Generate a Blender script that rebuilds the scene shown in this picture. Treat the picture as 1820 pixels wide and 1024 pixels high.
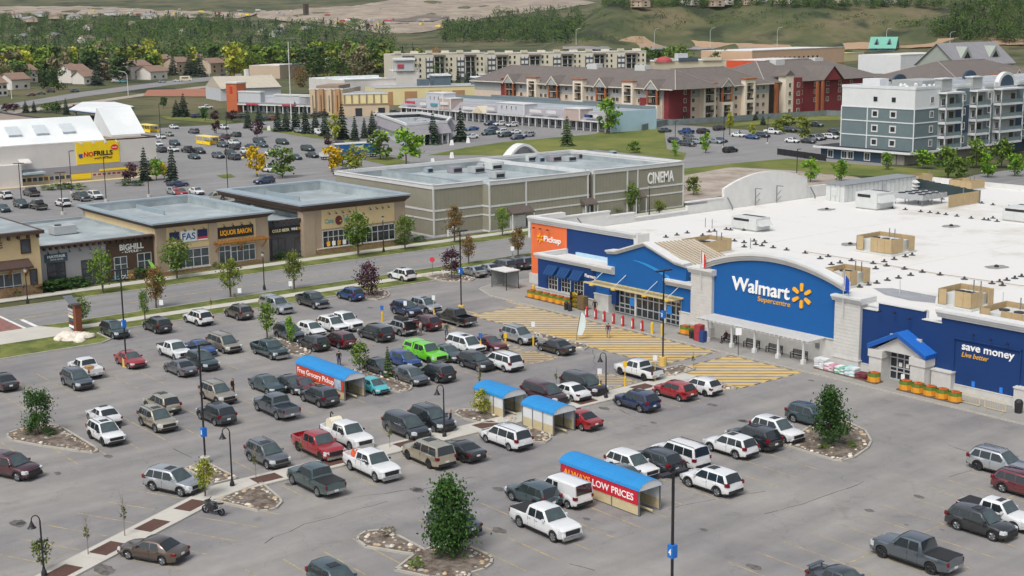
import bpy,math,random
from mathutils import Vector,Matrix
random.seed(7)
S=bpy.context.scene
for o in list(bpy.data.objects):bpy.data.objects.remove(o)
C=S.collection
# ---------------------------------------------------------------- camera
# world axes: X runs along the big store's front (to the right), Y into its depth, Z up, metres
CAM=Vector((95.218,-111.837,35.0));FPX=2427.87
RT=Vector((0.62862327,0.77763284,-0.01095214));UP=Vector((-0.14373623,0.13001047,0.98103882));FW=Vector((-0.7643119,0.61512962,-0.19350162))
cd=bpy.data.cameras.new('camera');cam=bpy.data.objects.new('camera',cd);C.objects.link(cam)
cam.matrix_world=Matrix(((RT.x,UP.x,-FW.x,CAM.x),(RT.y,UP.y,-FW.y,CAM.y),(RT.z,UP.z,-FW.z,CAM.z),(0,0,0,1)))
cd.sensor_fit='HORIZONTAL';cd.sensor_width=36.0;cd.lens=36.0*FPX/1820.0
cd.clip_start=0.5;cd.clip_end=20000
S.camera=cam
# ---------------------------------------------------------------- sky, sun, exposure (overcast daylight)
SUN_EL,SUN_AZ=math.radians(56),math.radians(-68) # azimuth measured from +X towards +Y
w=bpy.data.worlds.new('World');S.world=w;w.use_nodes=True
nt=w.node_tree;bg=nt.nodes['Background']
sky=nt.nodes.new('ShaderNodeTexSky');sky.sky_type='NISHITA';sky.sun_disc=False
sky.sun_elevation=SUN_EL;sky.sun_rotation=math.pi/2-SUN_AZ;sky.air_density=1.0;sky.dust_density=4.0;sky.ozone_density=1.0
hs=nt.nodes.new('ShaderNodeHueSaturation');hs.inputs['Saturation'].default_value=0.40
nt.links.new(sky.outputs[0],hs.inputs['Color']);nt.links.new(hs.outputs[0],bg.inputs[0]);bg.inputs[1].default_value=0.115
sd_=bpy.data.lights.new('sun','SUN');sun=bpy.data.objects.new('sun',sd_);C.objects.link(sun)
sd_.energy=1.5;sd_.angle=math.radians(20);sd_.color=(1.0,0.965,0.91)
sv=Vector((math.cos(SUN_AZ)*math.cos(SUN_EL),math.sin(SUN_AZ)*math.cos(SUN_EL),math.sin(SUN_EL)))
sun.rotation_euler=sv.to_track_quat('Z','Y').to_euler()
S.view_settings.view_transform='Standard';S.view_settings.look='None'
S.view_settings.exposure=0.38;S.view_settings.gamma=1.0
S.render.engine='CYCLES'
# ---------------------------------------------------------------- helpers
def G(px,py,h=0.0):
    d=FW*FPX+RT*(px-910)-UP*(py-512)
    t=(h-CAM.z)/d.z
    return CAM.x+d.x*t,CAM.y+d.y*t
def PX(x,y,z=0.0):
    d=Vector((x,y,z))-CAM;k=d.dot(FW)
    return 910+FPX*d.dot(RT)/k,512-FPX*d.dot(UP)/k
def RAYD(px,py,dist,z0=None):
    """ground point at horizontal distance dist along a pixel column"""
    d=FW*FPX+RT*(px-910)-UP*(py-512);k=dist/math.hypot(d.x,d.y)
    return CAM.x+d.x*k,CAM.y+d.y*k,CAM.z+d.z*k
def lin(h):
    h=h.lstrip('#');r=[]
    for i in(0,2,4):
        c=int(h[i:i+2],16)/255.0;r.append(c/12.92 if c<=.04045 else((c+.055)/1.055)**2.4)
    return tuple(r)
MATS={}
def mat(name,col=None,rough=.75,var=.10,scale=1.2,metal=0.,coat=0.,bump=0.,spec=.5,bscale=None,rnd=0.,emit=0.):
    if name in MATS:return MATS[name]
    if isinstance(col,str):col=lin(col)
    m=bpy.data.materials.new(name);m.use_nodes=True;n=m.node_tree.nodes;l=m.node_tree.links
    b=n['Principled BSDF'];b.inputs['Roughness'].default_value=rough;b.inputs['Metallic'].default_value=metal
    b.inputs['Specular IOR Level'].default_value=spec
    if coat:b.inputs['Coat Weight'].default_value=coat;b.inputs['Coat Roughness'].default_value=.04;b.inputs['Coat IOR'].default_value=2.0
    b.inputs['Base Color'].default_value=(*col,1)
    m.diffuse_color=(*col,1)
    if var or bump or rnd:
        tc=n.new('ShaderNodeTexCoord');nz=n.new('ShaderNodeTexNoise');nz.inputs['Scale'].default_value=scale;nz.inputs['Detail'].default_value=6
        nz.inputs['Roughness'].default_value=.65
        l.new(tc.outputs['Object'],nz.inputs['Vector'])
        mr=n.new('ShaderNodeMapRange');mr.inputs[1].default_value=.3;mr.inputs[2].default_value=.7
        mr.inputs[3].default_value=1-var;mr.inputs[4].default_value=1+var
        l.new(nz.outputs[0],mr.inputs[0]);val=mr.outputs[0]
        if rnd:
            oi=n.new('ShaderNodeObjectInfo');m2=n.new('ShaderNodeMapRange');m2.inputs[3].default_value=1-rnd;m2.inputs[4].default_value=1+rnd
            l.new(oi.outputs['Random'],m2.inputs[0]);mm=n.new('ShaderNodeMath');mm.operation='MULTIPLY'
            l.new(val,mm.inputs[0]);l.new(m2.outputs[0],mm.inputs[1]);val=mm.outputs[0]
        vm=n.new('ShaderNodeVectorMath');vm.operation='SCALE';vm.inputs[0].default_value=col;l.new(val,vm.inputs['Scale'])
        l.new(vm.outputs[0],b.inputs['Base Color'])
        if bump:
            nb=n.new('ShaderNodeTexNoise');nb.inputs['Scale'].default_value=bscale or scale*8;nb.inputs['Detail'].default_value=4
            l.new(tc.outputs['Object'],nb.inputs['Vector'])
            bp=n.new('ShaderNodeBump');bp.inputs['Strength'].default_value=bump;bp.inputs['Distance'].default_value=.05
            l.new(nb.outputs[0],bp.inputs['Height']);l.new(bp.outputs[0],b.inputs['Normal'])
    if emit:b.inputs['Emission Color'].default_value=(*col,1);b.inputs['Emission Strength'].default_value=emit
    MATS[name]=m;return m
class MB:
    def __init__(s):s.v=[];s.f=[];s.m=[]
    def poly(s,pts,mi=0):
        k=len(s.v);s.v+=[tuple(p)for p in pts];s.f.append(tuple(range(k,k+len(pts))));s.m.append(mi);return s
    def box(s,x0,x1,y0,y1,z0,z1,mi=0,bottom=True):
        k=len(s.v);s.v+=[(x0,y0,z0),(x1,y0,z0),(x1,y1,z0),(x0,y1,z0),(x0,y0,z1),(x1,y0,z1),(x1,y1,z1),(x0,y1,z1)]
        fs=[(4,5,6,7),(0,1,5,4),(1,2,6,5),(2,3,7,6),(3,0,4,7)]
        if bottom:fs.append((3,2,1,0))
        for q in fs:s.f.append(tuple(k+i for i in q));s.m.append(mi)
        return s
    def prism(s,pl,z0,z1,mi=0,bottom=False,top=True,mt=None):
        n=len(pl);a=sum(pl[i][0]*pl[(i+1)%n][1]-pl[(i+1)%n][0]*pl[i][1]for i in range(n))
        if a<0:pl=pl[::-1]
        k=len(s.v);s.v+=[(x,y,z0)for x,y in pl]+[(x,y,z1)for x,y in pl]
        for i in range(n):j=(i+1)%n;s.f.append((k+i,k+j,k+n+j,k+n+i));s.m.append(mi)
        if top:s.f.append(tuple(range(k+n,k+2*n)));s.m.append(mi if mt is None else mt)
        if bottom:s.f.append(tuple(range(k+n-1,k-1,-1)));s.m.append(mi)
        return s
    def ext(s,pts,vec,mi=0):
        """closed polygon in 3D extruded along vec"""
        n=len(pts);k=len(s.v);vec=Vector(vec);P=[Vector(p)for p in pts]
        s.v+=[tuple(p)for p in P]+[tuple(p+vec)for p in P]
        s.f.append(tuple(range(k+n-1,k-1,-1)));s.f.append(tuple(range(k+n,k+2*n)));s.m+=[mi,mi]
        for i in range(n):j=(i+1)%n;s.f.append((k+i,k+j,k+n+j,k+n+i));s.m.append(mi)
        return s
    def bar(s,a,b,w,h=None,mi=0):
        a=Vector(a);b=Vector(b);d=(b-a).normalized();h=h or w
        r=d.cross(Vector((0,0,1)))
        if r.length<.01:r=Vector((1,0,0))
        r.normalize();u=r.cross(d);r=r*w/2;u=u*h/2
        return s.ext([a-r-u,a+r-u,a+r+u,a-r+u],b-a,mi)
    def cyl(s,a,b,r0,r1=None,n=8,mi=0,cap=True):
        r1=r0 if r1 is None else r1
        a=Vector(a);b=Vector(b);d=(b-a).normalized();t=Vector((1,0,0))if abs(d.x)<.8 else Vector((0,1,0))
        u=d.cross(t).normalized();v=d.cross(u);k=len(s.v)
        for p,r in((a,r0),(b,r1)):
            for i in range(n):
                q=2*math.pi*i/n;s.v.append(tuple(p+(u*math.cos(q)+v*math.sin(q))*r))
        for i in range(n):j=(i+1)%n;s.f.append((k+i,k+n+i,k+n+j,k+j));s.m.append(mi)
        if cap:s.f.append(tuple(range(k,k+n)));s.f.append(tuple(range(k+2*n-1,k+n-1,-1)));s.m+=[mi,mi]
        return s
    def tube(s,pts,r,n=6,mi=0):
        for a,b in zip(pts,pts[1:]):s.cyl(a,b,r,r,n,mi)
        return s
    def lathe(s,prof,n=12,o=(0,0,0),mi=0):
        k=len(s.v)
        for r,z in prof:
            for i in range(n):q=2*math.pi*i/n;s.v.append((o[0]+r*math.cos(q),o[1]+r*math.sin(q),o[2]+z))
        for a in range(len(prof)-1):
            for i in range(n):j=(i+1)%n;s.f.append((k+a*n+i,k+a*n+j,k+a*n+n+j,k+a*n+n+i));s.m.append(mi)
        return s
    def mesh(s,name,mats,smooth=None):
        me=bpy.data.meshes.new(name);me.from_pydata(s.v,[],s.f)
        for q in(mats if isinstance(mats,(list,tuple))else[mats]):me.materials.append(q)
        if any(s.m):me.polygons.foreach_set('material_index',s.m)
        if smooth:
            me.polygons.foreach_set('use_smooth',[True]*len(me.polygons));me.set_sharp_from_angle(angle=math.radians(smooth))
        me.update();return me
def tag(o,label=None,cat=None,group=None,kind=None):
    if label:o['label']=label
    if cat:o['category']=cat
    if group:o['group']=group
    if kind:o['kind']=kind
    return o
def thing(name,label,cat,loc=(0,0,0),rz=0.,group=None):
    o=bpy.data.objects.new(name,None);C.objects.link(o);o.empty_display_size=.3
    o.location=loc;o.rotation_euler=(0,0,rz)
    return tag(o,label,cat,group)
def obj(name,me,parent=None,loc=(0,0,0),rz=0.,sc=None):
    o=bpy.data.objects.new(name,me);C.objects.link(o);o.location=loc
    if rz:o.rotation_euler=(0,0,rz)
    if sc:o.scale=sc
    if parent is not None:o.parent=parent
    return o
def part(parent,name,mb,mats,smooth=None,world=True):
    """part in world axes under an unrotated parent: vertices are moved into the parent's frame"""
    if world and parent is not None:
        p=parent;L=Vector((0,0,0))
        while p is not None:L+=p.location;p=p.parent
        mb.v=[(a-L.x,b-L.y,c-L.z)for a,b,c in mb.v]
    return obj(name,mb.mesh(name,mats,smooth),parent)
def one(name,mb,mats,label,cat,group=None,smooth=None,loc=(0,0,0),rz=0.):
    return tag(obj(name,mb.mesh(name,mats,smooth),None,loc,rz),label,cat,group)
def struct(name,mb,mats,kind='structure'):
    return tag(obj(name,mb.mesh(name,mats)),kind=kind)
def copy_tree(o,parent=None):
    c=o.copy();C.objects.link(c);c.parent=parent
    for ch in o.children:copy_tree(ch,c)
    return c
TS=bpy.data.scenes.new('scratch')
def TMP(t):
    """evaluated mesh of an object, worked out in an empty scratch scene (quick)"""
    TS.collection.objects.link(t);vl=TS.view_layers[0];vl.update();return bpy.data.meshes.new_from_object(t.evaluated_get(vl.depsgraph))
def text(parent,name,s,face,x,y,z,size,m,width=None,bold=.0,ext=.05,italic=0.,align='LEFT'):
    """lettering; face 'Y-' reads along +X on a wall facing -Y, 'X+' reads along +Y on a wall facing +X. (x,y,z)= lower left, size = cap height"""
    cu=bpy.data.curves.new(name,'FONT');cu.body=s;cu.size=size/.72;cu.extrude=ext/2;cu.offset=bold;cu.shear=italic;cu.align_x=align
    cu.resolution_u=3
    t=bpy.data.objects.new('tmp',cu);me=TMP(t)
    bpy.data.objects.remove(t);bpy.data.curves.remove(cu)
    me.name=name;me.materials.clear();me.materials.append(m)
    if width:
        xs=[v.co.x for v in me.vertices];k=width/(max(xs)-min(xs));x0=min(xs)
        for v in me.vertices:v.co.x=(v.co.x-x0)*k
    o=obj(name,me,parent)
    p=parent;L=Vector((0,0,0))
    while p is not None:L+=p.location;p=p.parent
    o.location=Vector((x,y,z))-L
    o.rotation_euler=(math.pi/2,0,0)if face=='Y-' else(math.pi/2,0,math.pi/2)
    return o
WIN={}
def window(parent,face,a,z,plane,w_,h_,nx,ny,frame,pane,fw=.09,mun=.05,name='window',proud=.05):
    """framed window centred at (a, z) on a wall plane; frame mesh with a pane sub-part, shared between alike windows"""
    key=(face,round(w_,2),round(h_,2),nx,ny,frame.name,fw)
    if key not in WIN:
        f=MB();p=MB();W,Hh=w_/2,h_/2
        def bx(b,u0,u1,v0,v1,q0,q1):
            if face=='Y-':b.box(u0,u1,-q1,-q0,v0,v1)
            else:b.box(q0,q1,u0,u1,v0,v1)
        bx(f,-W,W,Hh-fw,Hh,0,proud+.03);bx(f,-W,W,-Hh,-Hh+fw,0,proud+.05)
        bx(f,-W,-W+fw,-Hh+fw,Hh-fw,0,proud+.03);bx(f,W-fw,W,-Hh+fw,Hh-fw,0,proud+.03)
        iw,ih=w_-2*fw,h_-2*fw
        for i in range(1,nx):u=-W+fw+iw*i/nx;bx(f,u-mun/2,u+mun/2,-Hh+fw,Hh-fw,.01,proud+.015)
        for j in range(1,ny):v=-Hh+fw+ih*j/ny;bx(f,-W+fw,W-fw,v-mun/2,v+mun/2,.01,proud+.01)
        bx(p,-W+fw,W-fw,-Hh+fw,Hh-fw,.002,proud-.02)
        WIN[key]=(f.mesh('window_frame',frame),p.mesh('pane',pane))
    fm,pm=WIN[key];p=parent;L=Vector((0,0,0))
    while p is not None:L+=p.location;p=p.parent
    pos=(a,plane,z)if face=='Y-' else(plane,a,z)
    o=obj(name,fm,parent,Vector(pos)-L);c=obj('pane',pm,o)
    if pm.materials[0]!=pane:c.material_slots[0].link='OBJECT';c.material_slots[0].material=pane
    return o
# shared materials
white=mat('white_stucco','#cfcfcc',.85,.06,.8,bump=.15)
trim=mat('white_trim','#cfd0cf',.65,.06,.6)
dglass=mat('dark_glass',(.018,.024,.03),.08,.25,.4,spec=.8)
glass=mat('window_glass',(.05,.065,.08),.06,.35,.5,spec=.8)
metal_d=mat('black_metal',(.018,.018,.022),.45,.15,3)
steel=mat('galvanised_steel','#8d9296',.42,.12,2,metal=.7)
conc=mat('concrete','#b9b5ab',.9,.10,.5,bump=.2)
yellow=mat('safety_yellow','#e0b52a',.55,.08,2)
black=mat('black_rubber',(.012,.012,.013),.8,.2,5)

# ================================================================ terrain
def lerp(a,b,t):return a+(b-a)*t
def sm(t):t=max(0.,min(1.,t));return t*t*(3-2*t)
def camxy(x,y):
    d=Vector((x-CAM.x,y-CAM.y,0));f=Vector((FW.x,FW.y,0)).normalized();r=Vector((f.y,-f.x,0))
    return d.dot(r),d.dot(f)
FH=Vector((FW.x,FW.y,0)).normalized();RH=Vector((FH.y,-FH.x,0))
def fromcam(xc,yc):return CAM.x+RH.x*xc+FH.x*yc,CAM.y+RH.y*xc+FH.y*yc
def hz(xc,yc):
    """terrain height: flat town, a bluff on the right, land rising gently far away"""
    if yc<900:return 0.
    lat=xc/yc*FPX+910
    far=150*sm((yc-1500)/3300)
    r=sm((lat-945-(yc-1400)*.10)/150)
    n=math.sin(xc*.013+yc*.004)*5+math.sin(xc*.031-yc*.017)*2.5+math.sin(xc*.07+yc*.05)*1.2
    hill=(56+n)*sm((yc-1180-n*9)/330)*r
    hill+=r*18*sm((yc-1650)/900)
    left=(3+n*.4)*sm((yc-1500)/500)*(1-r)
    return max(hill,0)+left+far*(1-.55*r)
ter=MB();rows=[-400,-150,0,150,300,500,700,850]+list(range(950,2200,50))+list(range(2200,5200,200))+[6000,7500]
NC=120
for yc in rows:
    wd=max(700,abs(yc)*1.1)
    for i in range(NC+1):
        xc=(i/NC*2-1)*wd;x,y=fromcam(xc,yc);ter.v.append((x,y,hz(xc,yc)-.08))
for a in range(len(rows)-1):
    for i in range(NC):k=a*(NC+1)+i;ter.f.append((k,k+1,k+NC+2,k+NC+1));ter.m.append(0)
def terrain_mat():
    m=bpy.data.materials.new('grassland');m.use_nodes=True;n=m.node_tree.nodes;l=m.node_tree.links;b=n['Principled BSDF']
    b.inputs['Roughness'].default_value=.95;b.inputs['Specular IOR Level'].default_value=.2
    tc=n.new('ShaderNodeTexCoord')
    def nz(s,d=6):
        q=n.new('ShaderNodeTexNoise');q.inputs['Scale'].default_value=s;q.inputs['Detail'].default_value=d;q.inputs['Roughness'].default_value=.6;l.new(tc.outputs['Object'],q.inputs[0]);return q.outputs[0]
    r=n.new('ShaderNodeValToRGB');e=r.color_ramp.elements
    e[0].position=.34;e[0].color=(.05,.066,.03,1);e[1].position=.64;e[1].color=(.15,.125,.072,1)
    k=e.new(.46);k.color=(.078,.09,.04,1);k=e.new(.55);k.color=(.118,.113,.056,1)
    l.new(nz(.011,8),r.inputs[0])
    r2=n.new('ShaderNodeValToRGB');r2.color_ramp.elements[0].position=.52;r2.color_ramp.elements[1].position=.62
    l.new(nz(.018,5),r2.inputs[0])
    mx=n.new('ShaderNodeMix');mx.data_type='RGBA';l.new(r2.outputs[0],mx.inputs[0]);l.new(r.outputs[0],mx.inputs[6]);mx.inputs[7].default_value=(.034,.045,.024,1)
    mr=n.new('ShaderNodeMapRange');mr.inputs[3].default_value=.7;mr.inputs[4].default_value=1.3;l.new(nz(.12,8),mr.inputs[0])
    vm=n.new('ShaderNodeVectorMath');vm.operation='SCALE';l.new(mx.outputs[2],vm.inputs[0]);l.new(mr.outputs[0],vm.inputs['Scale'])
    l.new(vm.outputs[0],b.inputs['Base Color']);return m
grassland=terrain_mat()
t_=struct('terrain',ter,grassland);t_.data.polygons.foreach_set('use_smooth',[True]*len(t_.data.polygons))
# ---------------------------------------------------------------- ground materials
def asphalt_mat(name,c0,c1):
    m=bpy.data.materials.new(name);m.use_nodes=True;n=m.node_tree.nodes;l=m.node_tree.links;b=n['Principled BSDF']
    b.inputs['Roughness'].default_value=.88;b.inputs['Specular IOR Level'].default_value=.35
    tc=n.new('ShaderNodeTexCoord')
    def nz(s,d=5,rg=.6,dist=0.):
        q=n.new('ShaderNodeTexNoise');q.inputs['Scale'].default_value=s;q.inputs['Detail'].default_value=d;q.inputs['Roughness'].default_value=rg
        q.inputs['Distortion'].default_value=dist;l.new(tc.outputs['Object'],q.inputs[0]);return q.outputs[0]
    def rng(v,a,b_,c,d):
        q=n.new('ShaderNodeMapRange');q.inputs[1].default_value=a;q.inputs[2].default_value=b_;q.inputs[3].default_value=c;q.inputs[4].default_value=d
        l.new(v,q.inputs[0]);return q.outputs[0]
    def mul(a,b_):
        q=n.new('ShaderNodeMath');q.operation='MULTIPLY';l.new(a,q.inputs[0]);l.new(b_,q.inputs[1]);return q.outputs[0]
    mx=n.new('ShaderNodeMix');mx.data_type='RGBA';mx.inputs[6].default_value=(*lin(c0),1);mx.inputs[7].default_value=(*lin(c1),1)
    l.new(rng(nz(.07,4),.35,.65,0,1),mx.inputs[0])
    # streaks of wear running with the aisles, speckle, oil spots, fine cracks
    mp=n.new('ShaderNodeMapping');mp.inputs['Scale'].default_value=(.55,.05,1);l.new(tc.outputs['Object'],mp.inputs[0])
    st=n.new('ShaderNodeTexNoise');st.inputs['Scale'].default_value=1.;st.inputs['Detail'].default_value=5;l.new(mp.outputs[0],st.inputs[0])
    v=mul(rng(st.outputs[0],.3,.7,.87,1.10),rng(nz(9.,3),.25,.75,.91,1.08))
    v=mul(v,rng(nz(.8,6,.7),.3,.7,.93,1.06))
    v=mul(v,rng(nz(.33,3),.62,.76,1.,.78))
    vo=n.new('ShaderNodeTexVoronoi');vo.feature='DISTANCE_TO_EDGE';vo.inputs['Scale'].default_value=.11
    mp2=n.new('ShaderNodeVectorMath');mp2.operation='ADD';nn=n.new('ShaderNodeTexNoise');nn.inputs['Scale'].default_value=.35;nn.inputs['Detail'].default_value=6;l.new(tc.outputs['Object'],nn.inputs[0])
    sc=n.new('ShaderNodeVectorMath');sc.operation='SCALE';sc.inputs['Scale'].default_value=6.;l.new(nn.outputs[1],sc.inputs[0])
    l.new(tc.outputs['Object'],mp2.inputs[0]);l.new(sc.outputs[0],mp2.inputs[1]);l.new(mp2.outputs[0],vo.inputs[0])
    v=mul(v,rng(vo.outputs[0],.0,.008,.84,1.))
    vm=n.new('ShaderNodeVectorMath');vm.operation='SCALE';l.new(mx.outputs[2],vm.inputs[0]);l.new(v,vm.inputs['Scale']);l.new(vm.outputs[0],b.inputs['Base Color'])
    bp=n.new('ShaderNodeBump');bp.inputs['Strength'].default_value=.25;bp.inputs['Distance'].default_value=.02;l.new(nz(14.,3),bp.inputs['Height']);l.new(bp.outputs[0],b.inputs['Normal'])
    return m
asph=asphalt_mat('aged_asphalt','#7b797b','#928f8b')
asph2=asphalt_mat('road_asphalt','#807f80','#898887')
def blend_mat(name,ca,cb,scale,rough=.95,bump=.4,bs=20,a=.4,b_=.6):
    m=bpy.data.materials.new(name);m.use_nodes=True;n=m.node_tree.nodes;l=m.node_tree.links;b=n['Principled BSDF'];b.inputs['Roughness'].default_value=rough
    b.inputs['Specular IOR Level'].default_value=.25
    tc=n.new('ShaderNodeTexCoord');q=n.new('ShaderNodeTexNoise');q.inputs['Scale'].default_value=scale;q.inputs['Detail'].default_value=8;q.inputs['Roughness'].default_value=.7;l.new(tc.outputs['Object'],q.inputs[0])
    r=n.new('ShaderNodeValToRGB');r.color_ramp.elements[0].position=a;r.color_ramp.elements[1].position=b_
    r.color_ramp.elements[0].color=(*lin(ca),1);r.color_ramp.elements[1].color=(*lin(cb),1);l.new(q.outputs[0],r.inputs[0]);l.new(r.outputs[0],b.inputs['Base Color'])
    q2=n.new('ShaderNodeTexNoise');q2.inputs['Scale'].default_value=bs;q2.inputs['Detail'].default_value=4;l.new(tc.outputs['Object'],q2.inputs[0])
    bp=n.new('ShaderNodeBump');bp.inputs['Strength'].default_value=bump;bp.inputs['Distance'].default_value=.08;l.new(q2.outputs[0],bp.inputs['Height']);l.new(bp.outputs[0],b.inputs['Normal'])
    return m
lawn=blend_mat('lawn','#4d5a2c','#757a42',.35,bs=12)
lawn_far=blend_mat('lawn_far','#56632f','#77793f',.06,bs=2)
dirt=blend_mat('gravel_lot','#8f8478','#aca298',.16,bs=3)
earth=blend_mat('bare_earth','#85796c','#a39788',.02,bs=.1)
mulch=blend_mat('mulch','#574d45','#83796f',1.6,bs=14)
side=mat('sidewalk_concrete','#bab7ae',.9,.07,.5,bump=.15)
kerbm=mat('kerb_concrete','#aaa69c',.9,.12,1.5,bump=.15)
linem=blend_mat('worn_yellow_paint','#838078','#b3a271',1.3,bump=0,a=.40,b_=.60)
hatchm=blend_mat('yellow_paint','#a4977a','#cdae68',.9,bump=0,a=.28,b_=.5)
whitem=blend_mat('worn_white_paint','#9a9a98','#dcdcd8',1.2,bump=0,a=.35,b_=.5)
darkm=blend_mat('sealed_crack','#4c4a49','#5c5a59',2.,bump=0)
def sheet(name,pts,z,m,thick=0.):
    b=MB();b.prism(pts,z-thick if thick else z-.003,z);return struct(name,b,m)
def rect(x0,x1,y0,y1):return[(x0,y0),(x1,y0),(x1,y1),(x0,y1)]
def pxs(pts):return[G(*p)for p in pts]
# ---------------------------------------------------------------- lots, road, walks
sheet('parking_lot',[(-54,-150),(170,-150),(170,-1.5),(-37,-1.5),(-37,110),(-54,110)],0.0,asph,.05)
sheet('road',rect(-75.4,-62,-190,130),.004,asph2,.05)
sheet('parking_lot',[(-340,-170),(-84,-170),(-84,84),(-100,84),(-100,215),(-340,215)],-.006,asph2,.05)
sheet('lane',[(-60,108),(-60,126),(-200,126),(-205,108)],.006,asph2)
sheet('boulevard',rect(-62,-54.15,-56.5,100),.10,lawn,.15)
sheet('boulevard',[(-62,-66),(-62,-170),(-49,-170),(-49,-54.5),(-50.2,-53.2),(-54.15,-53.2),(-54.15,-57),(-57.3,-57),(-57.3,-63.5),(-59,-66)],.10,lawn,.15)
sheet('boulevard',rect(-82.5,-75.4,-46,108),.10,lawn,.15)
sheet('sidewalk',rect(-59.2,-57.3,-57,100),.115,side,.1)
sheet('sidewalk',rect(-59.2,-57.3,-150,-64),.115,side,.1)
sheet('sidewalk',[(-62,-56.8),(-57.3,-54),(-55.5,-57),(-55.5,-64),(-57.5,-64),(-62,-63)],.118,side,.1)
sheet('sidewalk',rect(-81.4,-79.2,-160,108),.115,side,.1)
def kerb(pts,closed=True,z=.14,wd=.17,name='kerb',m=None):
    b=MB();n=len(pts)
    for i in range(n if closed else n-1):
        a,c=pts[i],pts[(i+1)%n];b.bar((a[0],a[1],z/2-.02),(c[0],c[1],z/2-.02),wd,z+.04)
        b.cyl((c[0],c[1],-.02),(c[0],c[1],z),wd/2,wd/2,8)
    return struct(name,b,m or kerbm)
kerb([(-54,-52.9),(-54,100)],False);kerb([(-48.9,-170),(-48.9,-54.6),(-50,-53.1),(-54,-53)],False)
kerb([(-62,-150),(-62,-64)],False);kerb([(-62,-56),(-62,100)],False)
kerb([(-75.4,-150),(-75.4,108)],False,z=.12)
# store front walk with control joints
fw_=MB();x=-37.2
while x<75:
    fw_.box(x,min(x+2.985,75),-6.1,-1.2,-.05,.14);x+=3
struct('sidewalk',fw_,mat('grey_front_walk','#918f8b',.9,.10,.4,bump=.15));kerb([(-37.3,-6.15),(76,-6.15)],False,z=.135)
# shelter plaza beside the store
pl=[(-46.5,-1.5),(-45.2,-4.4),(-41,-6.0),(-37.1,-6.1),(-37.1,6),(-46.5,6)]
sheet('sidewalk',pl,.13,mat('grey_front_walk'),.15);kerb(pl[:4],False)
# crosswalk of red pavers at the junction
sheet('crosswalk',[(-74.6,-61.8),(-61.2,-61.8),(-61.2,-58.6),(-74.6,-58.6)],.010,blend_mat('red_pavers','#7d5a56','#936c66',1.5,bs=8))
for y in(-58.5,-62.15):sheet('crosswalk_stripe',rect(-74.8,-60.5,y,y+.35),.013,whitem)
for y0,y1 in((-57.6,-48),(-44,110)):sheet('centre_line',rect(-68.35,-68.05,y0,y1),.010,linem)
sheet('stop_line',rect(-67.6,-62.4,-57.2,-56.7),.010,whitem)
# ---------------------------------------------------------------- hatching before the doors
def hatch(x0,x1,y0,y1,step,name='crosswalk_hatching',ang=0.84,wd=.17):
    b=MB();z=.005
    for r in(rect(x0,x1,y0,y0+.15),rect(x0,x1,y1-.15,y1),rect(x0,x0+.15,y0,y1),rect(x1-.15,x1,y0,y1)):b.poly([(p[0],p[1],z)for p in r])
    # stripes run obliquely (parallel to the picture's horizontals), clipped to the rectangle
    dx,dy=math.cos(ang),math.sin(ang);nx,ny=-dy,dx
    cs=[px*nx+py*ny for px in(x0,x1)for py in(y0,y1)];c=min(cs)+step/2
    def clip(c):
        ts=[]
        for(ax,lo,hi,d,n_)in((0,x0,x1,dx,nx),(1,y0,y1,dy,ny)):
            o=c*n_;a,b_=(lo-o)/d,(hi-o)/d;ts.append((min(a,b_),max(a,b_)))
        t0=max(t[0]for t in ts);t1=min(t[1]for t in ts);return(t0,t1)if t1>t0 else None
    while c<max(cs):
        A,B=clip(c-wd/2),clip(c+wd/2)
        if A and B:
            P=lambda q,t:(q*nx+t*dx,q*ny+t*dy,z)
            b.poly([P(c-wd/2,A[0]),P(c-wd/2,A[1]),P(c+wd/2,B[1]),P(c+wd/2,B[0])])
        c+=step
    return struct(name,b,hatchm)
hatch(-33.3,-1.0,-15.1,-6.45,1.12,wd=.6);hatch(.9,10.4,-15.6,-6.45,1.12,wd=.6)
sheet('painted_border',rect(-37.5,-33.4,-13.9,-13.7),.005,hatchm);sheet('painted_border',rect(-36.6,-33.4,-6.7,-6.5),.005,hatchm)
hatch(-14.6,-10.2,-24.6,-20.8,.9,'bay_hatching');hatch(-21.5,-15.6,-23.2,-20.9,.9,'bay_hatching');hatch(-2.3,2.2,-25.2,-21.2,.9,'bay_hatching');hatch(-33.5,-28.4,-22.1,-20.4,.9,'bay_hatching')
# ---------------------------------------------------------------- stall lines
def stalls(x0,x1,y0,y1,step,mid=None):
    y=y0
    b=MB();k=0
    while y<y1+.01:
        jx=random.uniform(-.15,.15)
        b.poly([(x0+jx,y-.055,.005),(x1+jx,y-.055,.005),(x1+jx,y+.055,.005),(x0+jx,y+.055,.005)]);y+=step
    if mid is not None:b.poly([(mid-.06,y0,.0055),(mid+.06,y0,.0055),(mid+.06,y1,.0055),(mid-.06,y1,.0055)])
    struct('stall_lines',b,linem)
stalls(-40.5,-28.2,-120,-21,2.75);stalls(-21.8,-9.2,-95,-24,2.75);stalls(-2.6,2.6,-63,-26,2.75);stalls(5.4,11,-63,-17,2.75)
stalls(19,31,-95,-23,2.75);stalls(38.5,49.2,-95,-12,2.75,mid=43.6);stalls(-54,-49.2,-50,-15,2.75);stalls(-54,-49.5,-2,40,2.75)
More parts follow.
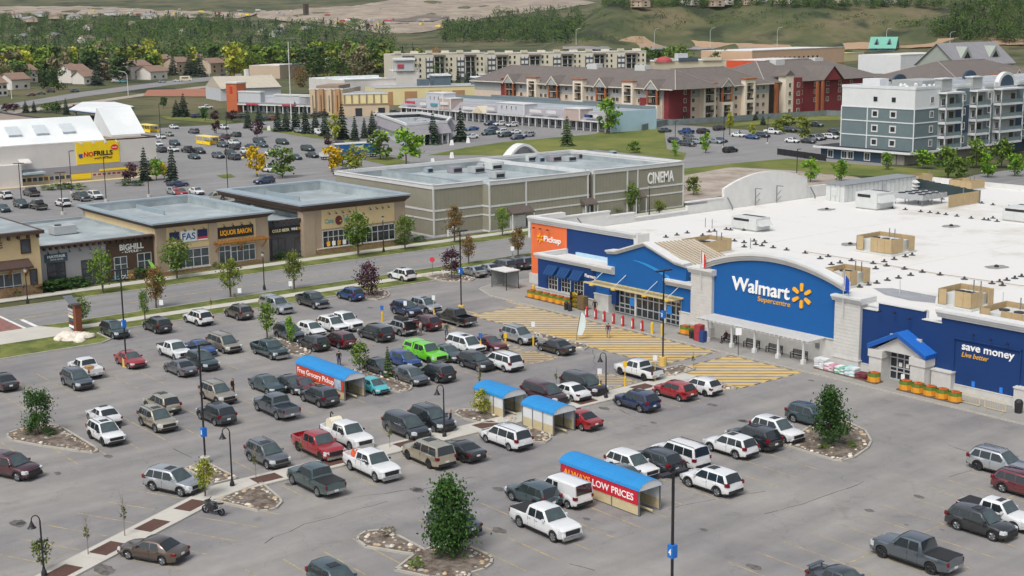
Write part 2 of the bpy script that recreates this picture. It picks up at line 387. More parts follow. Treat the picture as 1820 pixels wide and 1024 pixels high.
# rotated bays beside the bent walkway
R27=math.radians(27)
def rot(o,a,b,an=-R27):return o[0]+a*math.cos(an)-b*math.sin(an),o[1]+a*math.sin(an)+b*math.cos(an)
WA=(2.9,-67.2)
def walkpt(t,off): # t metres down the bent walkway, off across it
    an=math.atan2(-16.5,8.3);return WA[0]+math.cos(an)*t-math.sin(an)*off,WA[1]+math.sin(an)*t+math.cos(an)*off
b=MB()
for i in range(9):
    t=3+i*2.75
    for o0,o1 in((-6.0,-.6),(2.9,8.3)):
        A,B=walkpt(t,o0),walkpt(t,o1);d=Vector((B[0]-A[0],B[1]-A[1],0)).normalized()*.055;nrm=Vector((-d.y,d.x,0))
        b.poly([(A[0]-nrm.x,A[1]-nrm.y,.005),(B[0]-nrm.x,B[1]-nrm.y,.005),(B[0]+nrm.x,B[1]+nrm.y,.005),(A[0]+nrm.x,A[1]+nrm.y,.005)])
struct('stall_lines',b,linem)
# ---------------------------------------------------------------- walkway across the lot, with brown tree pits
wk=MB();Y=-15.7
while Y>-67:
    wk.box(2.9,5.2,max(Y-2.48,-67.0),Y,-.05,.12);Y-=2.5
for i in range(16):
    wk.prism([walkpt(i*2.5,0),walkpt(i*2.5+2.48,0),walkpt(i*2.5+2.48,2.35),walkpt(i*2.5,2.35)],-.05,.118)
wk.prism([(2.9,-66.9),(5.2,-66.9),(5.05,-67.6),(2.95,-67.3)],-.05,.121)
struct('walkway',wk,side)
kerb([(5.25,-15.8),(5.25,-67.4),walkpt(40,2.4)],False,z=.11,wd=.12);kerb([(2.85,-15.8),(2.85,-67.2),walkpt(40,-.05)],False,z=.11,wd=.12)
pit=mat('brown_pavers','#573d35',.9,.15,3,bump=.3)
for Yp in(-22.5,-30,-41.5,-49.8,-57.2,-63.2):sheet('tree_pit',rect(3.3,4.8,Yp-1.1,Yp+1.1),.126,pit)
for t in(4.2,8.6,13.2,17.6,22.2):sheet('tree_pit',[walkpt(t-1.1,.4),walkpt(t+1.1,.4),walkpt(t+1.1,1.9),walkpt(t-1.1,1.9)],.126,pit)
# ---------------------------------------------------------------- kerbed planting islands: mulch and loose stones
rockm=[mat('pale_boulder','#d3cabd',.9,.2,2.5,bump=.5,bscale=9,rnd=.12),mat('tan_boulder','#b39f83',.9,.2,2.5,bump=.5,bscale=9,rnd=.12),mat('grey_boulder','#a39f98',.9,.2,2.5,bump=.5,bscale=9,rnd=.12)]
def rock_mesh(seed,m):
    r=random.Random(seed);b=MB();n=9;prof=[(.35,-.1),(.9,.05),(1.,.3),(.75,.62),(.3,.8)]
    b.lathe(prof,n);b.f.append(tuple(range(4*n,5*n)));b.m.append(0)
    j=[r.uniform(.78,1.2)for _ in range(n)]
    b.v=[(x*j[i%n]*r.uniform(.9,1.1),y*j[i%n]*r.uniform(.9,1.1),z*r.uniform(.85,1.15))for i,(x,y,z)in enumerate(b.v)]
    return b.mesh('rock',m,50)
ROCKS=[rock_mesh(i,rockm[i%3])for i in range(9)]
def inside(p,pl):
    c=False;n=len(pl);j=n-1
    for i in range(n):
        if(pl[i][1]>p[1])!=(pl[j][1]>p[1])and p[0]<(pl[j][0]-pl[i][0])*(p[1]-pl[i][1])/(pl[j][1]-pl[i][1])+pl[i][0]:c=not c
        j=i
    return c
def shrink(pl,k):
    cx=sum(p[0]for p in pl)/len(pl);cy=sum(p[1]for p in pl)/len(pl);return[(cx+(p[0]-cx)*k,cy+(p[1]-cy)*k)for p in pl]
def edge_in(pl,d):
    """points along the outline, d metres inside"""
    out=[];n=len(pl);a=sum(pl[i][0]*pl[(i+1)%n][1]-pl[(i+1)%n][0]*pl[i][1]for i in range(n));sg=1 if a>0 else-1
    for i in range(n):
        A,B=pl[i],pl[(i+1)%n];L=math.hypot(B[0]-A[0],B[1]-A[1]);
        if L<.05:continue
        nx,ny=-(B[1]-A[1])/L*sg,(B[0]-A[0])/L*sg;k=max(1,int(L/.42))
        for q in range(k):t=(q+random.random()*.7)/k;dd=d+random.uniform(-.1,.25);out.append((A[0]+(B[0]-A[0])*t+nx*dd,A[1]+(B[1]-A[1])*t+ny*dd))
    return[p for p in out if inside(p,pl)]
def island(name,pts,rocks=True,fill=None,dens=.35,z=.15,rs=(.08,.22)):
    root=tag(obj(name,MB().prism(pts,-.03,z-.044).mesh(name,fill or mulch)),kind='structure')
    b=MB();n=len(pts)
    for i in range(n):
        a,c=pts[i],pts[(i+1)%n];b.bar((a[0],a[1],z/2-.02),(c[0],c[1],z/2-.02),.18,z+.04);b.cyl((c[0],c[1],-.02),(c[0],c[1],z),.09,.09,8)
    obj('kerb',b.mesh('kerb',kerbm),root)
    if rocks:
        xs=[p[0]for p in pts];ys=[p[1]for p in pts];area=(max(xs)-min(xs))*(max(ys)-min(ys))
        ps=edge_in(pts,.38)
        for _ in range(int(area*dens)):
            p=(random.uniform(min(xs),max(xs)),random.uniform(min(ys),max(ys)))
            if inside(p,shrink(pts,.85)):ps.append(p)
        for p in ps:
            if random.random()<.18:continue
            o=obj('rock',random.choice(ROCKS),root,(p[0],p[1],z-.07),random.uniform(0,6.3));s_=random.uniform(*rs);o.scale=(s_*random.uniform(.8,1.4),s_,s_*random.uniform(.7,1.1))
    return root
def T(ox,oy,k=3.939):return lambda*p:[(ox+p[i]/k,oy+p[i+1]/k)for i in range(0,len(p),2)]
tm,tn,tp,tl,tj,tk,tf,to=T(0,764),T(460,764),T(1360,764),T(1360,500),T(460,500),T(900,500),T(460,250),T(900,764)
ISL=[
 ('planting_island',tm(50,50,60,30,130,5,260,-40,420,-20,675,135,680,155,650,165,560,155,300,118,90,80)),
 ('planting_island',tm(1290,275,1370,255,1470,248,1660,345,1490,385,1420,340)),
 ('planting_island',tm(1500,500,1812,385)+tn(20,378,150,490,158,515,120,555,70,570,0,575)),
 ('planting_island',tn(690,780,700,750,750,720,850,710,930,725,1165,850,1250,815,1470,825,1610,885,1632,910,1625,945,1580,980,1480,1012,1460,1050,1200,1040,955,988,1090,880,750,825)),
 ('planting_island',tp(135,112,480,215,540,222,620,200,720,130,742,85,700,10)+tl(560,985,480,960,300,1030)),
 ('planting_island',tj(640,622,720,612,800,640,1060,732,1070,752,1045,770,990,780,890,770,760,690)),
 ('planting_island',tj(60,395,130,395,345,470,362,492,350,512,310,526,215,522,130,470)),
 ('planting_island',tj(720,85,850,60,900,75,916,95,895,115,830,134,720,122,690,110)),
 ('planting_island',tf(1140,948,1290,930,1440,948,1515,968,1480,987,1330,992,1220,975)),
 ('planting_island',tj(1372,930,1400,905,1530,898,1800,968,1780,1000,1570,1000,1420,962)),
 ('planting_island',to(100,20,200,-30,300,30,308,70,270,95,150,92)),
 ('planting_island',tk(150,370,225,365,560,448,572,465,540,482,470,478)),
 ('planting_island',tk(1000,640,1230,590,1320,620,1180,668,1080,662)),
 ('planting_island',tk(1430,742,1480,722,1605,752,1600,762,1500,772)),
]
for nm,p in ISL:island(nm,pxs(p))
# ---------------------------------------------------------------- sealed cracks, oil stains, manholes
def crack(pts,wd=.07):
    b=MB();P=pxs(pts);Q=[]
    for a,c in zip(P,P[1:]):
        L=math.hypot(c[0]-a[0],c[1]-a[1]);k=max(2,int(L/1.2))
        for i in range(k):t=i/k;Q.append((lerp(a[0],c[0],t)+random.gauss(0,.1),lerp(a[1],c[1],t)+random.gauss(0,.1)))
    Q.append(P[-1])
    for a,c in zip(Q,Q[1:]):
        w_=wd*random.uniform(.4,1.3);b.bar((a[0],a[1],.002),(c[0],c[1],.002),w_,.004)
    struct('sealed_crack',b,darkm)
for p in(tp(0,590,180,540,420,465,690,360),tp(1270,330,1440,285),tp(1260,105,1430,155),tn(20,800,330,665,720,548,900,500),to(1130,560,1500,470,1812,430),tm(1230,135,1345,195),tk(805,900,880,945,905,955),to(430,940,620,985),tn(640,470,1130,420,1500,330),tk(600,480,640,700)):crack(p)
def spot(px,py,r,kx=1.6,m=None,z=.006):
    x,y=G(px,py);b=MB();n=14
    b.poly([(x+r*kx*math.cos(q)*random.uniform(.75,1.2),y+r*math.sin(q)*random.uniform(.75,1.2),z)for q in[2*math.pi*i/n for i in range(n)]]);return b
oil=blend_mat('oil_stain','#555250','#716e6c',2.5,bump=0)
for tt,pts in((tp,(730,565,.35,1075,468,.4,990,665,.15,1240,700,.15)),(tn,(1110,420,.55,1680,415,.5,1685,705,.55,215,382,.35)),(tm,(130,655,.7,405,305,.35,760,185,.45,730,980,.8)),(tk,(1440,865,.5,1655,978,.45,690,890,.5,1030,990,.3)),(to,(1730,960,.5,1380,700,.3,560,625,.3)),(tl,(455,732,.5,320,695,.3)),(tj,(780,185,.4,930,690,.5))):
    for i in range(0,len(pts),3):q=tt(pts[i],pts[i+1])[0];struct('oil_stain',spot(q[0],q[1],pts[i+2]*.8),oil)
mh=mat('cast_iron',(.045,.043,.042),.7,.2,8)
for tt,x_,y_ in((tm,145,655),(tn,1110,420),(tk,1655,978),(tl,455,732),(to,770,190)):
    q=tt(x_,y_)[0];X_,Y_=G(*q);b=MB();b.cyl((X_,Y_,.0),(X_,Y_,.012),.34,.34,16);struct('manhole_cover',b,mh)

# ================================================================ the big blue store
blueD=mat('dark_blue_stucco',(.001,.034,.150),.8,.06,.6,bump=.12);blueL=mat('bright_blue_stucco',(.001,.098,.335),.8,.05,.6,bump=.12)
orangeS=mat('orange_stucco','#e2713f',.8,.05,.6,bump=.12);roofw=blend_mat('white_membrane_roof','#b9b4a8','#d6d5d2',.07,rough=.6,bump=.08,bs=1.5,a=.30,b_=.47)
tanm=mat('tan_metal_screen','#b09a74',.6,.10,1.2);greym=mat('grey_sheet_metal','#b3b7b8',.5,.08,1.,metal=.25);litm=mat('pale_sheet_metal','#c9ccca',.5,.06,1.,metal=.1)
navy=mat('navy_awning',(.002,.045,.16),.6,.08,1.5);letw=mat('white_letters','#f2f2f0',.4,0);lety=mat('yellow_letters','#f7b32b',.4,0)
leto=mat('orange_letters','#d2a24a',.45,0);seamr=mat('tan_standing_seam','#c6bfb2',.55,.05,1.,metal=.15)
tanpier=mat('pale_masonry','#c6c5c1',.85,.08,1.2,bump=.3);roofv=mat('dark_flashing',(.05,.05,.055),.7,.3,3)
ST=thing('superstore_building','huge blue and white superstore with flat white roof','store',(-6,-2,0))
XR=78.
# walls
b=MB()
b.box(-45.0,XR,9.0,95.0,0,6.15);b.box(-43.6,XR,4.3,9.0,0,6.15);b.box(-22.0,XR,3.4,4.3,0,6.15);b.box(-9.0,XR,-1.6,3.4,0,6.15)
part(ST,'wall',b,white)
b=MB();b.poly([(-44.6,4.2,6.2),(-22,4.2,6.2),(-22,-1.2,6.2),(XR,-1.2,6.2),(XR,94.6,6.2),(-44.6,94.6,6.2)]);part(ST,'roof',b,roofw)
# membrane laps on the roof
b=MB()
for y in(20,40,60,80):b.box(-44,XR-1,y,y+.35,6.2,6.215)
for x in(-20,2,24,46):b.box(x,x+.3,0,94,6.2,6.212)
part(ST,'roof_seam',b,mat('membrane_lap','#d0cfcb',.6,.06,.5))
# left parapet in steps, with the curved wall
par=MB()
def seg(y0,y1,z):par.box(-45.35,-44.9,y0,y1,6,z)
for y0,y1,z in((4.2,9.2,8.7),(9.2,18.8,8.1),(18.8,23.6,7.4),(23.6,34.5,6.65),(34.5,38.8,7.5),(38.8,42.4,7.9),(62.0,70,8.0),(70,80,7.3),(80,95,7.0)):seg(y0,y1,z)
par.box(-45,XR,94.6,95.05,6,7.0)
part(ST,'parapet',par,white)
arc=[(-44.85,42.4,6.0),(-44.85,61.9,6.0)]
for i in range(17):t=i/16;y=61.9-19.5*t;arc.append((-44.85,y,9.35+1.9*(1-(2*t-1)**2)))
part(ST,'curved_parapet',MB().ext(arc,(-.5,0,0)),white)
b=MB()
for y0,y1,z in((8.9,9.6,8.72),(9.3,18.9,8.12),(18.5,23.8,7.42),(23.6,34.5,6.67),(34.4,42.3,7.92)):b.box(-45.5,-44.8,y0,y1,z,z+.16)
part(ST,'coping',b,trim)
for y,z in((49,8.9),(54,8.9)): # braces behind the curved wall
    b=MB();b.bar((-44.4,y,6.2),(-44.4,y,z),.12);b.bar((-44.4,y,z),(-43.2,y+.1,z),.1);b.bar((-44.35,y,7.4),(-43.5,y,8.3),.08);b.bar((-44.35,y,6.5),(-43.5,y,7.3),.08);part(ST,'brace',b,steel)
for y in(42.9,62.4):b=MB();b.bar((-44.6,y,8.0),(-43.6,y,6.6),.14);b.bar((-43.6,y,6.6),(-43.6,y,6.2),.14);part(ST,'brace',b,steel)
b=MB();b.bar((-44.6,12.4,7.9),(-43.4,12.9,6.5),.14);part(ST,'brace',b,steel)
def cornice(parent,name,path,y,z_h,out=.45,steps=3,m=None,back=.5):
    """moulded cornice following a path of (x, z) on a front at plane y, stepping outwards upwards"""
    b=MB()
    for k in range(steps):
        o=out*(k+1)/steps;z0=z_h*k/steps;z1=z_h*(k+1)/steps
        for(xa,za),(xc,zc)in zip(path,path[1:]):
            b.ext([(xa,y-o,za+z0),(xc,y-o,zc+z0),(xc,y-o,zc+z1),(xa,y-o,za+z1)][::-1],(0,o+back,0))
    return part(parent,name,b,m or trim)
# orange / blue wall, set back
part(ST,'pickup_wall',MB().box(-43.8,-36.6,3.46,4.3,1.44,8.35),orangeS)
part(ST,'blue_wall',MB().box(-36.6,-23.7,3.47,4.3,3.0,8.3),blueD)
part(ST,'wall_base',MB().box(-44.05,-36.4,3.25,4.4,0,1.44),tanpier)
cornice(ST,'cornice',[(-44.2,8.32),(-23.4,8.32)],3.46,.85,.45)
part(ST,'coping',MB().box(-44.25,-43.4,4.0,9.2,8.4,9.1),trim)
part(ST,'parapet_return',MB().box(-23.9,-23.2,3.2,5.2,6,9.0),trim)
text(ST,'lettering','Pickup','Y-',-41.15,3.44,6.05,.78,letw,3.4,.018,.1)
def spark(parent,cx,cz,y,r,m):
    b=MB()
    for k in range(6):
        q=math.radians(90+60*k);dx,dz=math.cos(q),math.sin(q);nx,nz_=-dz,dx
        pr=[(.34,.07),(.42,.125),(.85,.16),(.97,.10),(.97,-.10),(.85,-.16),(.42,-.125),(.34,-.07)]
        b.ext([(cx+r*(a*dx+w*nx),y,cz+r*(a*dz+w*nz_))for a,w in pr],(0,-.12,0))
    return part(parent,'spark_emblem',b,m)
spark(ST,-41.9,6.4,3.44,.62,lety)
for x in(-43,-41.7,-40.2):part(ST,'wall_lamp',MB().bar((x,3.45,7.6),(x+.25,3.0,7.75),.06).box(x+.15,x+.4,2.85,3.05,7.66,7.8),metal_d)
# pharmacy wing
part(ST,'pharmacy_wall',MB().box(-36.55,-22.0,-1.5,3.45,1.19,4.98),blueD)
part(ST,'wall_base',MB().box(-36.75,-25.2,-1.72,3.3,0,1.16).box(-36.8,-25.2,-1.8,3.2,1.16,1.26),tanpier)
cornice(ST,'cornice',[(-36.95,4.98),(-25.9,4.98)],-1.5,.66,.4)
part(ST,'coping',MB().box(-36.95,-36.35,-1.5,3.45,4.98,5.62),trim)
cornice(ST,'cornice',[(-25.9,4.9),(-21.9,4.9)],-1.8,.92,.6,back=1.4)
part(ST,'pharmacy_roof',MB().box(-36.3,-22.1,-.95,3.46,5.0,5.03),roofw)
part(ST,'roof_curb',MB().box(-34.5,-23.2,3.1,3.45,5.03,5.45),mat('pale_blue_flashing','#a9c9dc',.6,.05,1.))
for x in(-33.5,-31.05,-28.62):
    window(ST,'Y-',x,2.27,-1.5,1.74,1.9,3,3,trim,dglass,fw=.06,mun=.06)
    a=MB();a.poly([(x-1.0,-1.52,4.42),(x-1.0,-2.5,3.36),(x+.86,-2.5,3.36),(x+.86,-1.52,4.42)][::1]);a.poly([(x-1.0,-1.52,4.42),(x-1.0,-1.52,3.3),(x-1.0,-2.5,3.3),(x-1.0,-2.5,3.36)]);a.poly([(x+.86,-1.52,4.42),(x+.86,-2.5,3.36),(x+.86,-2.5,3.3),(x+.86,-1.52,3.3)]);a.box(x-1,x+.86,-2.5,-2.46,3.2,3.38)
    for i in range(1,4):a.bar((x-1+i*.465,-1.55,4.42),(x-1+i*.465,-2.52,3.38),.05,.04)
    part(ST,'awning',a,navy)
text(ST,'lettering','Pharmacy','Y-',-27.55,-1.52,3.8,.42,letw,1.95,.01,.06)
# entrance portal
gab=[(-23.2,7.25),(-21.6,7.4),(-16.78,8.98),(-11.9,7.45),(-10.2,7.27)]
w1=[(-25.2,-1.8,3.4),(-9.0,-1.8,3.4),(-9.0,-1.8,5.0),(-10.25,-1.8,5.0)]+[(x,-1.8,z)for x,z in gab[::-1]]+[(-23.2,-1.8,5.0),(-25.2,-1.8,5.0)]
part(ST,'portal_wall',MB().ext(w1,(0,1.6,0)),blueL)
part(ST,'portal_pier',MB().box(-25.2,-22.9,-1.8,-.4,2.2,3.4),blueL);part(ST,'portal_pier',MB().box(-10.9,-9.0,-1.8,-.4,2.15,3.4),blueL)
for xa,xb in((-25.35,-22.8),(-11.0,-9.0)):part(ST,'portal_base',MB().box(xa,xb,-2.0,-.4,0,2.1).box(xa-.05,xb+.05,-2.06,-.4,2.1,2.22),tanpier)
cornice(ST,'gable_cornice',gab,-1.8,.5,.45,back=.9)
cornice(ST,'cornice',[(-13.25,4.95),(-8.7,4.95)],-1.8,.75,.65,back=.6)
# swoosh on the portal
sw=[(-18.7+5.9*t,7.07+.05*math.sin(t*3.1)-1.15*t**1.7)for t in[i/12 for i in range(13)]]
b=MB()
for i in range(12):
    (xa,za),(xc,zc)=sw[i],sw[i+1];wa,wc=.02+.2*math.sin(math.pi*i/12*.6+.1),.02+.2*math.sin(math.pi*(i+1)/12*.6+.1)
    b.ext([(xa,-1.81,za),(xc,-1.81,zc),(xc,-1.81,zc-wc*1.6),(xa,-1.81,za-wa*1.6)][::-1],(0,-.04,0))
part(ST,'swoosh',b,mat('light_blue_paint','#2488cf',.6,.03))
# metal roof behind the gable: each standing seam a rib
b=MB();b.poly([(-16.78,-.9,9.2),(-10.2,-.9,7.5),(-9.6,5.5,7.3),(-16.0,5.5,9.1)]);b.poly([(-16.78,-.9,9.2),(-16.0,5.5,9.1),(-22.8,5.5,7.4),(-23.2,-.9,7.5)])
b.poly([(-9.6,5.5,7.3),(-16,5.5,9.1),(-16,5.5,6.2),(-9.6,5.5,6.2)]);b.poly([(-16,5.5,9.1),(-22.8,5.5,7.4),(-22.8,5.5,6.2),(-16,5.5,6.2)])
b.poly([(-9.6,5.5,7.3),(-9.6,5.5,6.2),(-10.2,-.9,6.2),(-10.2,-.9,7.5)])
mr_=part(ST,'metal_roof',b,seamr)
for i in range(12):
    t=i/11;y=-.9+6.3*t
    part(mr_,'seam_rib',MB().bar((-16.75+.7*t,y,9.25-.1*t),(-10.2+.55*t,y,7.56-.2*t),.09,.1),mat('dark_tan_rib','#a2947e',.6,0))  # ribs in a darker tan than the roof sheets
# glazed entrance
def glaz(x0,x1,z0,z1,y,nx,zs,name='glazed_doors',pane=dglass,fr=None):
    f=MB();fr=fr or mat('aluminium_frame','#bfc3c6',.4,.05,2,metal=.3);W_=(x1-x0)/nx
    for i in range(nx+1):xx=x0+W_*i;f.box(xx-.06,xx+.06,y-.1,y+.02,z0,z1)
    for z in zs:f.box(x0,x1,y-.09,y+.01,z-.06,z+.06)
    r=part(ST,name,f,fr);k=0
    for i in range(nx):
        for za,zb in zip(zs,zs[1:]):part(r,'pane',MB().box(x0+W_*i+.06,x0+W_*(i+1)-.06,y-.05,y-.01,za+.06,zb-.06),pane)
    return r
glaz(-22.8,-19.2,.14,3.4,-.9,4,(.2,.85,1.35,2.3,3.35));glaz(-19.0,-14.3,.14,3.4,-.9,5,(.2,1.2,2.35,3.35));glaz(-14.1,-10.9,.14,3.4,-.9,4,(.2,.75,1.35,2.4,3.35))
for xa,xb in((-19.25,-18.95),(-14.35,-14.05)):part(ST,'door_post',MB().box(xa,xb,-1.1,-.7,.14,3.4),trim)
for x,z in((-19.75,1.75),(-13.5,1.75)):part(ST,'door_poster',MB().box(x-.38,x+.38,-1.04,-1.01,z-.45,z+.5),mat('blue_poster','#2f86d8',.5,.1))
part(ST,'soffit',MB().box(-22.9,-10.9,-1.75,-.85,3.4,3.45),trim)
cn=MB();cn.box(-25.4,-10.5,-3.6,-3.45,3.62,3.82);cn.box(-25.4,-10.5,-1.95,-1.82,3.62,3.8)
x=-25.2
while x<-10.5:cn.box(x-.04,x+.04,-3.45,-1.9,3.64,3.74);x+=.49
part(ST,'entrance_canopy',cn,mat('pale_yellow_steel','#c9ba8c',.5,.1,2))
for x in(-24.2,-20.4,-15.2,-11.6):
    part(ST,'canopy_rod',MB().cyl((x,-3.4,3.8),(x+.5,-1.85,5.1),.035,.035,6),steel)
    part(ST,'canopy_bracket',MB().box(x-.2,x+.4,-3.7,-3.0,3.45,3.62),yellow)
for s_,x in(('Enter',-20.9),('Exit',-12.8)):text(ST,'lettering',s_,'Y-',x,-1.05,2.85,.3,letw,.95,.008,.04)
# pilasters of pale courses
def pilaster(x0,x1,y,z1,ctop):
    r=part(ST,'pilaster',MB().box(x0+.03,x1-.03,y+.03,-1.2,0,z1),tanpier)
    n=16;h=(z1-1.25)/n
    for i in range(n):part(r,'stone_course',MB().box(x0,x1,y,-1.2,1.25+i*h+.025,1.25+(i+1)*h-.01),tanpier)
    part(r,'plinth',MB().box(x0-.1,x1+.1,y-.12,-1.2,0,1.1).box(x0-.15,x1+.15,y-.17,-1.2,1.1,1.25),tanpier)
    cornice(ST,'pilaster_cap',[(x0-.3,z1),(x1+.3,z1)],y,ctop-z1,.4,back=2.2)
pilaster(-8.9,-5.75,-2.4,7.05,7.72);pilaster(10.95,14.05,-2.4,6.95,7.55)
# sign wall with arched head
def archz(x):t=(x-2.6)/8.9;return 8.02+1.62*(1-t*t)
xs=[-6.2+17.7*i/24 for i in range(25)]
sg=[(-6.0,-2.0,2.75),(11.2,-2.0,2.75)]+[(x,-2.0,archz(x))for x in xs[::-1]]
part(ST,'sign_wall',MB().ext(sg,(0,.9,0)),blueL)
cornice(ST,'arched_cornice',[(x,archz(x))for x in[-7.0]+xs[1:-1]+[11.8]],-2.0,.78,.55,back=.9)
part(ST,'wall_base',MB().box(-6.0,11.0,-1.98,-1.2,0,2.75).box(-6.0,11.0,-2.1,-1.2,2.7,2.8),tanpier)
text(ST,'lettering','Walmart','Y-',-3.1,-2.02,5.95,1.48,letw,7.95,.035,.22)
text(ST,'lettering','Supercentre','Y-',.56,-2.02,5.18,.55,leto,4.4,.01,.1)
spark(ST,6.45,6.63,-2.02,1.36,lety)
# right-hand wall
stp=[(13.7,6.5),(15.9,6.5),(15.9,7.32),(21.0,7.32),(21.0,6.5),(23.0,6.5),(23.0,7.1),(XR,7.1)]
part(ST,'blue_wall',MB().ext([(13.7,-2.0,1.0),(XR,-2.0,1.0)]+[(x,-2.0,z)for x,z in stp[::-1]],(0,.5,0)),blueD)
b=MB()
for(xa,za),(xc,zc)in zip(stp[:6],stp[1:6]):
    if za==zc:b.box(xa-.08,xc+.08,-2.1,-1.4,za,za+.1)
part(ST,'coping',b,trim)
part(ST,'inner_parapet',MB().box(13.9,23.2,-1.45,-1.2,6.15,6.45).box(15.8,21.1,-1.5,-1.2,6.15,7.3),trim)
cornice(ST,'cornice',[(22.6,7.08),(XR,7.08)],-2.0,.78,.5,back=.8)
part(ST,'wall_base',MB().box(14.0,XR,-2.12,-1.4,0,.95).box(14.0,XR,-2.16,-1.4,.95,1.02),tanpier)
for x in(22.65,31.2,40,49,58):part(ST,'pier',MB().box(x,x+2.1,-2.7,-1.6,0,2.02).box(x-.06,x+2.16,-2.78,-1.6,2.02,2.16),tanpier)
for x0 in(24.6,33.4,42.2,51):
    b=MB();x1=x0+6.65;b.box(x0-.12,x0,-2.14,-2,.95,5.42);b.box(x1,x1+.12,-2.14,-2,.95,5.42);b.box(x0-.12,x1+.12,-2.16,-2,5.3,5.42);part(ST,'wall_panel_frame',b,blueD)
text(ST,'lettering','save money','Y-',25.32,-2.02,4.42,.72,letw,5.35,.016,.1)
text(ST,'lettering','Live better','Y-',25.33,-2.02,3.74,.46,leto,2.8,.012,.08,italic=.25)
for x in(26.7,29.55):part(ST,'wall_notice',MB().box(x-.16,x+.16,-2.05,-2.01,1.1,1.6),mat('blue_notice','#2f7fe0',.5,.05))
for x,z in((16.2,6.6),(17.9,6.7),(19.6,6.4),(26.5,6.0),(28.3,5.9),(30,5.8)):part(ST,'wall_lamp',MB().bar((x,-2.0,z),(x+.2,-2.5,z+.1),.05).box(x+.1,x+.35,-2.7,-2.5,z,z+.12),metal_d)
# side porch
b=MB()
ap=[(16.0,3.5),(19.35,5.2),(22.65,3.5)]
for(xa,za),(xc,zc)in zip(ap,ap[1:]):b.ext([(xa,-3.75,za),(xc,-3.75,zc),(xc,-3.75,zc-.42),(xa,-3.75,za-.42)][::-1],(0,1.75,0))
part(ST,'porch_roof',b,mat('blue_standing_seam','#1a57a8',.5,.06,1.))
b=MB()
for i in range(8):
    t=i/7;y=-3.72+1.68*t
    b.bar((19.35,y,5.23),(22.65,y,3.53),.05,.06);b.bar((16.0,y,3.53),(19.35,y,5.23),.05,.06)
part(ST,'porch_seams',b,mat('blue_rib','#2a78cc',.5,.04))
aw=[(17.65,-3.4,2.45),(17.65,-3.4,3.9)]+[(19.33-1.7*math.cos(q),-3.4,3.1+1.35*math.sin(q))for q in[math.pi*i/12 for i in range(0,13)]][1:-1]+[(21.0,-3.4,3.9),(21.0,-3.4,2.45)]
part(ST,'porch_tympanum',MB().ext([(16.6,-3.3,3.1),(19.35,-3.3,4.7),(22.1,-3.3,3.1)],(0,.3,0)).box(17.6,21.1,-2.35,-2.1,3.25,4.6),tanpier)
part(ST,'porch_pier',MB().box(16.2,17.65,-3.6,-2.1,0,3.05).box(16.1,17.75,-3.7,-2.1,2.35,3.1),tanpier)
part(ST,'porch_pier',MB().box(20.9,22.5,-3.6,-2.1,0,3.05).box(20.8,22.6,-3.7,-2.1,2.35,3.1),tanpier)
glaz(17.75,20.9,.14,3.2,-2.2,4,(.2,1.0,1.4,2.35,3.15),'porch_doors')
for x in(18.95,19.75):part(ST,'door_notice',MB().box(x-.18,x+.18,-2.36,-2.31,1.55,1.95),letw)
part(ST,'wall_vent',MB().box(8.4,8.9,-2.1,-1.98,1.5,2.0),steel)
# front of the building shown on the left side: strip of glazing near the plaza
b=MB();b.box(-44.9,-43.9,4.5,9.0,6,8.9);part(ST,'parapet_return',b,white)
# ---------------------------------------------------------------- pergola
PG=thing('pergola','white timber pergola against the wall under the big sign','pergola',(1.5,-4.0,.14))
for x in(-4.6,-1.1,2.1,5.3,8.6):part(PG,'post',MB().box(x-.1,x+.1,-4.26,-4.06,.6,2.5).box(x-.2,x+.2,-4.36,-3.96,.14,.6),trim)
b=MB();b.box(-5.6,9.6,-4.32,-4.22,2.4,2.6);b.box(-5.6,9.6,-4.1,-4.0,2.4,2.6);part(PG,'beam',b,trim)
x=-5.5
while x<9.6:part(PG,'rafter',MB().box(x,x+.07,-4.95,-2.1,2.6,2.76),trim);x+=.6
b=MB()
for i in range(12):y=-4.8+i*.235;b.box(-5.7,9.7,y,y+.07,2.76,2.80)
part(PG,'lath',b,trim)
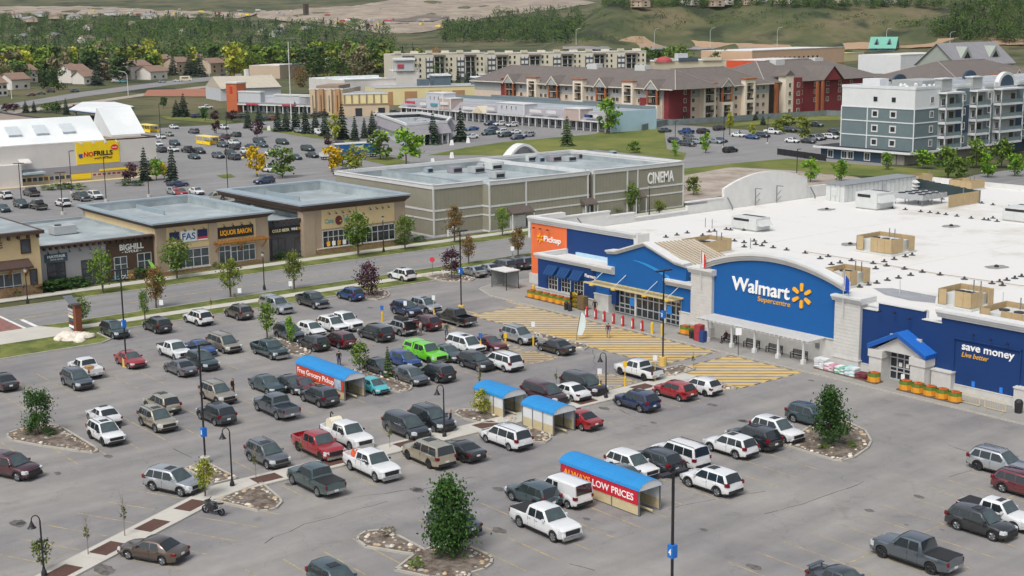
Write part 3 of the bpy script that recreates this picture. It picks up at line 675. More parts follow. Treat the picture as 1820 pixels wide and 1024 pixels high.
# ---------------------------------------------------------------- rooftop equipment: each unit a thing standing on the roof
RZ=6.22
def fan(bm,x,y,z,r):bm.cyl((x,y,z),(x,y,z+.12),r,r,14)
def screen_unit(x0,x1,y0,y1,h,label,gap=True):
    r=thing('rooftop_unit',label,'rooftop unit',((x0+x1)/2,(y0+y1)/2,RZ),0,'screened rooftop units')
    part(r,'plant_block',MB().box(x0+.5,x1-.5,y0+.5,y1-.5,RZ,RZ+h-.45),litm)
    b=MB()
    for i in range(3):fan(b,x0+1.2+(x1-x0-2.4)*i/2,(y0+y1)/2,RZ+h-.45,.5)
    part(r,'fan_guard',b,metal_d)
    n=max(3,int((x1-x0)/.95));m_=max(3,int((y1-y0)/.95))
    for i in range(n):
        xa=x0+(x1-x0)*i/n;xb=x0+(x1-x0)*(i+1)/n-.03
        if not(gap and i==1):part(r,'screen_panel',MB().box(xa,xb,y0,y0+.06,RZ+.25,RZ+h),tanm)
        part(r,'screen_panel',MB().box(xa,xb,y1-.06,y1,RZ+.25,RZ+h),tanm)
    for i in range(m_):
        ya=y0+(y1-y0)*i/m_;yb=y0+(y1-y0)*(i+1)/m_-.03
        if not(gap and i==m_//2):part(r,'screen_panel',MB().box(x1-.06,x1,ya,yb,RZ+.25,RZ+h),tanm)
        part(r,'screen_panel',MB().box(x0,x0+.06,ya,yb,RZ+.25,RZ+h),tanm)
    part(r,'base_rail',MB().box(x0-.15,x1+.15,y0-.15,y1+.15,RZ,RZ+.2),litm)
    part(r,'pipe',MB().cyl((x0+2,y1-.8,RZ+h-.5),(x0+2,y1-.8,RZ+h+.7),.06).cyl((x0+2.8,y1-.8,RZ+h-.5),(x0+2.8,y1-.8,RZ+h+.7),.06),steel)
    return r
screen_unit(-8.2,-3.0,26.3,31.0,2.0,'tan screened rooftop unit alone in the middle of the white roof')
screen_unit(-22.0,-18.2,9.6,14.6,1.7,'tan screened rooftop unit behind the tan metal gable roof',False)
screen_unit(17.4,21.2,5.7,9.6,1.8,'tan screened rooftop unit above the dark blue side porch wall')
screen_unit(24.5,30.0,1.9,6.4,1.5,'tan screened rooftop unit at the right edge above the slogan')
screen_unit(29.5,34.5,6.9,10.4,1.9,'tan screened rooftop unit cut by the right edge of the picture')
screen_unit(2.6,6.0,6.6,10.0,1.8,'tan screened rooftop unit behind the end of the arched cornice')
screen_unit(-45+1.2,-41.6,87.4,91.4,1.8,'tan screened rooftop unit beside the far low parapet wall',False)
screen_unit(-36.4,-32.1,88.5,92.3,1.5,'tan screened rooftop unit farthest right at the rear of the roof',False)
def rtu(x0,x1,y0,y1,h,label,m=litm):
    r=thing('rooftop_unit',label,'rooftop unit',((x0+x1)/2,(y0+y1)/2,RZ),0,'bare metal rooftop units')
    part(r,'cabinet',MB().box(x0,x1,y0,y1,RZ+.2,RZ+h),m);part(r,'curb',MB().box(x0+.1,x1-.1,y0+.1,y1-.1,RZ,RZ+.2),greym)
    part(r,'intake_hood',MB().ext([(x1,y0+.2,RZ+h*.85),(x1+.8,y0+.2,RZ+h*.45),(x1,y0+.2,RZ+h*.45)],(0,y1-y0-.4,0)),m)
    part(r,'top_grille',MB().box(x0+.4,x1-.4,y1-1.0,y1-.35,RZ+h,RZ+h+.04),metal_d);part(r,'side_grille',MB().box(x0+.4,x0+(x1-x0)*.7,y0-.02,y0,RZ+h*.72,RZ+h*.9),metal_d)
    for i in(1,2):part(r,'access_panel',MB().box(x0+(x1-x0)*i/3-.01,x0+(x1-x0)*i/3+.01,y0-.012,y0,RZ+.3,RZ+h-.1),greym)
    return r
rtu(-31.1,-26.6,28.8,31.6,1.8,'white boxy rooftop unit nearest the cinema side of the roof')
rtu(-32.3,-28.4,57.8,62.0,2.5,'white boxy rooftop unit in front of the long grey plant room')
rtu(-10.3,-5.0,62.2,66.5,2.0,'white boxy rooftop unit cut by the right edge of the picture')
PR_=thing('plant_room','long grey sheet metal plant room on the white roof','plant room',(-39,70,RZ))
part(PR_,'wall',MB().box(-41.0,-37.4,61.8,80.5,RZ,RZ+2.6),litm);part(PR_,'roof',MB().box(-41.2,-37.2,61.6,80.7,RZ+2.6,RZ+2.72),mat('grey_metal_roof','#8b9093',.5,.08,.5,metal=.2))
for i in range(16):part(PR_,'siding_rib',MB().box(-37.4,-37.34,62.6+i*1.1,62.7+i*1.1,RZ,RZ+2.6),greym)
for i in range(3):part(PR_,'siding_rib',MB().box(-40.1+i*.9,-40.02+i*.9,61.74,61.8,RZ,RZ+2.6),greym)
part(PR_,'hatch',MB().box(-39.8,-38.8,61.72,61.8,RZ+.9,RZ+2.2),litm);part(PR_,'door',MB().box(-37.4,-37.32,71.4,72.3,RZ,RZ+2.0),greym)
for z in(.4,1.0,1.6):part(PR_,'louvre_hood',MB().ext([(-37.4,79.4,RZ+z+.5),(-36.6,79.4,RZ+z),(-37.4,79.4,RZ+z)],(0,1.1,0)),trim)
CU=thing('condenser_rack','rack of dark condenser fans beside the tan wind screen','condenser',(-28.5,69,RZ))
for i in range(4):
    b=MB();y0=66.2+i*1.7;b.box(-31.4,-26.2,y0,y0+1.3,RZ+.9,RZ+1.7);part(CU,'coil_box',b,greym)
    b=MB()
    for k in range(3):fan(b,-30.4+k*1.8,y0+.65,RZ+1.7,.55)
    part(CU,'fan',b,metal_d)
b=MB()
for x in(-31.2,-28.8,-26.4):
    for y in(66.4,68.9,71.5):b.box(x-.06,x+.06,y-.06,y+.06,RZ,RZ+.9)
part(CU,'leg',b,steel)
SC=thing('wind_screen','L-shaped tan and dark wind screen round rooftop plant','screen',(-27,76,RZ))
for i in range(9):part(SC,'screen_panel',MB().box(-22.85,-22.75,67.9+i*.9,68.78+i*.9,RZ+.1,RZ+1.9),tanm)
for i in range(10):part(SC,'screen_panel',MB().box(-39.2+i*1.64,-37.6+i*1.64,76.2+(9-i)*.72,76.3+(9-i)*.72,RZ+.2,RZ+1.9),mat('dark_green_screen','#2a3a3c',.7,.1))
for i in range(5):part(SC,'post',MB().box(-38.4+i*3.9,-38.2+i*3.9,75.9+(4-i)*1.7,76.1+(4-i)*1.7,RZ,RZ+2.0),steel)
# pitch pockets and vents scattered on the roof, each one a thing
vm_=MB();vm_.lathe([(.42,0),(.38,.05),(.14,.1),(.12,.3),(.1,.32),(0,.32)],8);vm_=vm_.mesh('roof_vent',roofv)
t6,t7,t8,t2=T(1120,290,5.353),T(1440,270,4.789),T(1420,440,4.55),T(1060,400,4.6545)
VENTS=t6(340,705,445,685,543,665,690,690,765,705,752,655,803,648,880,722,992,742,1083,757,1180,742,1280,757,1195,775,1255,787,1085,798,1360,805,1488,827,1665,857,915,632,955,637,1085,640)+t8(172,90,236,74,262,138,332,125,425,107,600,130,690,115,708,150,770,97,860,75,915,62,620,172,528,192,853,175,903,225,805,247,715,265,630,288,558,302,490,320,998,200,1142,222,1338,257,1560,292,1645,307,1622,278,1680,265,1745,250,1800,235)+t7(700,482,810,492,940,510,1018,518,1088,527,1155,535,1248,548,1370,565,1480,578,1515,582,1590,592,1555,565,1460,438,1555,452,1690,470,1125,403)
seenv=set()
for p in VENTS:
    x,y=G(p[0],p[1],RZ);tag(obj('roof_vent',vm_,None,(x,y,RZ),random.uniform(0,6)),'small dark vent on the big white store roof','roof vent','dark vents scattered on the white roof')
dr=mat('roof_stain','#8d8b88',.8,.25,1.5)
for p in t7(1200,632,1585,980,140,490,340,787):
    x,y=G(p[0],p[1],RZ);r=thing('roof_drain','round roof drain in a dark stain on the white roof','roof drain',(x,y,RZ),0,'drains on the white store roof')
    b=MB();n=20;b.poly([(1.15*math.cos(6.283*i/n)*random.uniform(.8,1.2),1.5*math.sin(6.283*i/n)*random.uniform(.8,1.2),.006)for i in range(n)]);obj('stain',b.mesh('stain',dr),r)
    b=MB();b.lathe([(.3,0),(.26,.2),(.1,.28),(0,.28)],8);obj('strainer',b.mesh('strainer',metal_d),r)
for p in t6(735,780,1145,810,715,610,780,620):x,y=G(p[0],p[1],RZ);tag(obj('vent_pipe',MB().cyl((0,0,0),(0,0,1.3),.05,.05,6).mesh('vent_pipe',steel),None,(x,y,RZ)),'thin vent pipe standing on the white store roof','vent pipe','vent pipes on the store roof')
for p in t8(1387,410,1648,480,815,370):x,y=G(p[0],p[1],RZ);tag(obj('vent_pipe',MB().cyl((0,0,0),(0,0,1.5),.05,.05,6).mesh('vent_pipe',litm),None,(x,y,RZ)),'thin vent pipe standing on the white store roof','vent pipe','vent pipes on the store roof')
gl=MB();pts=[G(*p,RZ)for p in t8(60,40,700,145,1100,215,1820,318)]
gl.tube([(p[0],p[1],RZ+.1)for p in pts],.04,5);one('gas_pipe',gl,mat('brown_pipe','#a39482',.6,.05),'long thin pipe running across the white store roof','pipe')
# flags on the roof edge
def flag(x,y,z0,h,label,col,wh):
    r=thing('flagpole',label,'flag',(x,y,z0))
    obj('pole',MB().cyl((0,0,0),(0,0,h),.05,.035,8).mesh('pole',litm),r)
    b=MB();nx=8
    for i in range(nx):
        def pt(i,top):t=i/nx;return(.06+.55*t+.05*math.sin(i),-.15*math.sin(t*6),h-.1-(0 if top else 1.5)-1.1*t)
        b.poly([pt(i,0),pt(i+1,0),pt(i+1,1),pt(i,1)],1 if i in wh else 0)
    obj('flag',b.mesh('flag',[col,letw]),r)
flag(12.2,-2.75,5.3,5.0,'blue flag hanging limp on a pole at the right white pilaster',mat('blue_cloth','#1f4fb0',.8,.1),(2,))
flag(-7.1,-2.75,5.3,4.9,'red and white flag hanging limp on a pole at the left pilaster',mat('red_cloth','#c0302c',.8,.1),(3,4))
# dark standing water on the roof behind the side porch wall
b=MB();b.poly([(x,y,6.218)for x,y in[G(*p,6.2)for p in t8(600,330,760,330,1110,395,1100,450,900,430,700,385)]]);part(ST,'roof_puddle',b,mat('wet_membrane','#8e9093',.25,.2,.4))

# ================================================================ shops across the road (fronts face +X at X = -83)
tanw=mat('tan_stucco','#a3927e',.85,.06,.8,bump=.15);cream=mat('cream_stucco','#cdb78d',.85,.05,.8,bump=.12);browncor=mat('brown_cornice','#5c4a40',.7,.08,1.)
greyw=mat('grey_stucco','#a5a4a8',.85,.05,.8,bump=.12);brownw=mat('brown_siding','#4f3e31',.8,.1,1.5);charw=mat('charcoal_stucco','#4a4b51',.85,.08,.8)
memb=blend_mat('grey_membrane_roof','#8b9599','#a9b2b4',.12,rough=.75,bump=.05,bs=2);blueflash=mat('blue_grey_flashing','#9aa8b0',.5,.06,.6,metal=.2)
stone=mat('rubble_stone','#9a7d5e',.9,.3,3.,bump=.6);alu=mat('aluminium','#c9ccce',.4,.04,2,metal=.3);woodb=mat('orange_timber','#96682f',.7,.15,3);dbrown=mat('dark_brown_timber','#4b3a33',.75,.12,3)
signblk=mat('black_sign',(.02,.018,.018),.5,.1);signblue=mat('slate_sign','#3b5566',.6,.05)
def shell(r,x0,x1,y0,y1,h,roofz,wm,pw=.35,rm=None,front=None):
    """flat-roofed block: walls with a parapet and a roof sheet set down inside it"""
    b=MB();b.box(x0,x1,y0,y1,0,roofz-.02,bottom=False);part(r,'wall',b,wm)
    b=MB();b.box(x1-pw,x1,y0,y1,roofz-.02,h);b.box(x0,x0+pw,y0,y1,roofz-.02,h);b.box(x0+pw,x1-pw,y0,y0+pw,roofz-.02,h);b.box(x0+pw,x1-pw,y1-pw,y1,roofz-.02,h);part(r,'parapet',b,wm)
    part(r,'roof',MB().box(x0+pw,x1-pw,y0+pw,y1-pw,roofz-.02,roofz+.02),rm or memb)
    b=MB();k=.03;a_,c_,d_,e_=x0+pw,x1-pw,y0+pw,y1-pw;b.box(a_,a_+k,d_,e_,roofz,h-.02);b.box(c_-k,c_,d_,e_,roofz,h-.02);b.box(a_,c_,d_,d_+k,roofz,h-.02);b.box(a_,c_,e_-k,e_,roofz,h-.02);part(r,'parapet_lining',b,rm or memb)
    b=MB();t=.06;e=.05
    for a in((x1-pw-e,x1+e,y0-e,y1+e),(x0-e,x0+pw+e,y0-e,y1+e),(x0+pw,x1-pw,y0-e,y0+pw+e),(x0+pw,x1-pw,y1-pw-e,y1+e)):b.box(*a,h,h+t)
    part(r,'coping',b,blueflash)
def flare(r,x0,x1,y0,y1,z0,z1,out,m,steps=4,sides='xyY'):
    b=MB()
    for k in range(steps):
        o=out*(k+.6)/steps;za,zb=z0+(z1-z0)*k/steps,z0+(z1-z0)*(k+1)/steps
        b.box(x0-(o if 'b' in sides else 0),x1+o,y0-(o if 'y' in sides else 0),y1+(o if 'Y' in sides else 0),za,zb)
    return b
def storefront(r,y0,y1,z0,z1,X,ny,zs,fr=alu,pane=glass,name='shop_window'):
    f=MB();wd=(y1-y0)/ny
    for i in range(ny+1):f.box(X-.02,X+.10,y0+wd*i-.05,y0+wd*i+.05,z0,z1)
    for z in zs:f.box(X-.02,X+.09,y0,y1,z-.05,z+.05)
    q=part(r,name,f,fr)
    for i in range(ny):
        for za,zb in zip(zs,zs[1:]):part(q,'pane',MB().box(X,X+.04,y0+wd*i+.05,y0+wd*(i+1)-.05,za+.05,zb-.05),pane)
    return q
def goose(r,X,y,z,m=metal_d):
    part(r,'wall_lamp',MB().tube([(X,y,z),(X+.35,y,z+.18),(X+.55,y,z+.02)],.03,5).lathe([(.03,.16),(.2,-.05),(.2,-.08)],8,(X+.55,y,z-.1)),m)
# --- tan corner shop at the left edge
r=thing('corner_shop','tan corner shop with bracketed eaves at the left edge of the picture','shop',(-95,-55,0))
shell(r,-108,-82,-66,-48.9,8.0,7.0,cream);part(r,'eaves',MB().box(-108.4,-81.2,-66.5,-48.4,8.06,8.5),dbrown);part(r,'roof_deck',MB().box(-107.8,-81.9,-66,-49.0,8.5,8.56),memb)
for i in range(14):part(r,'eave_bracket',MB().box(-82,-81.35,-65.8+i*1.27,-65.55+i*1.27,7.55,8.06),dbrown)
window(r,'X+',-50.75,6.5,-82,1.35,1.9,1,1,dbrown,glass,fw=.18)
part(r,'porch_roof',MB().ext([(-82,-56.5,4.9),(-80.2,-56.5,4.1),(-80.2,-56.5,3.85),(-82,-56.5,3.95)],(0,6,0)),dbrown)
for y in(-56,-53.3,-51):part(r,'porch_bracket',MB().bar((-82,y,2.6),(-80.5,y,3.8),.16),woodb)
window(r,'X+',-50.0,1.9,-82,1.0,3.0,1,2,dbrown,glass,fw=.12);storefront(r,-56.2,-51.6,.3,3.2,-82,4,(.35,1.5,3.15),alu)
part(r,'stone_base',MB().box(-82.2,-81.8,-66,-49,0,1.3),stone)
text(r,'lettering','E','X+',-81.98,-54.6,6.6,.75,signblk,.9,.02,.08)
# --- low grey and brown shops
r=thing('low_shops','low shop building, half grey and half dark brown, with bracketed eave','shop',(-96,-40,0))
shell(r,-109,-84,-48.9,-32.2,5.75,5.4,greyw)
part(r,'brown_front',MB().box(-84,-83.9,-39.1,-32.25,0,5.7),brownw);part(r,'eave',MB().box(-84.2,-83.2,-48.95,-32.2,5.75,5.95),dbrown)
for i in range(20):part(r,'eave_bracket',MB().box(-83.98,-83.35,-48.7+i*.85,-48.45+i*.85,5.35,5.75),dbrown)
part(r,'sign_board',MB().box(-84,-83.85,-47.7,-44.6,3.65,4.75),signblue)
text(r,'lettering','MAYFAIR','X+',-83.84,-47.35,4.2,.38,letw,2.5,.012,.03);text(r,'lettering','DENTAL CENTRE','X+',-83.84,-47.0,3.88,.16,letw,1.8,.004,.03)
text(r,'lettering','BIGHILL','X+',-83.88,-37.2,4.15,.8,letw,3.5,.03,.06);text(r,'lettering','- CYCLE -','X+',-83.88,-36.9,3.72,.3,letw,2.8,.012,.05)
for i in range(6):goose(r,-84,-47.3+i*1.45,5.0)
storefront(r,-47.4,-45.0,.5,3.55,-84,2,(.55,2.3,3.5),dbrown);storefront(r,-42.7,-40.3,.5,3.4,-84,2,(.55,2.2,3.35),dbrown);storefront(r,-38.1,-36.3,.14,3.3,-83.9,2,(.2,2.2,3.25));storefront(r,-34.7,-32.7,.8,3.45,-83.9,2,(.85,2.3,3.4))
part(r,'stone_base',MB().box(-84,-83.7,-36.2,-32.3,0,1.25),stone);part(r,'wall_base',MB().box(-84.1,-83.8,-48.8,-39.2,0,.5),charw)
u=thing('rooftop_unit','single grey rooftop unit on the low grey and brown shops','rooftop unit',(-96,-40.5,5.42));obj('cabinet',MB().box(-1.3,1.3,-1.6,1.6,.15,1.3).mesh('cabinet',greym),u);obj('curb',MB().box(-1.1,1.1,-1.4,1.4,0,.15).mesh('curb',memb),u);obj('hood',MB().ext([(-.9,1.6,1.0),(-.9,2.1,.6),(-.9,1.6,.6)],(1.8,0,0)).mesh('hood',greym),u);obj('fan',MB().cyl((0,-.6,1.3),(0,-.6,1.42),.5,.5,12).mesh('fan',metal_d),u)
# --- tall tan shops with the flared brown cornice
r=thing('tan_shops','tan shop building with flared brown cornice, liquor shop and red-blue signs','shop',(-96,-23,0))
shell(r,-109,-83,-32.2,-14.5,7.3,6.3,tanw)
b=flare(r,-109,-83,-32.2,-14.5,6.75,7.3,.7,browncor,sides='xyYb');bb=MB();bb.v=[(x,y,z)for x,y,z in b.v];bb.f=b.f;bb.m=b.m
bb=MB()
for k in range(4):
    o=.7*(k+.6)/4;za,zb=6.75+.15*k,6.75+.15*(k+1)
    bb.box(-83,-83+o,-32.2-o,-14.5+o,za,zb);bb.box(-109-o,-83,-32.2-o,-32.2,za,zb);bb.box(-109-o,-83,-14.5,-14.5+o,za,zb)
part(r,'cornice',bb,browncor)
part(r,'cornice_cap',MB().box(-83.4,-82.2,-33,-13.7,7.36,7.6).box(-109.8,-83.4,-33,-31.8,7.36,7.6).box(-109.8,-83.4,-14.9,-13.7,7.36,7.6).box(-109.8,-108.6,-31.8,-14.9,7.36,7.6),blueflash)
part(r,'side_band',MB().box(-108,-83.1,-32.26,-32.2,5.6,6.7),cream)
part(r,'sign_panel',MB().box(-83.02,-82.94,-30.6,-24.2,3.5,6.7),cream);part(r,'sign_panel',MB().box(-83.02,-82.93,-22.9,-16.6,3.3,6.7),cream);part(r,'pier',MB().box(-83.0,-82.7,-24.2,-22.9,0,6.7),tanw)
part(r,'stone_base',MB().box(-83,-82.75,-32.1,-16,0,.55),stone);part(r,'sill',MB().box(-83,-82.68,-30.6,-24.2,.55,.68),conc)
for y0,y1 in((-30.2,-28.7),(-25.9,-24.4)):
    part(r,'sign_board',MB().box(-82.94,-82.86,y0,y1,4.95,6.0),mat('navy_sign','#252a55',.5,.05));part(r,'sign_stripe',MB().box(-82.94,-82.85,y0,y1,4.62,4.94),mat('red_sign','#c0384a',.5,.05));part(r,'sign_stripe',MB().box(-82.94,-82.85,y0,y1,4.45,4.61),letw)
part(r,'sign_board',MB().box(-82.94,-82.84,-28.5,-26.1,4.45,6.0),mat('pale_sign','#dfe6ea',.5,.03));text(r,'lettering','FAS','X+',-82.83,-28.3,4.75,.95,mat('blue_letters','#2c4f86',.5,0),2.0,.02,.04)
part(r,'sign_board',MB().box(-82.93,-82.82,-22.75,-17.05,4.3,5.9),signblk);text(r,'lettering','LIQUOR BARON','X+',-82.81,-22.4,4.75,.72,lety,5.0,.02,.05)
for y in(-29.5,-28.0,-26.6,-25.1,-21.9,-20.5,-19.1,-17.7):goose(r,-82.93,y,6.2)
storefront(r,-30.4,-24.3,.7,3.35,-82.98,5,(.75,2.1,3.3));storefront(r,-22.7,-20.9,.14,3.25,-82.95,2,(.2,2.4,3.2),name='shop_door');storefront(r,-20.8,-16.9,.65,3.05,-82.95,4,(.7,2.2,3.0))
pg=part(r,'trellis',MB().bar((-81.3,-23.6,3.75),(-81.3,-15.4,3.75),.14,.2).bar((-82.6,-23.6,3.75),(-82.6,-15.4,3.75),.14,.2),woodb)
for i in range(15):part(pg,'trellis_rafter',MB().bar((-82.95,-23.4+i*.56,3.95),(-80.9,-23.4+i*.56,3.95),.08,.18),woodb)
for y in(-23.3,-19.5,-15.7):part(pg,'trellis_brace',MB().bar((-82.9,y,2.4),(-81.4,y,3.7),.15),woodb)
part(r,'roof_divider',MB().box(-108,-98,-24,-23.8,6.3,7.0),blueflash)
# --- dark link shop
r=thing('dark_shop','narrow charcoal shop between two tan shop buildings','shop',(-96,-10.6,0))
shell(r,-108.5,-84,-14.4,-6.6,5.85,5.3,charw)
part(r,'sign_board',MB().box(-84,-83.86,-13.7,-7.5,3.75,4.85),signblk)
text(r,'lettering','COLD BEER','X+',-83.85,-13.4,4.1,.42,mat('cream_letters','#efe6b8',.4,0),2.9,.014,.04);text(r,'lettering','WINE','X+',-83.85,-10.2,4.12,.4,letw,1.1,.012,.04);text(r,'lettering','SPIRITS','X+',-83.85,-8.95,4.15,.36,lety,1.3,.01,.04)
storefront(r,-13.5,-11.3,.5,3.1,-84,2,(.55,2.2,3.05),dbrown);storefront(r,-9.6,-7.4,.14,3.1,-84,2,(.2,2.3,3.05),dbrown)
for i in range(4):goose(r,-84,-13.2+i*1.7,5.2)
for i in range(9):part(r,'eave_bracket',MB().box(-83.98,-83.5,-14.2+i*.88,-13.95+i*.88,5.5,5.85),dbrown)
for k,(x,y)in enumerate(((-101,-11.5),(-99,-9.3),(-96.2,-11.8))):
    u=thing('rooftop_unit','small grey rooftop unit on the charcoal link shop','rooftop unit',(x,y,5.32),0,'rooftop units on the charcoal shop');obj('cabinet',MB().box(-.8,.8,-.9,.9,.1,1.0).mesh('cabinet',greym),u);obj('fan',MB().cyl((0,0,1.0),(0,0,1.1),.5,.5,12).mesh('fan',metal_d),u);obj('curb',MB().box(-.7,.7,-.8,.8,0,.1).mesh('curb',memb),u)
# --- tan pet shop
r=thing('pet_shop','tan shop building with cream sign band and long windows beside the cinema','shop',(-95,.5,0))
shell(r,-108.5,-83,-6.6,10.0,7.7,6.4,tanw)
bb=MB()
for k in range(4):
    o=.7*(k+.6)/4;za,zb=6.85+.2*k,6.85+.2*(k+1)
    bb.box(-83,-83+o,-8.6-o,10+o,za,zb);bb.box(-109-o,-83,-8.6-o,-6.6,za,zb);bb.box(-109-o,-83,10,10+o,za,zb)
part(r,'cornice',bb,browncor);part(r,'cornice_cap',MB().box(-83.4,-82.2,-9.4,10.8,7.76,8.0).box(-109.5,-83.4,-9.4,-7.4,7.76,8.0).box(-109.5,-83.4,9.6,10.8,7.76,8.0).box(-109.5,-108.2,-7.4,9.6,7.76,8.0),blueflash)
part(r,'pier',MB().box(-84.5,-82.9,-8.6,-6.6,0,6.85),tanw)
part(r,'sign_panel',MB().box(-83.02,-82.94,-5.4,.7,3.85,6.8),cream);part(r,'sign_panel',MB().box(-83.02,-82.92,.9,7.9,3.85,6.8),cream)
text(r,'lettering','Cats','X+',-82.93,-4.9,4.7,.7,mat('teal_letters','#5f9c96',.5,0),1.6,.02,.05);b=MB();b.ext([(-82.93,-2.4+.62*math.cos(q),5.0+.72*math.sin(q))for q in[6.283*i/16 for i in range(16)]],(.06,0,0));part(r,'round_emblem',b,mat('maroon_sign','#6a2c33',.5,.05));text(r,'lettering','Us','X+',-82.93,-1.5,4.75,.7,mat('teal_letters','#5f9c96'),1.0,.02,.05)
for y in(-4.3,-3.1,-1.9,-.7,3.1,4.3,5.4,6.5):goose(r,-82.93,y,6.3)
storefront(r,-5.3,-.7,.95,3.6,-82.98,5,(1.0,2.6,3.55),pane=dglass);storefront(r,-.65,.25,.14,2.6,-82.98,1,(.2,2.55),pane=dglass,name='shop_door');storefront(r,.4,7.8,.95,3.5,-82.98,7,(1.0,2.5,3.45),pane=dglass)
part(r,'stone_base',MB().box(-83,-82.78,-6.4,9.9,0,.85),stone);part(r,'sill',MB().box(-83,-82.7,-6.4,9.9,.85,.96),conc);part(r,'roof_divider',MB().box(-108,-97,-1.1,-.9,6.4,7.2),blueflash)
for i in range(4):part(r,'window_poster',MB().box(-82.86,-82.84,-4.7+i*.95,-4.1+i*.95,1.2,1.9),[lety,letw,leto,letw][i])
# ================================================================ cinema
olive=mat('olive_siding','#908d7d',.8,.05,.6,bump=.2,bscale=6);olive_d=mat('lower_siding','#76756c',.8,.05,.6)
CN=thing('cinema_building','olive grey cinema with white trim bands and flat pale roof','cinema',(-100,45,0))
shell(CN,-115,-84.9,16.9,27.0,7.9,6.9,olive);shell(CN,-115,-83,27.0,49.3,7.9,6.9,olive);shell(CN,-115,-84.3,49.3,50.3,7.9,6.9,olive);shell(CN,-115,-83,50.3,73.2,8.1,6.9,olive)
b=MB()
for z0,z1,o in((7.85,8.5,.12),(8.5,8.58,.2)):
    for x,y0,y1 in((-84.9,16.9,27.0),(-83,27.0,49.3),(-84.3,49.3,50.3),(-83,50.3,73.2)):b.box(x-.4,x+o,y0-o*.5,y1+o*.5,z0,z1)
    b.box(-115.1,-84.9,16.9-o,17.3,z0,z1);b.box(-115.1,-114.6,17.3,73.2,z0,z1);b.box(-114.6,-83,72.8,73.2+o,z0,z1);b.box(-114.6,-83.4,49.6,49.9,z0,z1)
part(CN,'parapet_cap',b,trim)
b=MB()
for z0,z1 in((4.15,4.45),(2.7,2.95),(0,.25)):
    for x,y0,y1 in((-84.9,16.9,27.0),(-83,27.0,49.3),(-83,50.3,73.2)):b.box(x,x+.07,y0,y1,z0,z1)
    b.box(-115,-84.83,16.83,16.9,z0,z1);b.box(-84.9,-83,26.93,27,z0,z1)
part(CN,'trim_band',b,trim)
for x,y in((-84.9,16.9),(-83,27.0),(-83,34.9),(-83,49.0),(-83,50.5),(-83,58.6),(-83,61.2),(-83,73.0)):part(CN,'trim_post',MB().box(x-.05,x+.1,y-.14,y+.14,0,7.85),trim)
b=MB()
for i in range(70):
    y=17.5+i*.8
    if y>72.8:break
    x=-84.9 if y<27 else-83
    if 49<y<50.6:continue
    b.box(x,x+.025,y,y+.05,.3,7.8)
for i in range(36):x=-114.5+i*.82;b.box(x,x+.05,16.875,16.9,.3,7.8)
part(CN,'siding_batten',b,olive)
text(CN,'lettering','CINEMA','X+',-82.98,63.7,5.05,2.05,letw,6.8,.05,.12)
for y0,y1,z in((30.7,35.6,2.9),(47.2,50.2,2.9),(59.5,62.2,3.0)):
    part(CN,'entrance_awning',MB().ext([(-83,y0,z+.9),(-81.5,y0,z),(-81.5,y0,z-.15),(-83,y0,z-.15)],(0,y1-y0,0)),mat('brown_shingle','#5e5550',.9,.15,3));part(CN,'entrance_doors',MB().box(-83,-82.9,y0+.6,y1-.6,0,2.3),trim)
    for y in(y0+.1,y1-.1):part(CN,'awning_post',MB().box(-81.7,-81.55,y-.07,y+.07,0,z-.1),trim)
part(CN,'door_leaf',MB().box(-82.9,-82.85,32.0,33.0,0,2.1),litm);part(CN,'service_box',MB().box(-84.5,-83.9,19.2,20.8,0,1.5),trim)
# curved false front at the back
pts=[(-117.5,56.5+9.5*i/16,7.4+3.1*math.sin(math.pi*i/16))for i in range(17)]
b=MB()
for p,q in zip(pts,pts[1:]):b.ext([p,q,(q[0],61.25+(q[1]-61.25)*.86,7.0+(q[2]-7.0)*.86),(p[0],61.25+(p[1]-61.25)*.86,7.0+(p[2]-7.0)*.86)],(2.2,0,0))
part(CN,'arched_front',b,trim);part(CN,'arched_front_wall',MB().ext([(-117,y,z)for _,y,z in[(0,57,6.5)]+[(0,61.25+(p[1]-61.25)*.84,7.0+(p[2]-7.0)*.84)for p in pts]+[(0,65.5,6.5)]],(.4,0,0)),greyw)
C1,C2=T(620,240,5.056),T(920,240,5.119)
for i,p in enumerate(C1(950,340,1145,340,1215,300,1300,310,1390,300,1330,390)+C2(105,240,330,240,470,240,560,215,600,195)):
    x,y=G(p[0],p[1],6.95);u=thing('rooftop_unit','grey rooftop unit on the cinema roof','rooftop unit',(x,y,6.93),0,'rooftop units on the cinema roof')
    w_=random.uniform(.8,1.3);obj('cabinet',MB().box(-w_,w_,-w_,w_,.15,random.uniform(1.0,1.5)).mesh('cabinet',random.choice([greym,litm,mat('mauve_metal','#8e8a92',.5,.1)])),u);obj('grille',MB().box(w_,w_+.03,-w_+.2,w_-.2,.3,.9).mesh('grille',metal_d),u);obj('curb',MB().box(-w_*.9,w_*.9,-w_*.9,w_*.9,0,.15).mesh('curb',memb),u)
for i,p in enumerate(C1(715,340,1570,300)+C2(205,245,860,190)):
    x,y=G(p[0],p[1],6.95);u=thing('roof_hood','pale blue metal exhaust hood on the cinema roof','exhaust hood',(x,y,6.93),0,'exhaust hoods on the cinema roof');obj('hood',MB().ext([(-.7,-.7,0),(.7,-.7,0),(.7,-.7,.9),(-.2,-.7,1.1),(-.7,-.7,.6)],(0,1.4,0)).mesh('hood',blueflash),u);obj('grille',MB().box(.7,.73,-.5,.5,.2,.8).mesh('grille',metal_d),u)
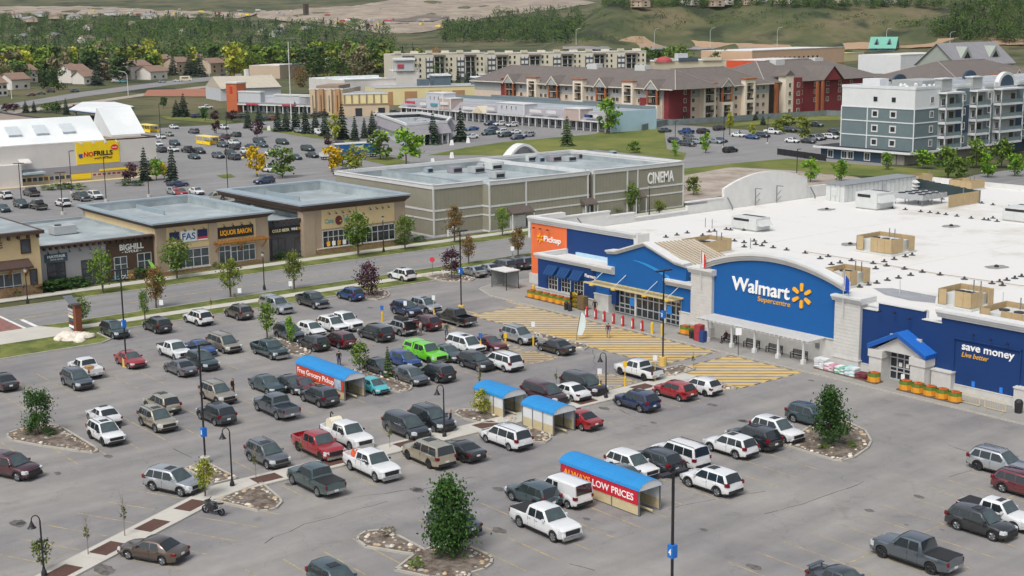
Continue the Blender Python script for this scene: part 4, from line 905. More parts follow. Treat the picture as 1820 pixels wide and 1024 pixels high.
# ================================================================ yellow-signed grocery store
pw=mat('painted_white_block','#cfcbc6',.8,.06,.3,bump=.1);bandg=mat('grey_band','#98969a',.8,.06,.4);roofwh=blend_mat('bright_white_roof','#d3d8d9','#e3e6e6',.06,rough=.6,bump=.02,bs=1);dirtroof=blend_mat('gravel_roof','#8c8074','#a39789',.1,bump=.05,bs=2);ysign=mat('yellow_sign','#f6d31b',.5,.03)
NF=thing('grocery_store','white grocery store with sloped white roofs and big yellow sign','store',(-235,5,0))
part(NF,'wall',MB().box(-270,-206,-60,24.2,0,8.7),pw)
part(NF,'roof',MB().box(-269.5,-206.5,-59.5,23.7,8.7,8.76),dirtroof);part(NF,'roof_edge',MB().box(-270.2,-269.8,-60,24.3,8.7,9.1).box(-270,-206,24.0,24.4,8.7,9.0).box(-206.3,-205.95,12.2,24.3,8.7,8.95),mat('dark_flashing2','#3d3f4a',.6,.05))
# big sloped white roof rising towards the back, with skylights
part(NF,'sloped_roof',MB().ext([(-205.9,-60,8.75),(-214,-60,14.0),(-214.6,-60,14.0),(-214.6,-60,8.7)],(0,72,0)),roofwh);part(NF,'rear_block',MB().box(-262,-214.6,-60,1.7,8.7,13.7),pw);part(NF,'rear_roof',MB().box(-261.5,-214.7,-59.5,1.2,13.7,13.75),dirtroof);part(NF,'rear_roof_edge',MB().box(-262.2,-261.6,-60,1.9,13.7,14.1).box(-262,-214.7,1.3,1.9,13.7,14.05),mat('dark_flashing2','#3d3f4a',.6,.05))
part(NF,'front_wall',MB().box(-206.4,-205.95,-60,24.2,3.55,8.95),pw);part(NF,'grey_band',MB().box(-206.5,-205.6,-9.5,24.25,1.9,3.55),bandg)
for i in range(7):
    y=3.4-i*6.1
    part(NF,'skylight',MB().ext([(-208.8,y,10.65),(-211.3,y,12.3),(-211.1,y,12.75),(-208.5,y,11.05)],(0,2.9,0)),mat('skylight_plastic','#c3cbcf',.4,.05))
# steep white wedge
part(NF,'wedge_roof',MB().ext([(-213.6,16.8,9.2),(-221.3,16.8,15.2),(-221.6,16.8,15.2),(-226,16.8,8.7),(-213.6,16.8,8.7)],(0,8.4,0)),roofwh)
part(NF,'sign_board',MB().box(-205.95,-205.8,5.0,15.1,3.7,8.68),ysign)
text(NF,'lettering','NO','X+',-205.78,6.7,5.4,1.05,mat('red_letters','#d6242b',.5,0),2.2,.05,.08);text(NF,'lettering','FRILLS','X+',-205.78,9.0,5.5,1.05,signblk,4.5,.05,.08);text(NF,'lettering',"won't be beat",'X+',-205.78,9.0,4.7,.5,mat('brown_letters','#7a4a1e',.5,0),4.3,.02,.06)
part(NF,'emblem',MB().ext([(-205.8,5.4,6.0),(-205.8,6.35,6.1),(-205.8,6.35,5.2),(-205.8,5.6,5.15)],(.08,0,0)),mat('blue_emblem','#3a4aa0',.5,0))
b=MB();b.ext([(-205.8,14.0+.9*math.cos(q),7.15+.62*math.sin(q))for q in[6.283*i/16 for i in range(16)]],(.08,0,0));part(NF,'oval_emblem',b,mat('red_letters','#d6242b'));text(NF,'lettering',"Hardy's",'X+',-205.7,13.35,6.98,.32,letw,1.3,.01,.03)
for y in(5.8,8.7,11.6,14.4):part(NF,'sign_lamp',MB().bar((-206,y,8.8),(-204.8,y,8.6),.1).box(-204.9,-204.6,y-.35,y+.35,8.35,8.55),trim)
part(NF,'lower_wall',MB().box(-206.2,-205.7,-9.5,24.1,0,1.95),mat('cream_wall','#c9b89a',.8,.05,.5))
for i in range(12):
    y=-8.6+i*1.25;window(NF,'X+',y,1.2,-205.7,1.1,1.0,1,1,[alu,alu,yellow][i%3],[glass,dglass,glass][i%3],fw=.08)
part(NF,'yellow_panel',MB().box(-205.7,-205.6,3.3,8.0,.45,1.65),ysign)
for i in range(7):window(NF,'X+',8.8+i*1.15,1.2,-205.7,1.0,.7,1,1,trim,mat('red_poster','#9c4a3a',.6,.2),fw=.1)
part(NF,'yellow_fascia',MB().box(-205.65,-205.3,10.0,17.5,1.95,2.3),ysign)
part(NF,'annex',MB().box(-214,-204.0,-60,-8.2,0,4.9).ext([(-204,-8.2,4.9),(-204,-5.8,4.9),(-206,-5.8,5.6),(-206,-8.2,5.6)],(0,0,.3)),pw);part(NF,'side_door_canopy',MB().box(-206,-203.2,-8.0,-3.2,2.6,3.0),mat('pale_blue_canopy','#a9bcc2',.6,.05))
part(NF,'kerb_strip',MB().box(-204.6,-202.4,-60,23.5,0,.15),mat('cream_wall','#c9b89a'))
# filling station behind it
FS=thing('fuel_station','fuel station with white canopy roof behind the grocery store','fuel station',(-392,86,0))
cp=[G(*p,5)for p in((123,195),(174,201),(238,190),(204,182),(146,182))]
part(FS,'canopy',MB().prism(cp,4.9,5.2),roofwh);part(FS,'canopy_fascia',MB().prism(shrink(cp,1.01),4.5,4.9),mat('navy_fascia','#27437c',.5,.05))
for p in cp[:4]:q=shrink(cp,.8)[cp.index(p)];part(FS,'column',MB().box(q[0]-.3,q[0]+.3,q[1]-.3,q[1]+.3,0,4.5),trim)
c_=G(190,205);part(FS,'kiosk',MB().box(c_[0]-6,c_[0]+2,c_[1]-4,c_[1]+6,0,3.6),pw);part(FS,'kiosk_window',MB().box(c_[0]+2,c_[0]+2.1,c_[1]-3,c_[1]+4,.8,2.8),dglass)
# ================================================================ grey mansard strip malls
shing=mat('grey_shingle','#8f8d92',.9,.12,.8,bump=.3,bscale=4);pinkw=mat('pinkish_siding','#b3a29a',.85,.05,.5);palew=mat('pale_grey_siding','#b9bcc1',.85,.05,.5);paleblue=mat('pale_blue_block','#a9c6d3',.85,.04,.5);gravelr=blend_mat('grey_roof','#8f959b','#a4aab0',.08,bump=.05,bs=2)
SM=thing('strip_mall','long grey strip mall with false fronts and pale blue end wall','strip mall',(-275,187,0))
part(SM,'wall',MB().box(-330,-216,181,198,0,6.0),palew);part(SM,'roof',MB().box(-329.5,-216.5,181.5,197.5,6.0,6.05),gravelr);part(SM,'end_wall',MB().box(-216.1,-215.7,178.5,198.2,0,6.4),paleblue)
part(SM,'back_parapet',MB().box(-330,-216,197.5,198,6,7.2).box(-300,-262,197.4,198.1,7.2,7.9).box(-250,-235,197.4,198.1,7.2,7.7),mat('slate_parapet','#6f7c80',.8,.06,.5))
part(SM,'mansard',MB().ext([(-330,177.2,3.3),(-330,181,5.9),(-330,181,3.3)],(113.6,0,0)),shing);part(SM,'mansard_fascia',MB().box(-330,-216.4,177.1,177.25,2.95,3.4),trim)
for i in range(34):part(SM,'arcade_post',MB().box(-329+i*3.38,-328.7+i*3.38,177.4,177.7,0,3.0),trim)
for i in range(33):
    x=-327.3+i*3.38
    window(SM,'Y-',x,1.5,181,2.2,2.2,2,1,trim,glass if i%3 else dglass,fw=.1)
for x0,x1,z0,z1,m_ in((-312,-301.5,3.4,9.0,palew),(-304,-297,3.5,7.3,pinkw),(-270.5,-256,3.4,7.0,palew),(-236,-228.5,3.0,6.6,pinkw)):
    part(SM,'false_front',MB().box(x0,x1,177.0 if x0!=-304 else 176.9,182.5,z0,z1),m_);part(SM,'false_front_trim',MB().box(x0-.2,x1+.2,176.85,182.6,z1,z1+.25).box(x1-.3,x1+.1,176.82,177.1,z0,z1),trim)
for x0 in(-311,-269.5):
    for k in range(3 if x0<-300 else 4):window(SM,'Y-',x0+1.6+k*2.5,7.4 if x0<-300 else 5.8,177.0,.6,1.3,1,1,trim,dglass,fw=.08)
for x,z,w_,m_ in((-322,5.2,6,'red'),(-307,5.0,4,'teal'),(-300.5,5.6,4.6,'w'),(-286,4.6,7,'w'),(-274,4.9,5,'w'),(-250,5.2,6,'w'),(-242,5.2,5,'w'),(-224,4.8,4,'b'),(-221.5,4.9,4,'w'),(-313.6,5.0,4,'w')):
    part(SM,'shop_sign',MB().box(x-w_/2,x+w_/2,176.6 if z<5.4 else 176.5,176.95,z-.45,z+.45),{'red':mat('red_sign2','#b04050',.5,.1),'teal':mat('teal_sign','#4a8fa0',.5,.1),'w':trim,'b':MATS['navy_fascia']}[m_])
part(SM,'gable_porch',MB().ext([(-284,176,3.2),(-277,176,3.2),(-280.5,176,5.6)],(0,6,0)),mat('cream_wall2','#c8bfa8',.85,.05,.5))
GB=thing('bank_building','low grey shingled pavilion with a sunken roof behind two spruces','shop',(-245,125,0))
gx=[(-222,106.5),(-222,124),(-240,133),(-268,140),(-268,126),(-240,112)]
gx=[(-222,105.5),(-222,122),(-236,134),(-266,142),(-270,126),(-239,113)]
part(GB,'wall',MB().prism(shrink(gx,.9),0,3.4),palew);
b=MB();o_,i_=gx,shrink(gx,.86)
for k in range(6):j=(k+1)%6;b.poly([(*o_[k],3.0),(*o_[j],3.0),(*i_[j],5.9),(*i_[k],5.9)])
part(GB,'mansard',b,shing)
b=MB()
for k in range(6):j=(k+1)%6;b.bar((*i_[k],6.0),(*i_[j],6.0),.7,.7)
part(GB,'roof_rim',b,trim);part(GB,'roof',MB().prism(shrink(gx,.85),4.6,4.7),gravelr)
for k in range(8):part(GB,'arcade_post',MB().box(-222.6,-222.3,106+k*2.1,106.3+k*2.1,0,3.1),trim)
for k in range(5):window(GB,'X+',108+k*3,1.5,-223.6,2.0,1.9,2,1,trim,dglass)
for k,(x,y)in enumerate(((-240,124),(-250,128),(-235,121))):part(GB,'roof_box',MB().box(x-1.4,x+1.4,y-.8,y+.8,4.7,5.7),greym)
# orange-towered shop and neighbours
L4=T(380,120,5.6875);L5=T(650,120,6.0667)
def gbox(pts,h0,h1,h=0):return MB().prism([G(*p,h)for p in pts],h0,h1)
OS=thing('orange_tower_shop','white and grey shop with a square orange brick tower','shop',(*G(430,200),0))
o0=G(*L4(135,450)[0]);o1=G(*L4(1050,480)[0])
ax=Vector((o1[0]-o0[0],o1[1]-o0[1]));Ln=ax.length;ax=ax.normalized();ay=Vector((-ax.y,ax.x))
def lp(a,b_):return(o0[0]+ax.x*a+ay.x*b_,o0[1]+ax.y*a+ay.y*b_)
def lbox(a0,a1,b0,b1,z0,z1):return MB().prism([lp(a0,b0),lp(a1,b0),lp(a1,b1),lp(a0,b1)],z0,z1,bottom=True)
part(OS,'tower',lbox(0,5.5,0,5.5,0,11.2),mat('orange_brick','#b5633f',.85,.1,.4));part(OS,'tower_cap',lbox(-.3,5.8,-.3,5.8,11.2,11.7),trim);part(OS,'tower_emblem',lbox(2,3.2,-.15,0,7.4,10),mat('red_emblem','#b8322c',.5,.1))
part(OS,'wall',lbox(4,Ln,3,24,0,5.6),palew);part(OS,'roof',lbox(4.2,Ln-.2,3.2,23.8,5.6,5.7),gravelr)
part(OS,'awning',lbox(3,Ln,.2,3,3.2,4.0),shing);part(OS,'fascia',lbox(3,Ln,.1,.25,2.9,3.4),trim)
for a0,a1,z in((5,17,7.8),(24,42,6.9),(44,Ln*.8,6.6)):part(OS,'false_front',lbox(a0,a1,.6,3.2,4.0,z),palew);part(OS,'false_front_trim',lbox(a0-.2,a1+.2,.4,3.4,z,z+.5),trim)
for k in range(int(Ln/4)):part(OS,'arcade_post',lbox(4+k*4,4.35+k*4,.3,.65,0,2.9),trim);part(OS,'shop_window',lbox(5+k*4,7.6+k*4,2.9,3.0,.5,2.6),[glass,dglass,MATS['navy_fascia']][k%3])
for a in(10,Ln*.62):part(OS,'shop_sign',lbox(a,a+6,-.1,.15,2.95,3.7),MATS['red_sign2'])
def plain(name,label,base,h,wm,rm,cat='building',group=None,wins=0,slope=None):
    """building on a traced ground outline: walls, roof with overhang, ribbon of windows on the two near sides"""
    P=[G(*p)for p in base];cx=sum(p[0]for p in P)/len(P);cy=sum(p[1]for p in P)/len(P)
    r=thing(name,label,cat,(cx,cy,0),0,group)
    part(r,'wall',MB().prism(P,0,h),wm);part(r,'roof',MB().prism(shrink(P,1.02),h,h+.35),rm)
    return r,P
# two-storey beige shop, cream shop, white shed
bei=mat('beige_stucco','#c2ae93',.85,.06,.3);ylw=mat('pale_yellow_stucco','#dccf9d',.85,.05,.3);brk=mat('tan_brick','#a9845f',.85,.1,.4)
def block(name,label,px0,px1,depth,h,wm,rm,cat='building',group=None):
    """oblong building whose front foot runs from pixel px0 to px1"""
    a=Vector(G(*px0));c=Vector(G(*px1));u=c-a;L=u.length;u.normalize();n=Vector((-u.y,u.x));r=thing(name,label,cat,((a.x+c.x)/2,(a.y+c.y)/2,0),0,group)
    def q(s0,s1,d0,d1,z0,z1):return MB().prism([(a.x+u.x*s+n.x*d,a.y+u.y*s+n.y*d)for s,d in((s0,d0),(s1,d0),(s1,d1),(s0,d1))],z0,z1,bottom=True)
    part(r,'wall',q(0,L,0,depth,0,h),wm);part(r,'parapet_cap',q(-.2,L+.2,-.2,.5,h,h+.5),trim);part(r,'roof',q(0,L,.5,depth,h,h+.12),rm)
    return r,q,L
r,q,L=block('beige_shop','two-storey beige shop with tall bay windows',(552,205),(610,205),26,9.5,bei,gravelr,'shop')
for k in range(4):part(r,'bay',q(L*k/4+.6,L*k/4+L/4-.8,-1.2,0,0,9.9),brk if k%2 else bei);part(r,'tall_window',q(L*k/4+1.6,L*k/4+L/4-1.8,-1.35,-1.2,1.5,7.5),dglass)
part(r,'upper_roof',q(2,L-2,2,18,9.6,11),mat('tan_roof','#8d7d6c',.9,.1,.4))
r,q,L=block('cream_shop','cream and beige curved-front shop beside the two-storey beige one',(612,207),(690,205),22,8.0,ylw,gravelr,'shop')
part(r,'lower_storey',q(-.3,L+.3,-1.5,0,0,4.2),bei);part(r,'terrace_cap',q(-.4,L+.4,-1.7,.1,4.2,4.6),mat('terrace_brown','#8a7a66',.8,.1))
for k in range(6):part(r,'pilaster',q(L*k/6,L*k/6+.5,-.25,0,4.6,8),mat('terrace_brown'))
for k in range(3):part(r,'dark_door',q(4+k*8.5,6.5+k*8.5,-1.65,-1.5,0,3),dglass)
r,q,L=block('tan_shop','low cream and tan brick shop row with rounded dormers',(668,188),(880,182),24,7.2,ylw,gravelr,'shop')
for k in range(5):part(r,'brick_panel',q(L*k/5+2,L*k/5+L/5-3,-.15,0,0,5.6),brk)
part(r,'barrel_dormer',q(L*.38,L*.46,3,9,7.3,10.2),mat('slate_siding','#5a6a74',.8,.1,.4));part(r,'gable_dormer',q(L*.5,L*.64,3,11,7.3,11.5),mat('slate_siding'));part(r,'dormer_roof',q(L*.495,L*.645,2.6,11.3,11.5,12.2),roofwh);part(r,'barrel_dormer',q(L*.84,L*.93,3,9,7.3,10.4),mat('slate_siding'));part(r,'barrel_roof',q(L*.835,L*.935,2.7,9.2,10.4,10.9),roofwh)
r,q,L=block('white_shed','long white metal shed behind the cream shop',(613,172),(705,168),40,7.5,pw,roofwh,'shed')
part(r,'lean_to',q(L*.5,L,-4,0,0,4.6),pw);part(r,'ridge',q(0,L,18,22,7.6,8.6),roofwh)
r,q,L=block('sign_tower_shop','white shop with a small tower and a red sign',(700,158),(745,157),20,9.0,pw,roofwh,'shop')
part(r,'tower',q(L*.1,L*.8,-1,8,9,14.5),mat('pale_grey_siding'));part(r,'tower_roof',q(L*.05,L*.85,-2,9,14.5,15.5),roofwh);part(r,'red_sign',q(L*.15,L*.4,-1.3,-1,10.5,12.5),MATS['red_sign2'])
r,q,L=block('grey_shop','grey block with green awning beside the brown-roofed apartments',(852,172),(898,174),30,10,greyw,gravelr,'shop');part(r,'green_awning',q(L*.42,L*.72,-2,0,4,7),mat('green_awning','#2e7d5b',.6,.1));part(r,'dark_base',q(0,L,-.2,0,0,4),mat('slate_siding'))
r,q,L=block('gabled_shop','pale gabled church-like hall behind the orange-towered shop',(393,180),(500,176),26,5.5,palew,roofwh,'hall');part(r,'hipped_roof',MB().ext([q(0,L,-1,27,5.5,5.5).v[0],q(0,L,-1,27,5.5,5.5).v[3],tuple(Vector(q(0,L,12.9,13.1,10.5,10.5).v[0]))],Vector(q(0,L,-1,27,5.5,5.5).v[1])-Vector(q(0,L,-1,27,5.5,5.5).v[0])),mat('beige_roof','#b3ab9c',.85,.06,.3));part(r,'steeple',q(L*.55,L*.6,12,15,10,13.5),trim)
# ================================================================ brown-roofed apartments
broof=mat('brown_shingle_roof','#69625e',.9,.12,.5,bump=.3,bscale=3);peach=mat('peach_siding','#cbb9a8',.85,.05,.5);greys=mat('grey_siding','#9fa3a2',.85,.05,.5);redb=mat('red_siding','#7c2f34',.85,.08,.6);creamb=mat('cream_frame','#ddd2bf',.8,.04,.5);rust=mat('rust_post','#9a5c38',.8,.1);ddark=mat('dark_balcony','#33312f',.7,.1)
def hip(x0,x1,y0,y1,z0,z1,along,e=1.2,inset=None):
    x0-=e;x1+=e;y0-=e;y1+=e;b=MB();w_=inset if inset is not None else((y1-y0)if along=='x' else(x1-x0))/2
    if along=='x':rA,rB=(x0+w_,(y0+y1)/2,z1),(x1-w_,(y0+y1)/2,z1)
    else:rA,rB=((x0+x1)/2,y0+w_,z1),((x0+x1)/2,y1-w_,z1)
    c=[(x0,y0,z0),(x1,y0,z0),(x1,y1,z0),(x0,y1,z0)]
    if along=='x':b.poly([c[0],c[1],rB,rA]);b.poly([c[2],c[3],rA,rB]);b.poly([c[1],c[2],rB]);b.poly([c[3],c[0],rA])
    else:b.poly([c[1],c[2],rB,rA]);b.poly([c[3],c[0],rA,rB]);b.poly([c[0],c[1],rA]);b.poly([c[2],c[3],rB])
    b.poly(c[::-1]);HIPS.append([(c[0],rA),(c[1],rB if along=='x' else rA),(c[2],rB),(c[3],rA if along=='x' else rB),(rA,rB)]);return b
HIPS=[]
def bay_y(r,x,y,w_,z1,fm,top=True,red=False): # balcony tower on a front facing -Y
    if top:part(r,'bay_frame',MB().box(x,x+.9,y-2.0,y,0,z1).box(x+w_-.9,x+w_,y-2.0,y,0,z1).box(x+.9,x+w_-.9,y-2,y,z1-1.2,z1).box(x+.9,x+w_-.9,y-2,y,5.6,6.6),fm);part(r,'bay_cap',MB().box(x-.3,x+w_+.3,y-2.3,y,z1,z1+.4),rust)
    else:
        part(r,'bay_post',MB().box(x,x+.6,y-2.0,y-1.4,6.3,11.6).box(x+w_-.6,x+w_,y-2.0,y-1.4,6.3,11.6),rust);part(r,'bay_frame',MB().box(x-.3,x+.8,y-2.1,y,0,6.3).box(x+w_-.8,x+w_+.3,y-2.1,y,0,6.3).box(x+.8,x+w_-.8,y-2.1,y,5.3,6.3),creamb)
        g=MB();g.ext([(x-.6,y-2.3,11.4),(x+w_+.6,y-2.3,11.4),(x+w_/2,y-2.3,14.3)],(0,6,0));part(r,'gable',g,greys);g=MB();xm=x+w_/2
        g.ext([(x-1.1,y-2.6,11.2),(xm,y-2.6,14.7),(xm,y-2.6,14.2),(x-.6,y-2.6,11.2)],(0,.35,0));g.ext([(xm,y-2.6,14.7),(x+w_+1.1,y-2.6,11.2),(x+w_+.6,y-2.6,11.2),(xm,y-2.6,14.2)],(0,.35,0));part(r,'barge_board',g,creamb)
        g=MB();g.poly([(x-1.1,y-2.6,11.3),(xm,y-2.6,14.75),(xm,y+6,14.75),(x-1.1,y+2,11.3)]);g.poly([(xm,y-2.6,14.75),(x+w_+1.1,y-2.6,11.3),(x+w_+1.1,y+2,11.3),(xm,y+6,14.75)]);part(r,'gable_roof',g,broof)
    part(r,'recess',MB().box(x+.8,x+w_-.8,y-.15,y+.02,.3,z1-1.3 if top else 11.3),ddark)
    for z in(3.0,6.1,9.2):part(r,'balcony_slab',MB().box(x+.6,x+w_-.6,y-1.9,y,z-.15,z),creamb);part(r,'balcony_rail',MB().box(x+.8,x+w_-.8,y-1.9,y-1.82,z,z+1.0),ddark)
    for z in(1.4,4.4,7.4,10.3):
        if z<z1-2:window(r,'Y-',x+w_/2,z,y-.16,w_*.36,1.9,2,1,creamb,dglass,fw=.1)
B1=thing('apartment_building','long four-storey apartment block with brown roof and peach walls behind strip mall','apartments',(-270,222,0))
part(B1,'wall',MB().box(-330,-228,213,233,0,11.6),peach);part(B1,'upper_wall',MB().box(-330.1,-227.9,212.92,213,8.3,11.6),greys);part(B1,'roof',hip(-330,-222,213,233,11.6,17.4,'x',1.4),broof);part(B1,'gutter',MB().box(-331.4,-222,211.5,211.7,11.4,11.7),creamb)
for x in(-296,-270.5,-245.3):bay_y(B1,x,213,5.2,13.6,creamb)
for x in(-309,-284,-258.5,-233.5):bay_y(B1,x,213,5.0,11,creamb,False)
for x in(-301.5,-290,-287.5,-276,-265,-251,-262.5,-238.8,-249.5):
    for z in(1.5,4.5,7.4,10.2):window(B1,'Y-',x,z,212.9,1.5,1.5,2,1,creamb,dglass,fw=.1)
part(B1,'red_wall',MB().box(-238.5,-234.5,212.8,213,0,8.5),redb);part(B1,'red_wall',MB().box(-313.5,-309.3,212.8,213,0,13),redb)
for x in(-275,-250.5):part(B1,'chimney',MB().box(x,x+5,222,225,14,18.8),litm)
B2=thing('apartment_building','four-storey red and peach apartment wing with brown roof behind the fence','apartments',(-236,245,0))
part(B2,'wall',MB().box(-248,-226,214,264,0,11.6),peach);part(B2,'red_wall',MB().box(-228,-225.9,213.9,224.3,0,11.5).box(-248,-228,213.88,214.2,0,11.5),redb);part(B2,'upper_wall',MB().box(-226,-225.92,224.3,264,8.4,11.6),greys);part(B2,'roof',hip(-248,-226,213.5,264,11.6,17.6,'y',1.4,13),broof);part(B2,'gutter',MB().box(-224.7,-224.5,213,265,11.4,11.7),creamb)
for y in(221.6,):
    for z in(1.6,4.6,7.5,10.3):window(B2,'X+',y,z,-225.9,1.2,1.6,1,1,creamb,glass,fw=.12)
for y in(225.6,236.8,246.8,258,261):
    for z in(1.5,4.5,7.4,10.2):window(B2,'X+',y,z,-225.95,1.5,1.5,2,1,creamb,dglass,fw=.1)
def bay_x(r,y,X,w_,z1,fm,top=True):
    if top:part(r,'bay_frame',MB().box(X,X+2,y,y+.9,0,z1).box(X,X+2,y+w_-.9,y+w_,0,z1).box(X,X+2,y+.9,y+w_-.9,z1-1.3,z1).box(X,X+2,y+.9,y+w_-.9,5.5,6.5),fm);part(r,'bay_cap',MB().box(X-.1,X+2.3,y-.3,y+w_+.3,z1,z1+.4),rust)
    else:
        part(r,'bay_post',MB().box(X+1.4,X+2,y,y+.6,6.3,11.5).box(X+1.4,X+2,y+w_-.6,y+w_,6.3,11.5),rust);part(r,'bay_frame',MB().box(X,X+2.1,y-.3,y+.8,0,6.3).box(X,X+2.1,y+w_-.8,y+w_+.3,0,6.3).box(X,X+2.1,y+.8,y+w_-.8,5.3,6.3),creamb);ym=y+w_/2
        part(r,'gable',MB().ext([(X+2.2,y-.6,11.4),(X+2.2,y+w_+.6,11.4),(X+2.2,ym,14)],(-5,0,0)),greys)
        g=MB();g.ext([(X+2.5,y-1.1,11.2),(X+2.5,ym,14.5),(X+2.5,ym,14.0),(X+2.5,y-.6,11.2)],(-.35,0,0));g.ext([(X+2.5,ym,14.5),(X+2.5,y+w_+1.1,11.2),(X+2.5,y+w_+.6,11.2),(X+2.5,ym,14.0)],(-.35,0,0));part(r,'barge_board',g,creamb)
        g=MB();g.poly([(X+2.5,y-1.1,11.3),(X+2.5,ym,14.55),(X-6,ym,14.55),(X-2,y-1.1,11.3)]);g.poly([(X+2.5,ym,14.55),(X+2.5,y+w_+1.1,11.3),(X-2,y+w_+1.1,11.3),(X-6,ym,14.55)]);part(r,'gable_roof',g,broof)
    part(r,'recess',MB().box(X-.02,X+.15,y+.8,y+w_-.8,.3,z1-1.4 if top else 11.3),ddark)
    for z in(3.0,6.1,9.2):part(r,'balcony_slab',MB().box(X,X+1.9,y+.6,y+w_-.6,z-.15,z),creamb);part(r,'balcony_rail',MB().box(X+1.82,X+1.9,y+.8,y+w_-.8,z,z+1.0),ddark)
    for z in(1.4,4.4,7.4,10.3):
        if z<z1-2:window(r,'X+',y+w_/2,z,X+.16,w_*.36,1.9,2,1,creamb,dglass,fw=.1)
bay_x(B2,228.7,-226,6,12.6,creamb);bay_x(B2,249.4,-226,5.2,13.5,creamb);bay_x(B2,237.8,-226,5,11,creamb,False)
B3=thing('apartment_building','dark red apartment block with brown gabled roof left of the grey apartments','apartments',(-240,285,0))
part(B3,'wall',MB().box(-262,-228,264,330,0,11.6),redb);part(B3,'roof',hip(-262,-228,264,330,11.6,18.5,'y',1.4,16),broof);part(B3,'cream_tower',MB().box(-228.5,-225,271.9,276,0,14.2),creamb);part(B3,'tower_roof',MB().ext([(-224.8,271.2,14.0),(-224.8,276.7,14.0),(-224.8,273.9,16)],(-6,0,0)),broof);part(B3,'red_tower',MB().box(-228.5,-224.6,276,280.3,0,13.2),redb)
part(B3,'stair_post',MB().box(-226,-225,266.8,268,0,11.4),rust);part(B3,'recess',MB().box(-228,-227.9,264.2,271.7,.5,11.3),ddark)
for y in(274,278.2):
    for z in(1.5,4.6,7.6,10.6):window(B3,'X+',y,z,-224.95 if y<276 else-224.55,1.5,1.7,2,1,creamb,dglass,fw=.1)
for y in(284,292,299,306,313,321):
    for z in(4.6,7.6,10.2):window(B3,'X+',y,z,-227.95,1.6,1.7,2,1,creamb,dglass,fw=.12)
part(B3,'gable',MB().ext([(-225.5,294,11.6),(-225.5,304,11.6),(-225.5,299,16.2)],(-8,0,0)),redb);part(B3,'gable_roof',MB().poly([(-225,293,11.6),(-225,299,16.7),(-240,299,16.7),(-233,293,11.6)]).poly([(-225,299,16.7),(-225,305,11.6),(-233,305,11.6),(-240,299,16.7)]),broof)
for y in(288.5,291.5):part(B3,'post',MB().box(-225,-224.2,y,y+.9,0,11.4),rust)
for y,X in((285,-244),(310,-246)):part(B3,'chimney',MB().box(X,X+3,y,y+5,14,19),litm)
B4=thing('apartment_building','far brown-roofed apartment wing with gables behind the grey block','apartments',(-205,350,0))
part(B4,'wall',MB().box(-228,-190,330,380,0,11.0),peach);part(B4,'roof',hip(-228,-190,325,385,11,17.5,'y',1.4,16),broof)
for y in(332,345,358,370):bay_x(B4,y,-190,5,12.5 if y<350 else 11,creamb,y<350)
for r_,hp in zip((B1,B2,B3,B4),HIPS):
    for p,q in hp:part(r_,'ridge_cap',MB().bar(Vector(p)+Vector((0,0,.1)),Vector(q)+Vector((0,0,.1)),.35,.12),mat('pale_ridge','#9c9690',.8,.05))
# ================================================================ grey apartment block at the right
slate=mat('slate_blue_siding','#67777c',.8,.06,.5,bump=.15,bscale=5);whites=mat('white_siding','#d5d8da',.8,.04,.5);dblue=mat('deep_blue_siding','#33475a',.8,.06,.5);greyst=mat('grey_stone','#8b8580',.9,.15,1.,bump=.4)
GA=thing('apartment_building','five-storey grey, white and blue apartment block with balconies at the right','apartments',(-107,195,0))
part(GA,'wall',MB().box(-117,-96,163.7,250,3.2,13.1),slate);part(GA,'top_storey',MB().box(-117,-96,163.7,250,13.1,17.6),whites);part(GA,'base_wall',MB().box(-122,-97.5,162.5,250,0,2.7),dblue);part(GA,'stone_wall',MB().box(-104,-97.3,162.3,200,0,2.6),greyst)
part(GA,'slab',MB().box(-123.5,-95.0,161.2,200,2.6,3.1),whites);part(GA,'slab_top',MB().box(-123.2,-95.3,161.5,199.7,3.1,3.16),mat('black_roofing',(.03,.03,.034),.8,.2))
part(GA,'roof',MB().box(-116.6,-96.4,164.1,249.6,17.6,17.66),gravelr);b=MB()
for a in((-117.1,-95.9,163.6,164.1),(-96.5,-95.9,164.1,250),(-117.1,-116.5,164.1,250)):b.box(*a,17.6,18.25)
part(GA,'parapet',b,whites)
b=MB()
for z in(13.05,9.75,6.3):b.box(-117.1,-95.92,163.6,163.7,z-.12,z+.14);b.box(-96,-95.9,163.6,173,z-.12,z+.14)
for x in(-117,-109.3,-96):b.box(x-.1,x+.14,163.58,163.72,3.2,13.1)
part(GA,'trim',b,whites)
for x in(-107.1,-101.9):
    window(GA,'Y-',x,15.1,163.7,1.1,1.1,1,1,mat('charcoal_frame','#3a3a40',.6,0),dglass,fw=.06)
    for z in(11.6,8.1,4.8):window(GA,'Y-',x,z,163.7,1.9,1.8,1,1,trim,dglass,fw=.32)
for x in(-119,-114.8,-112.9,-108):window(GA,'Y-',x,1.3,162.5,1.8,2.0,2,1,trim,glass,fw=.2)
for z in(15.0,11.6,8.1,4.8):window(GA,'X+',170.5,z,-96,1.5,1.7,2,1,trim,dglass,fw=.2)
segs=[(173.2,180.3,'balc',None),(180.3,186,'wall',slate),(186,192.4,'balc',None),(192.4,196.2,'wall',greys),(196.6,207,'balc3',None),(207,214,'wall',slate),(214,221,'balc',None),(221,230,'wall',whites),(230,240,'balc3',None)]
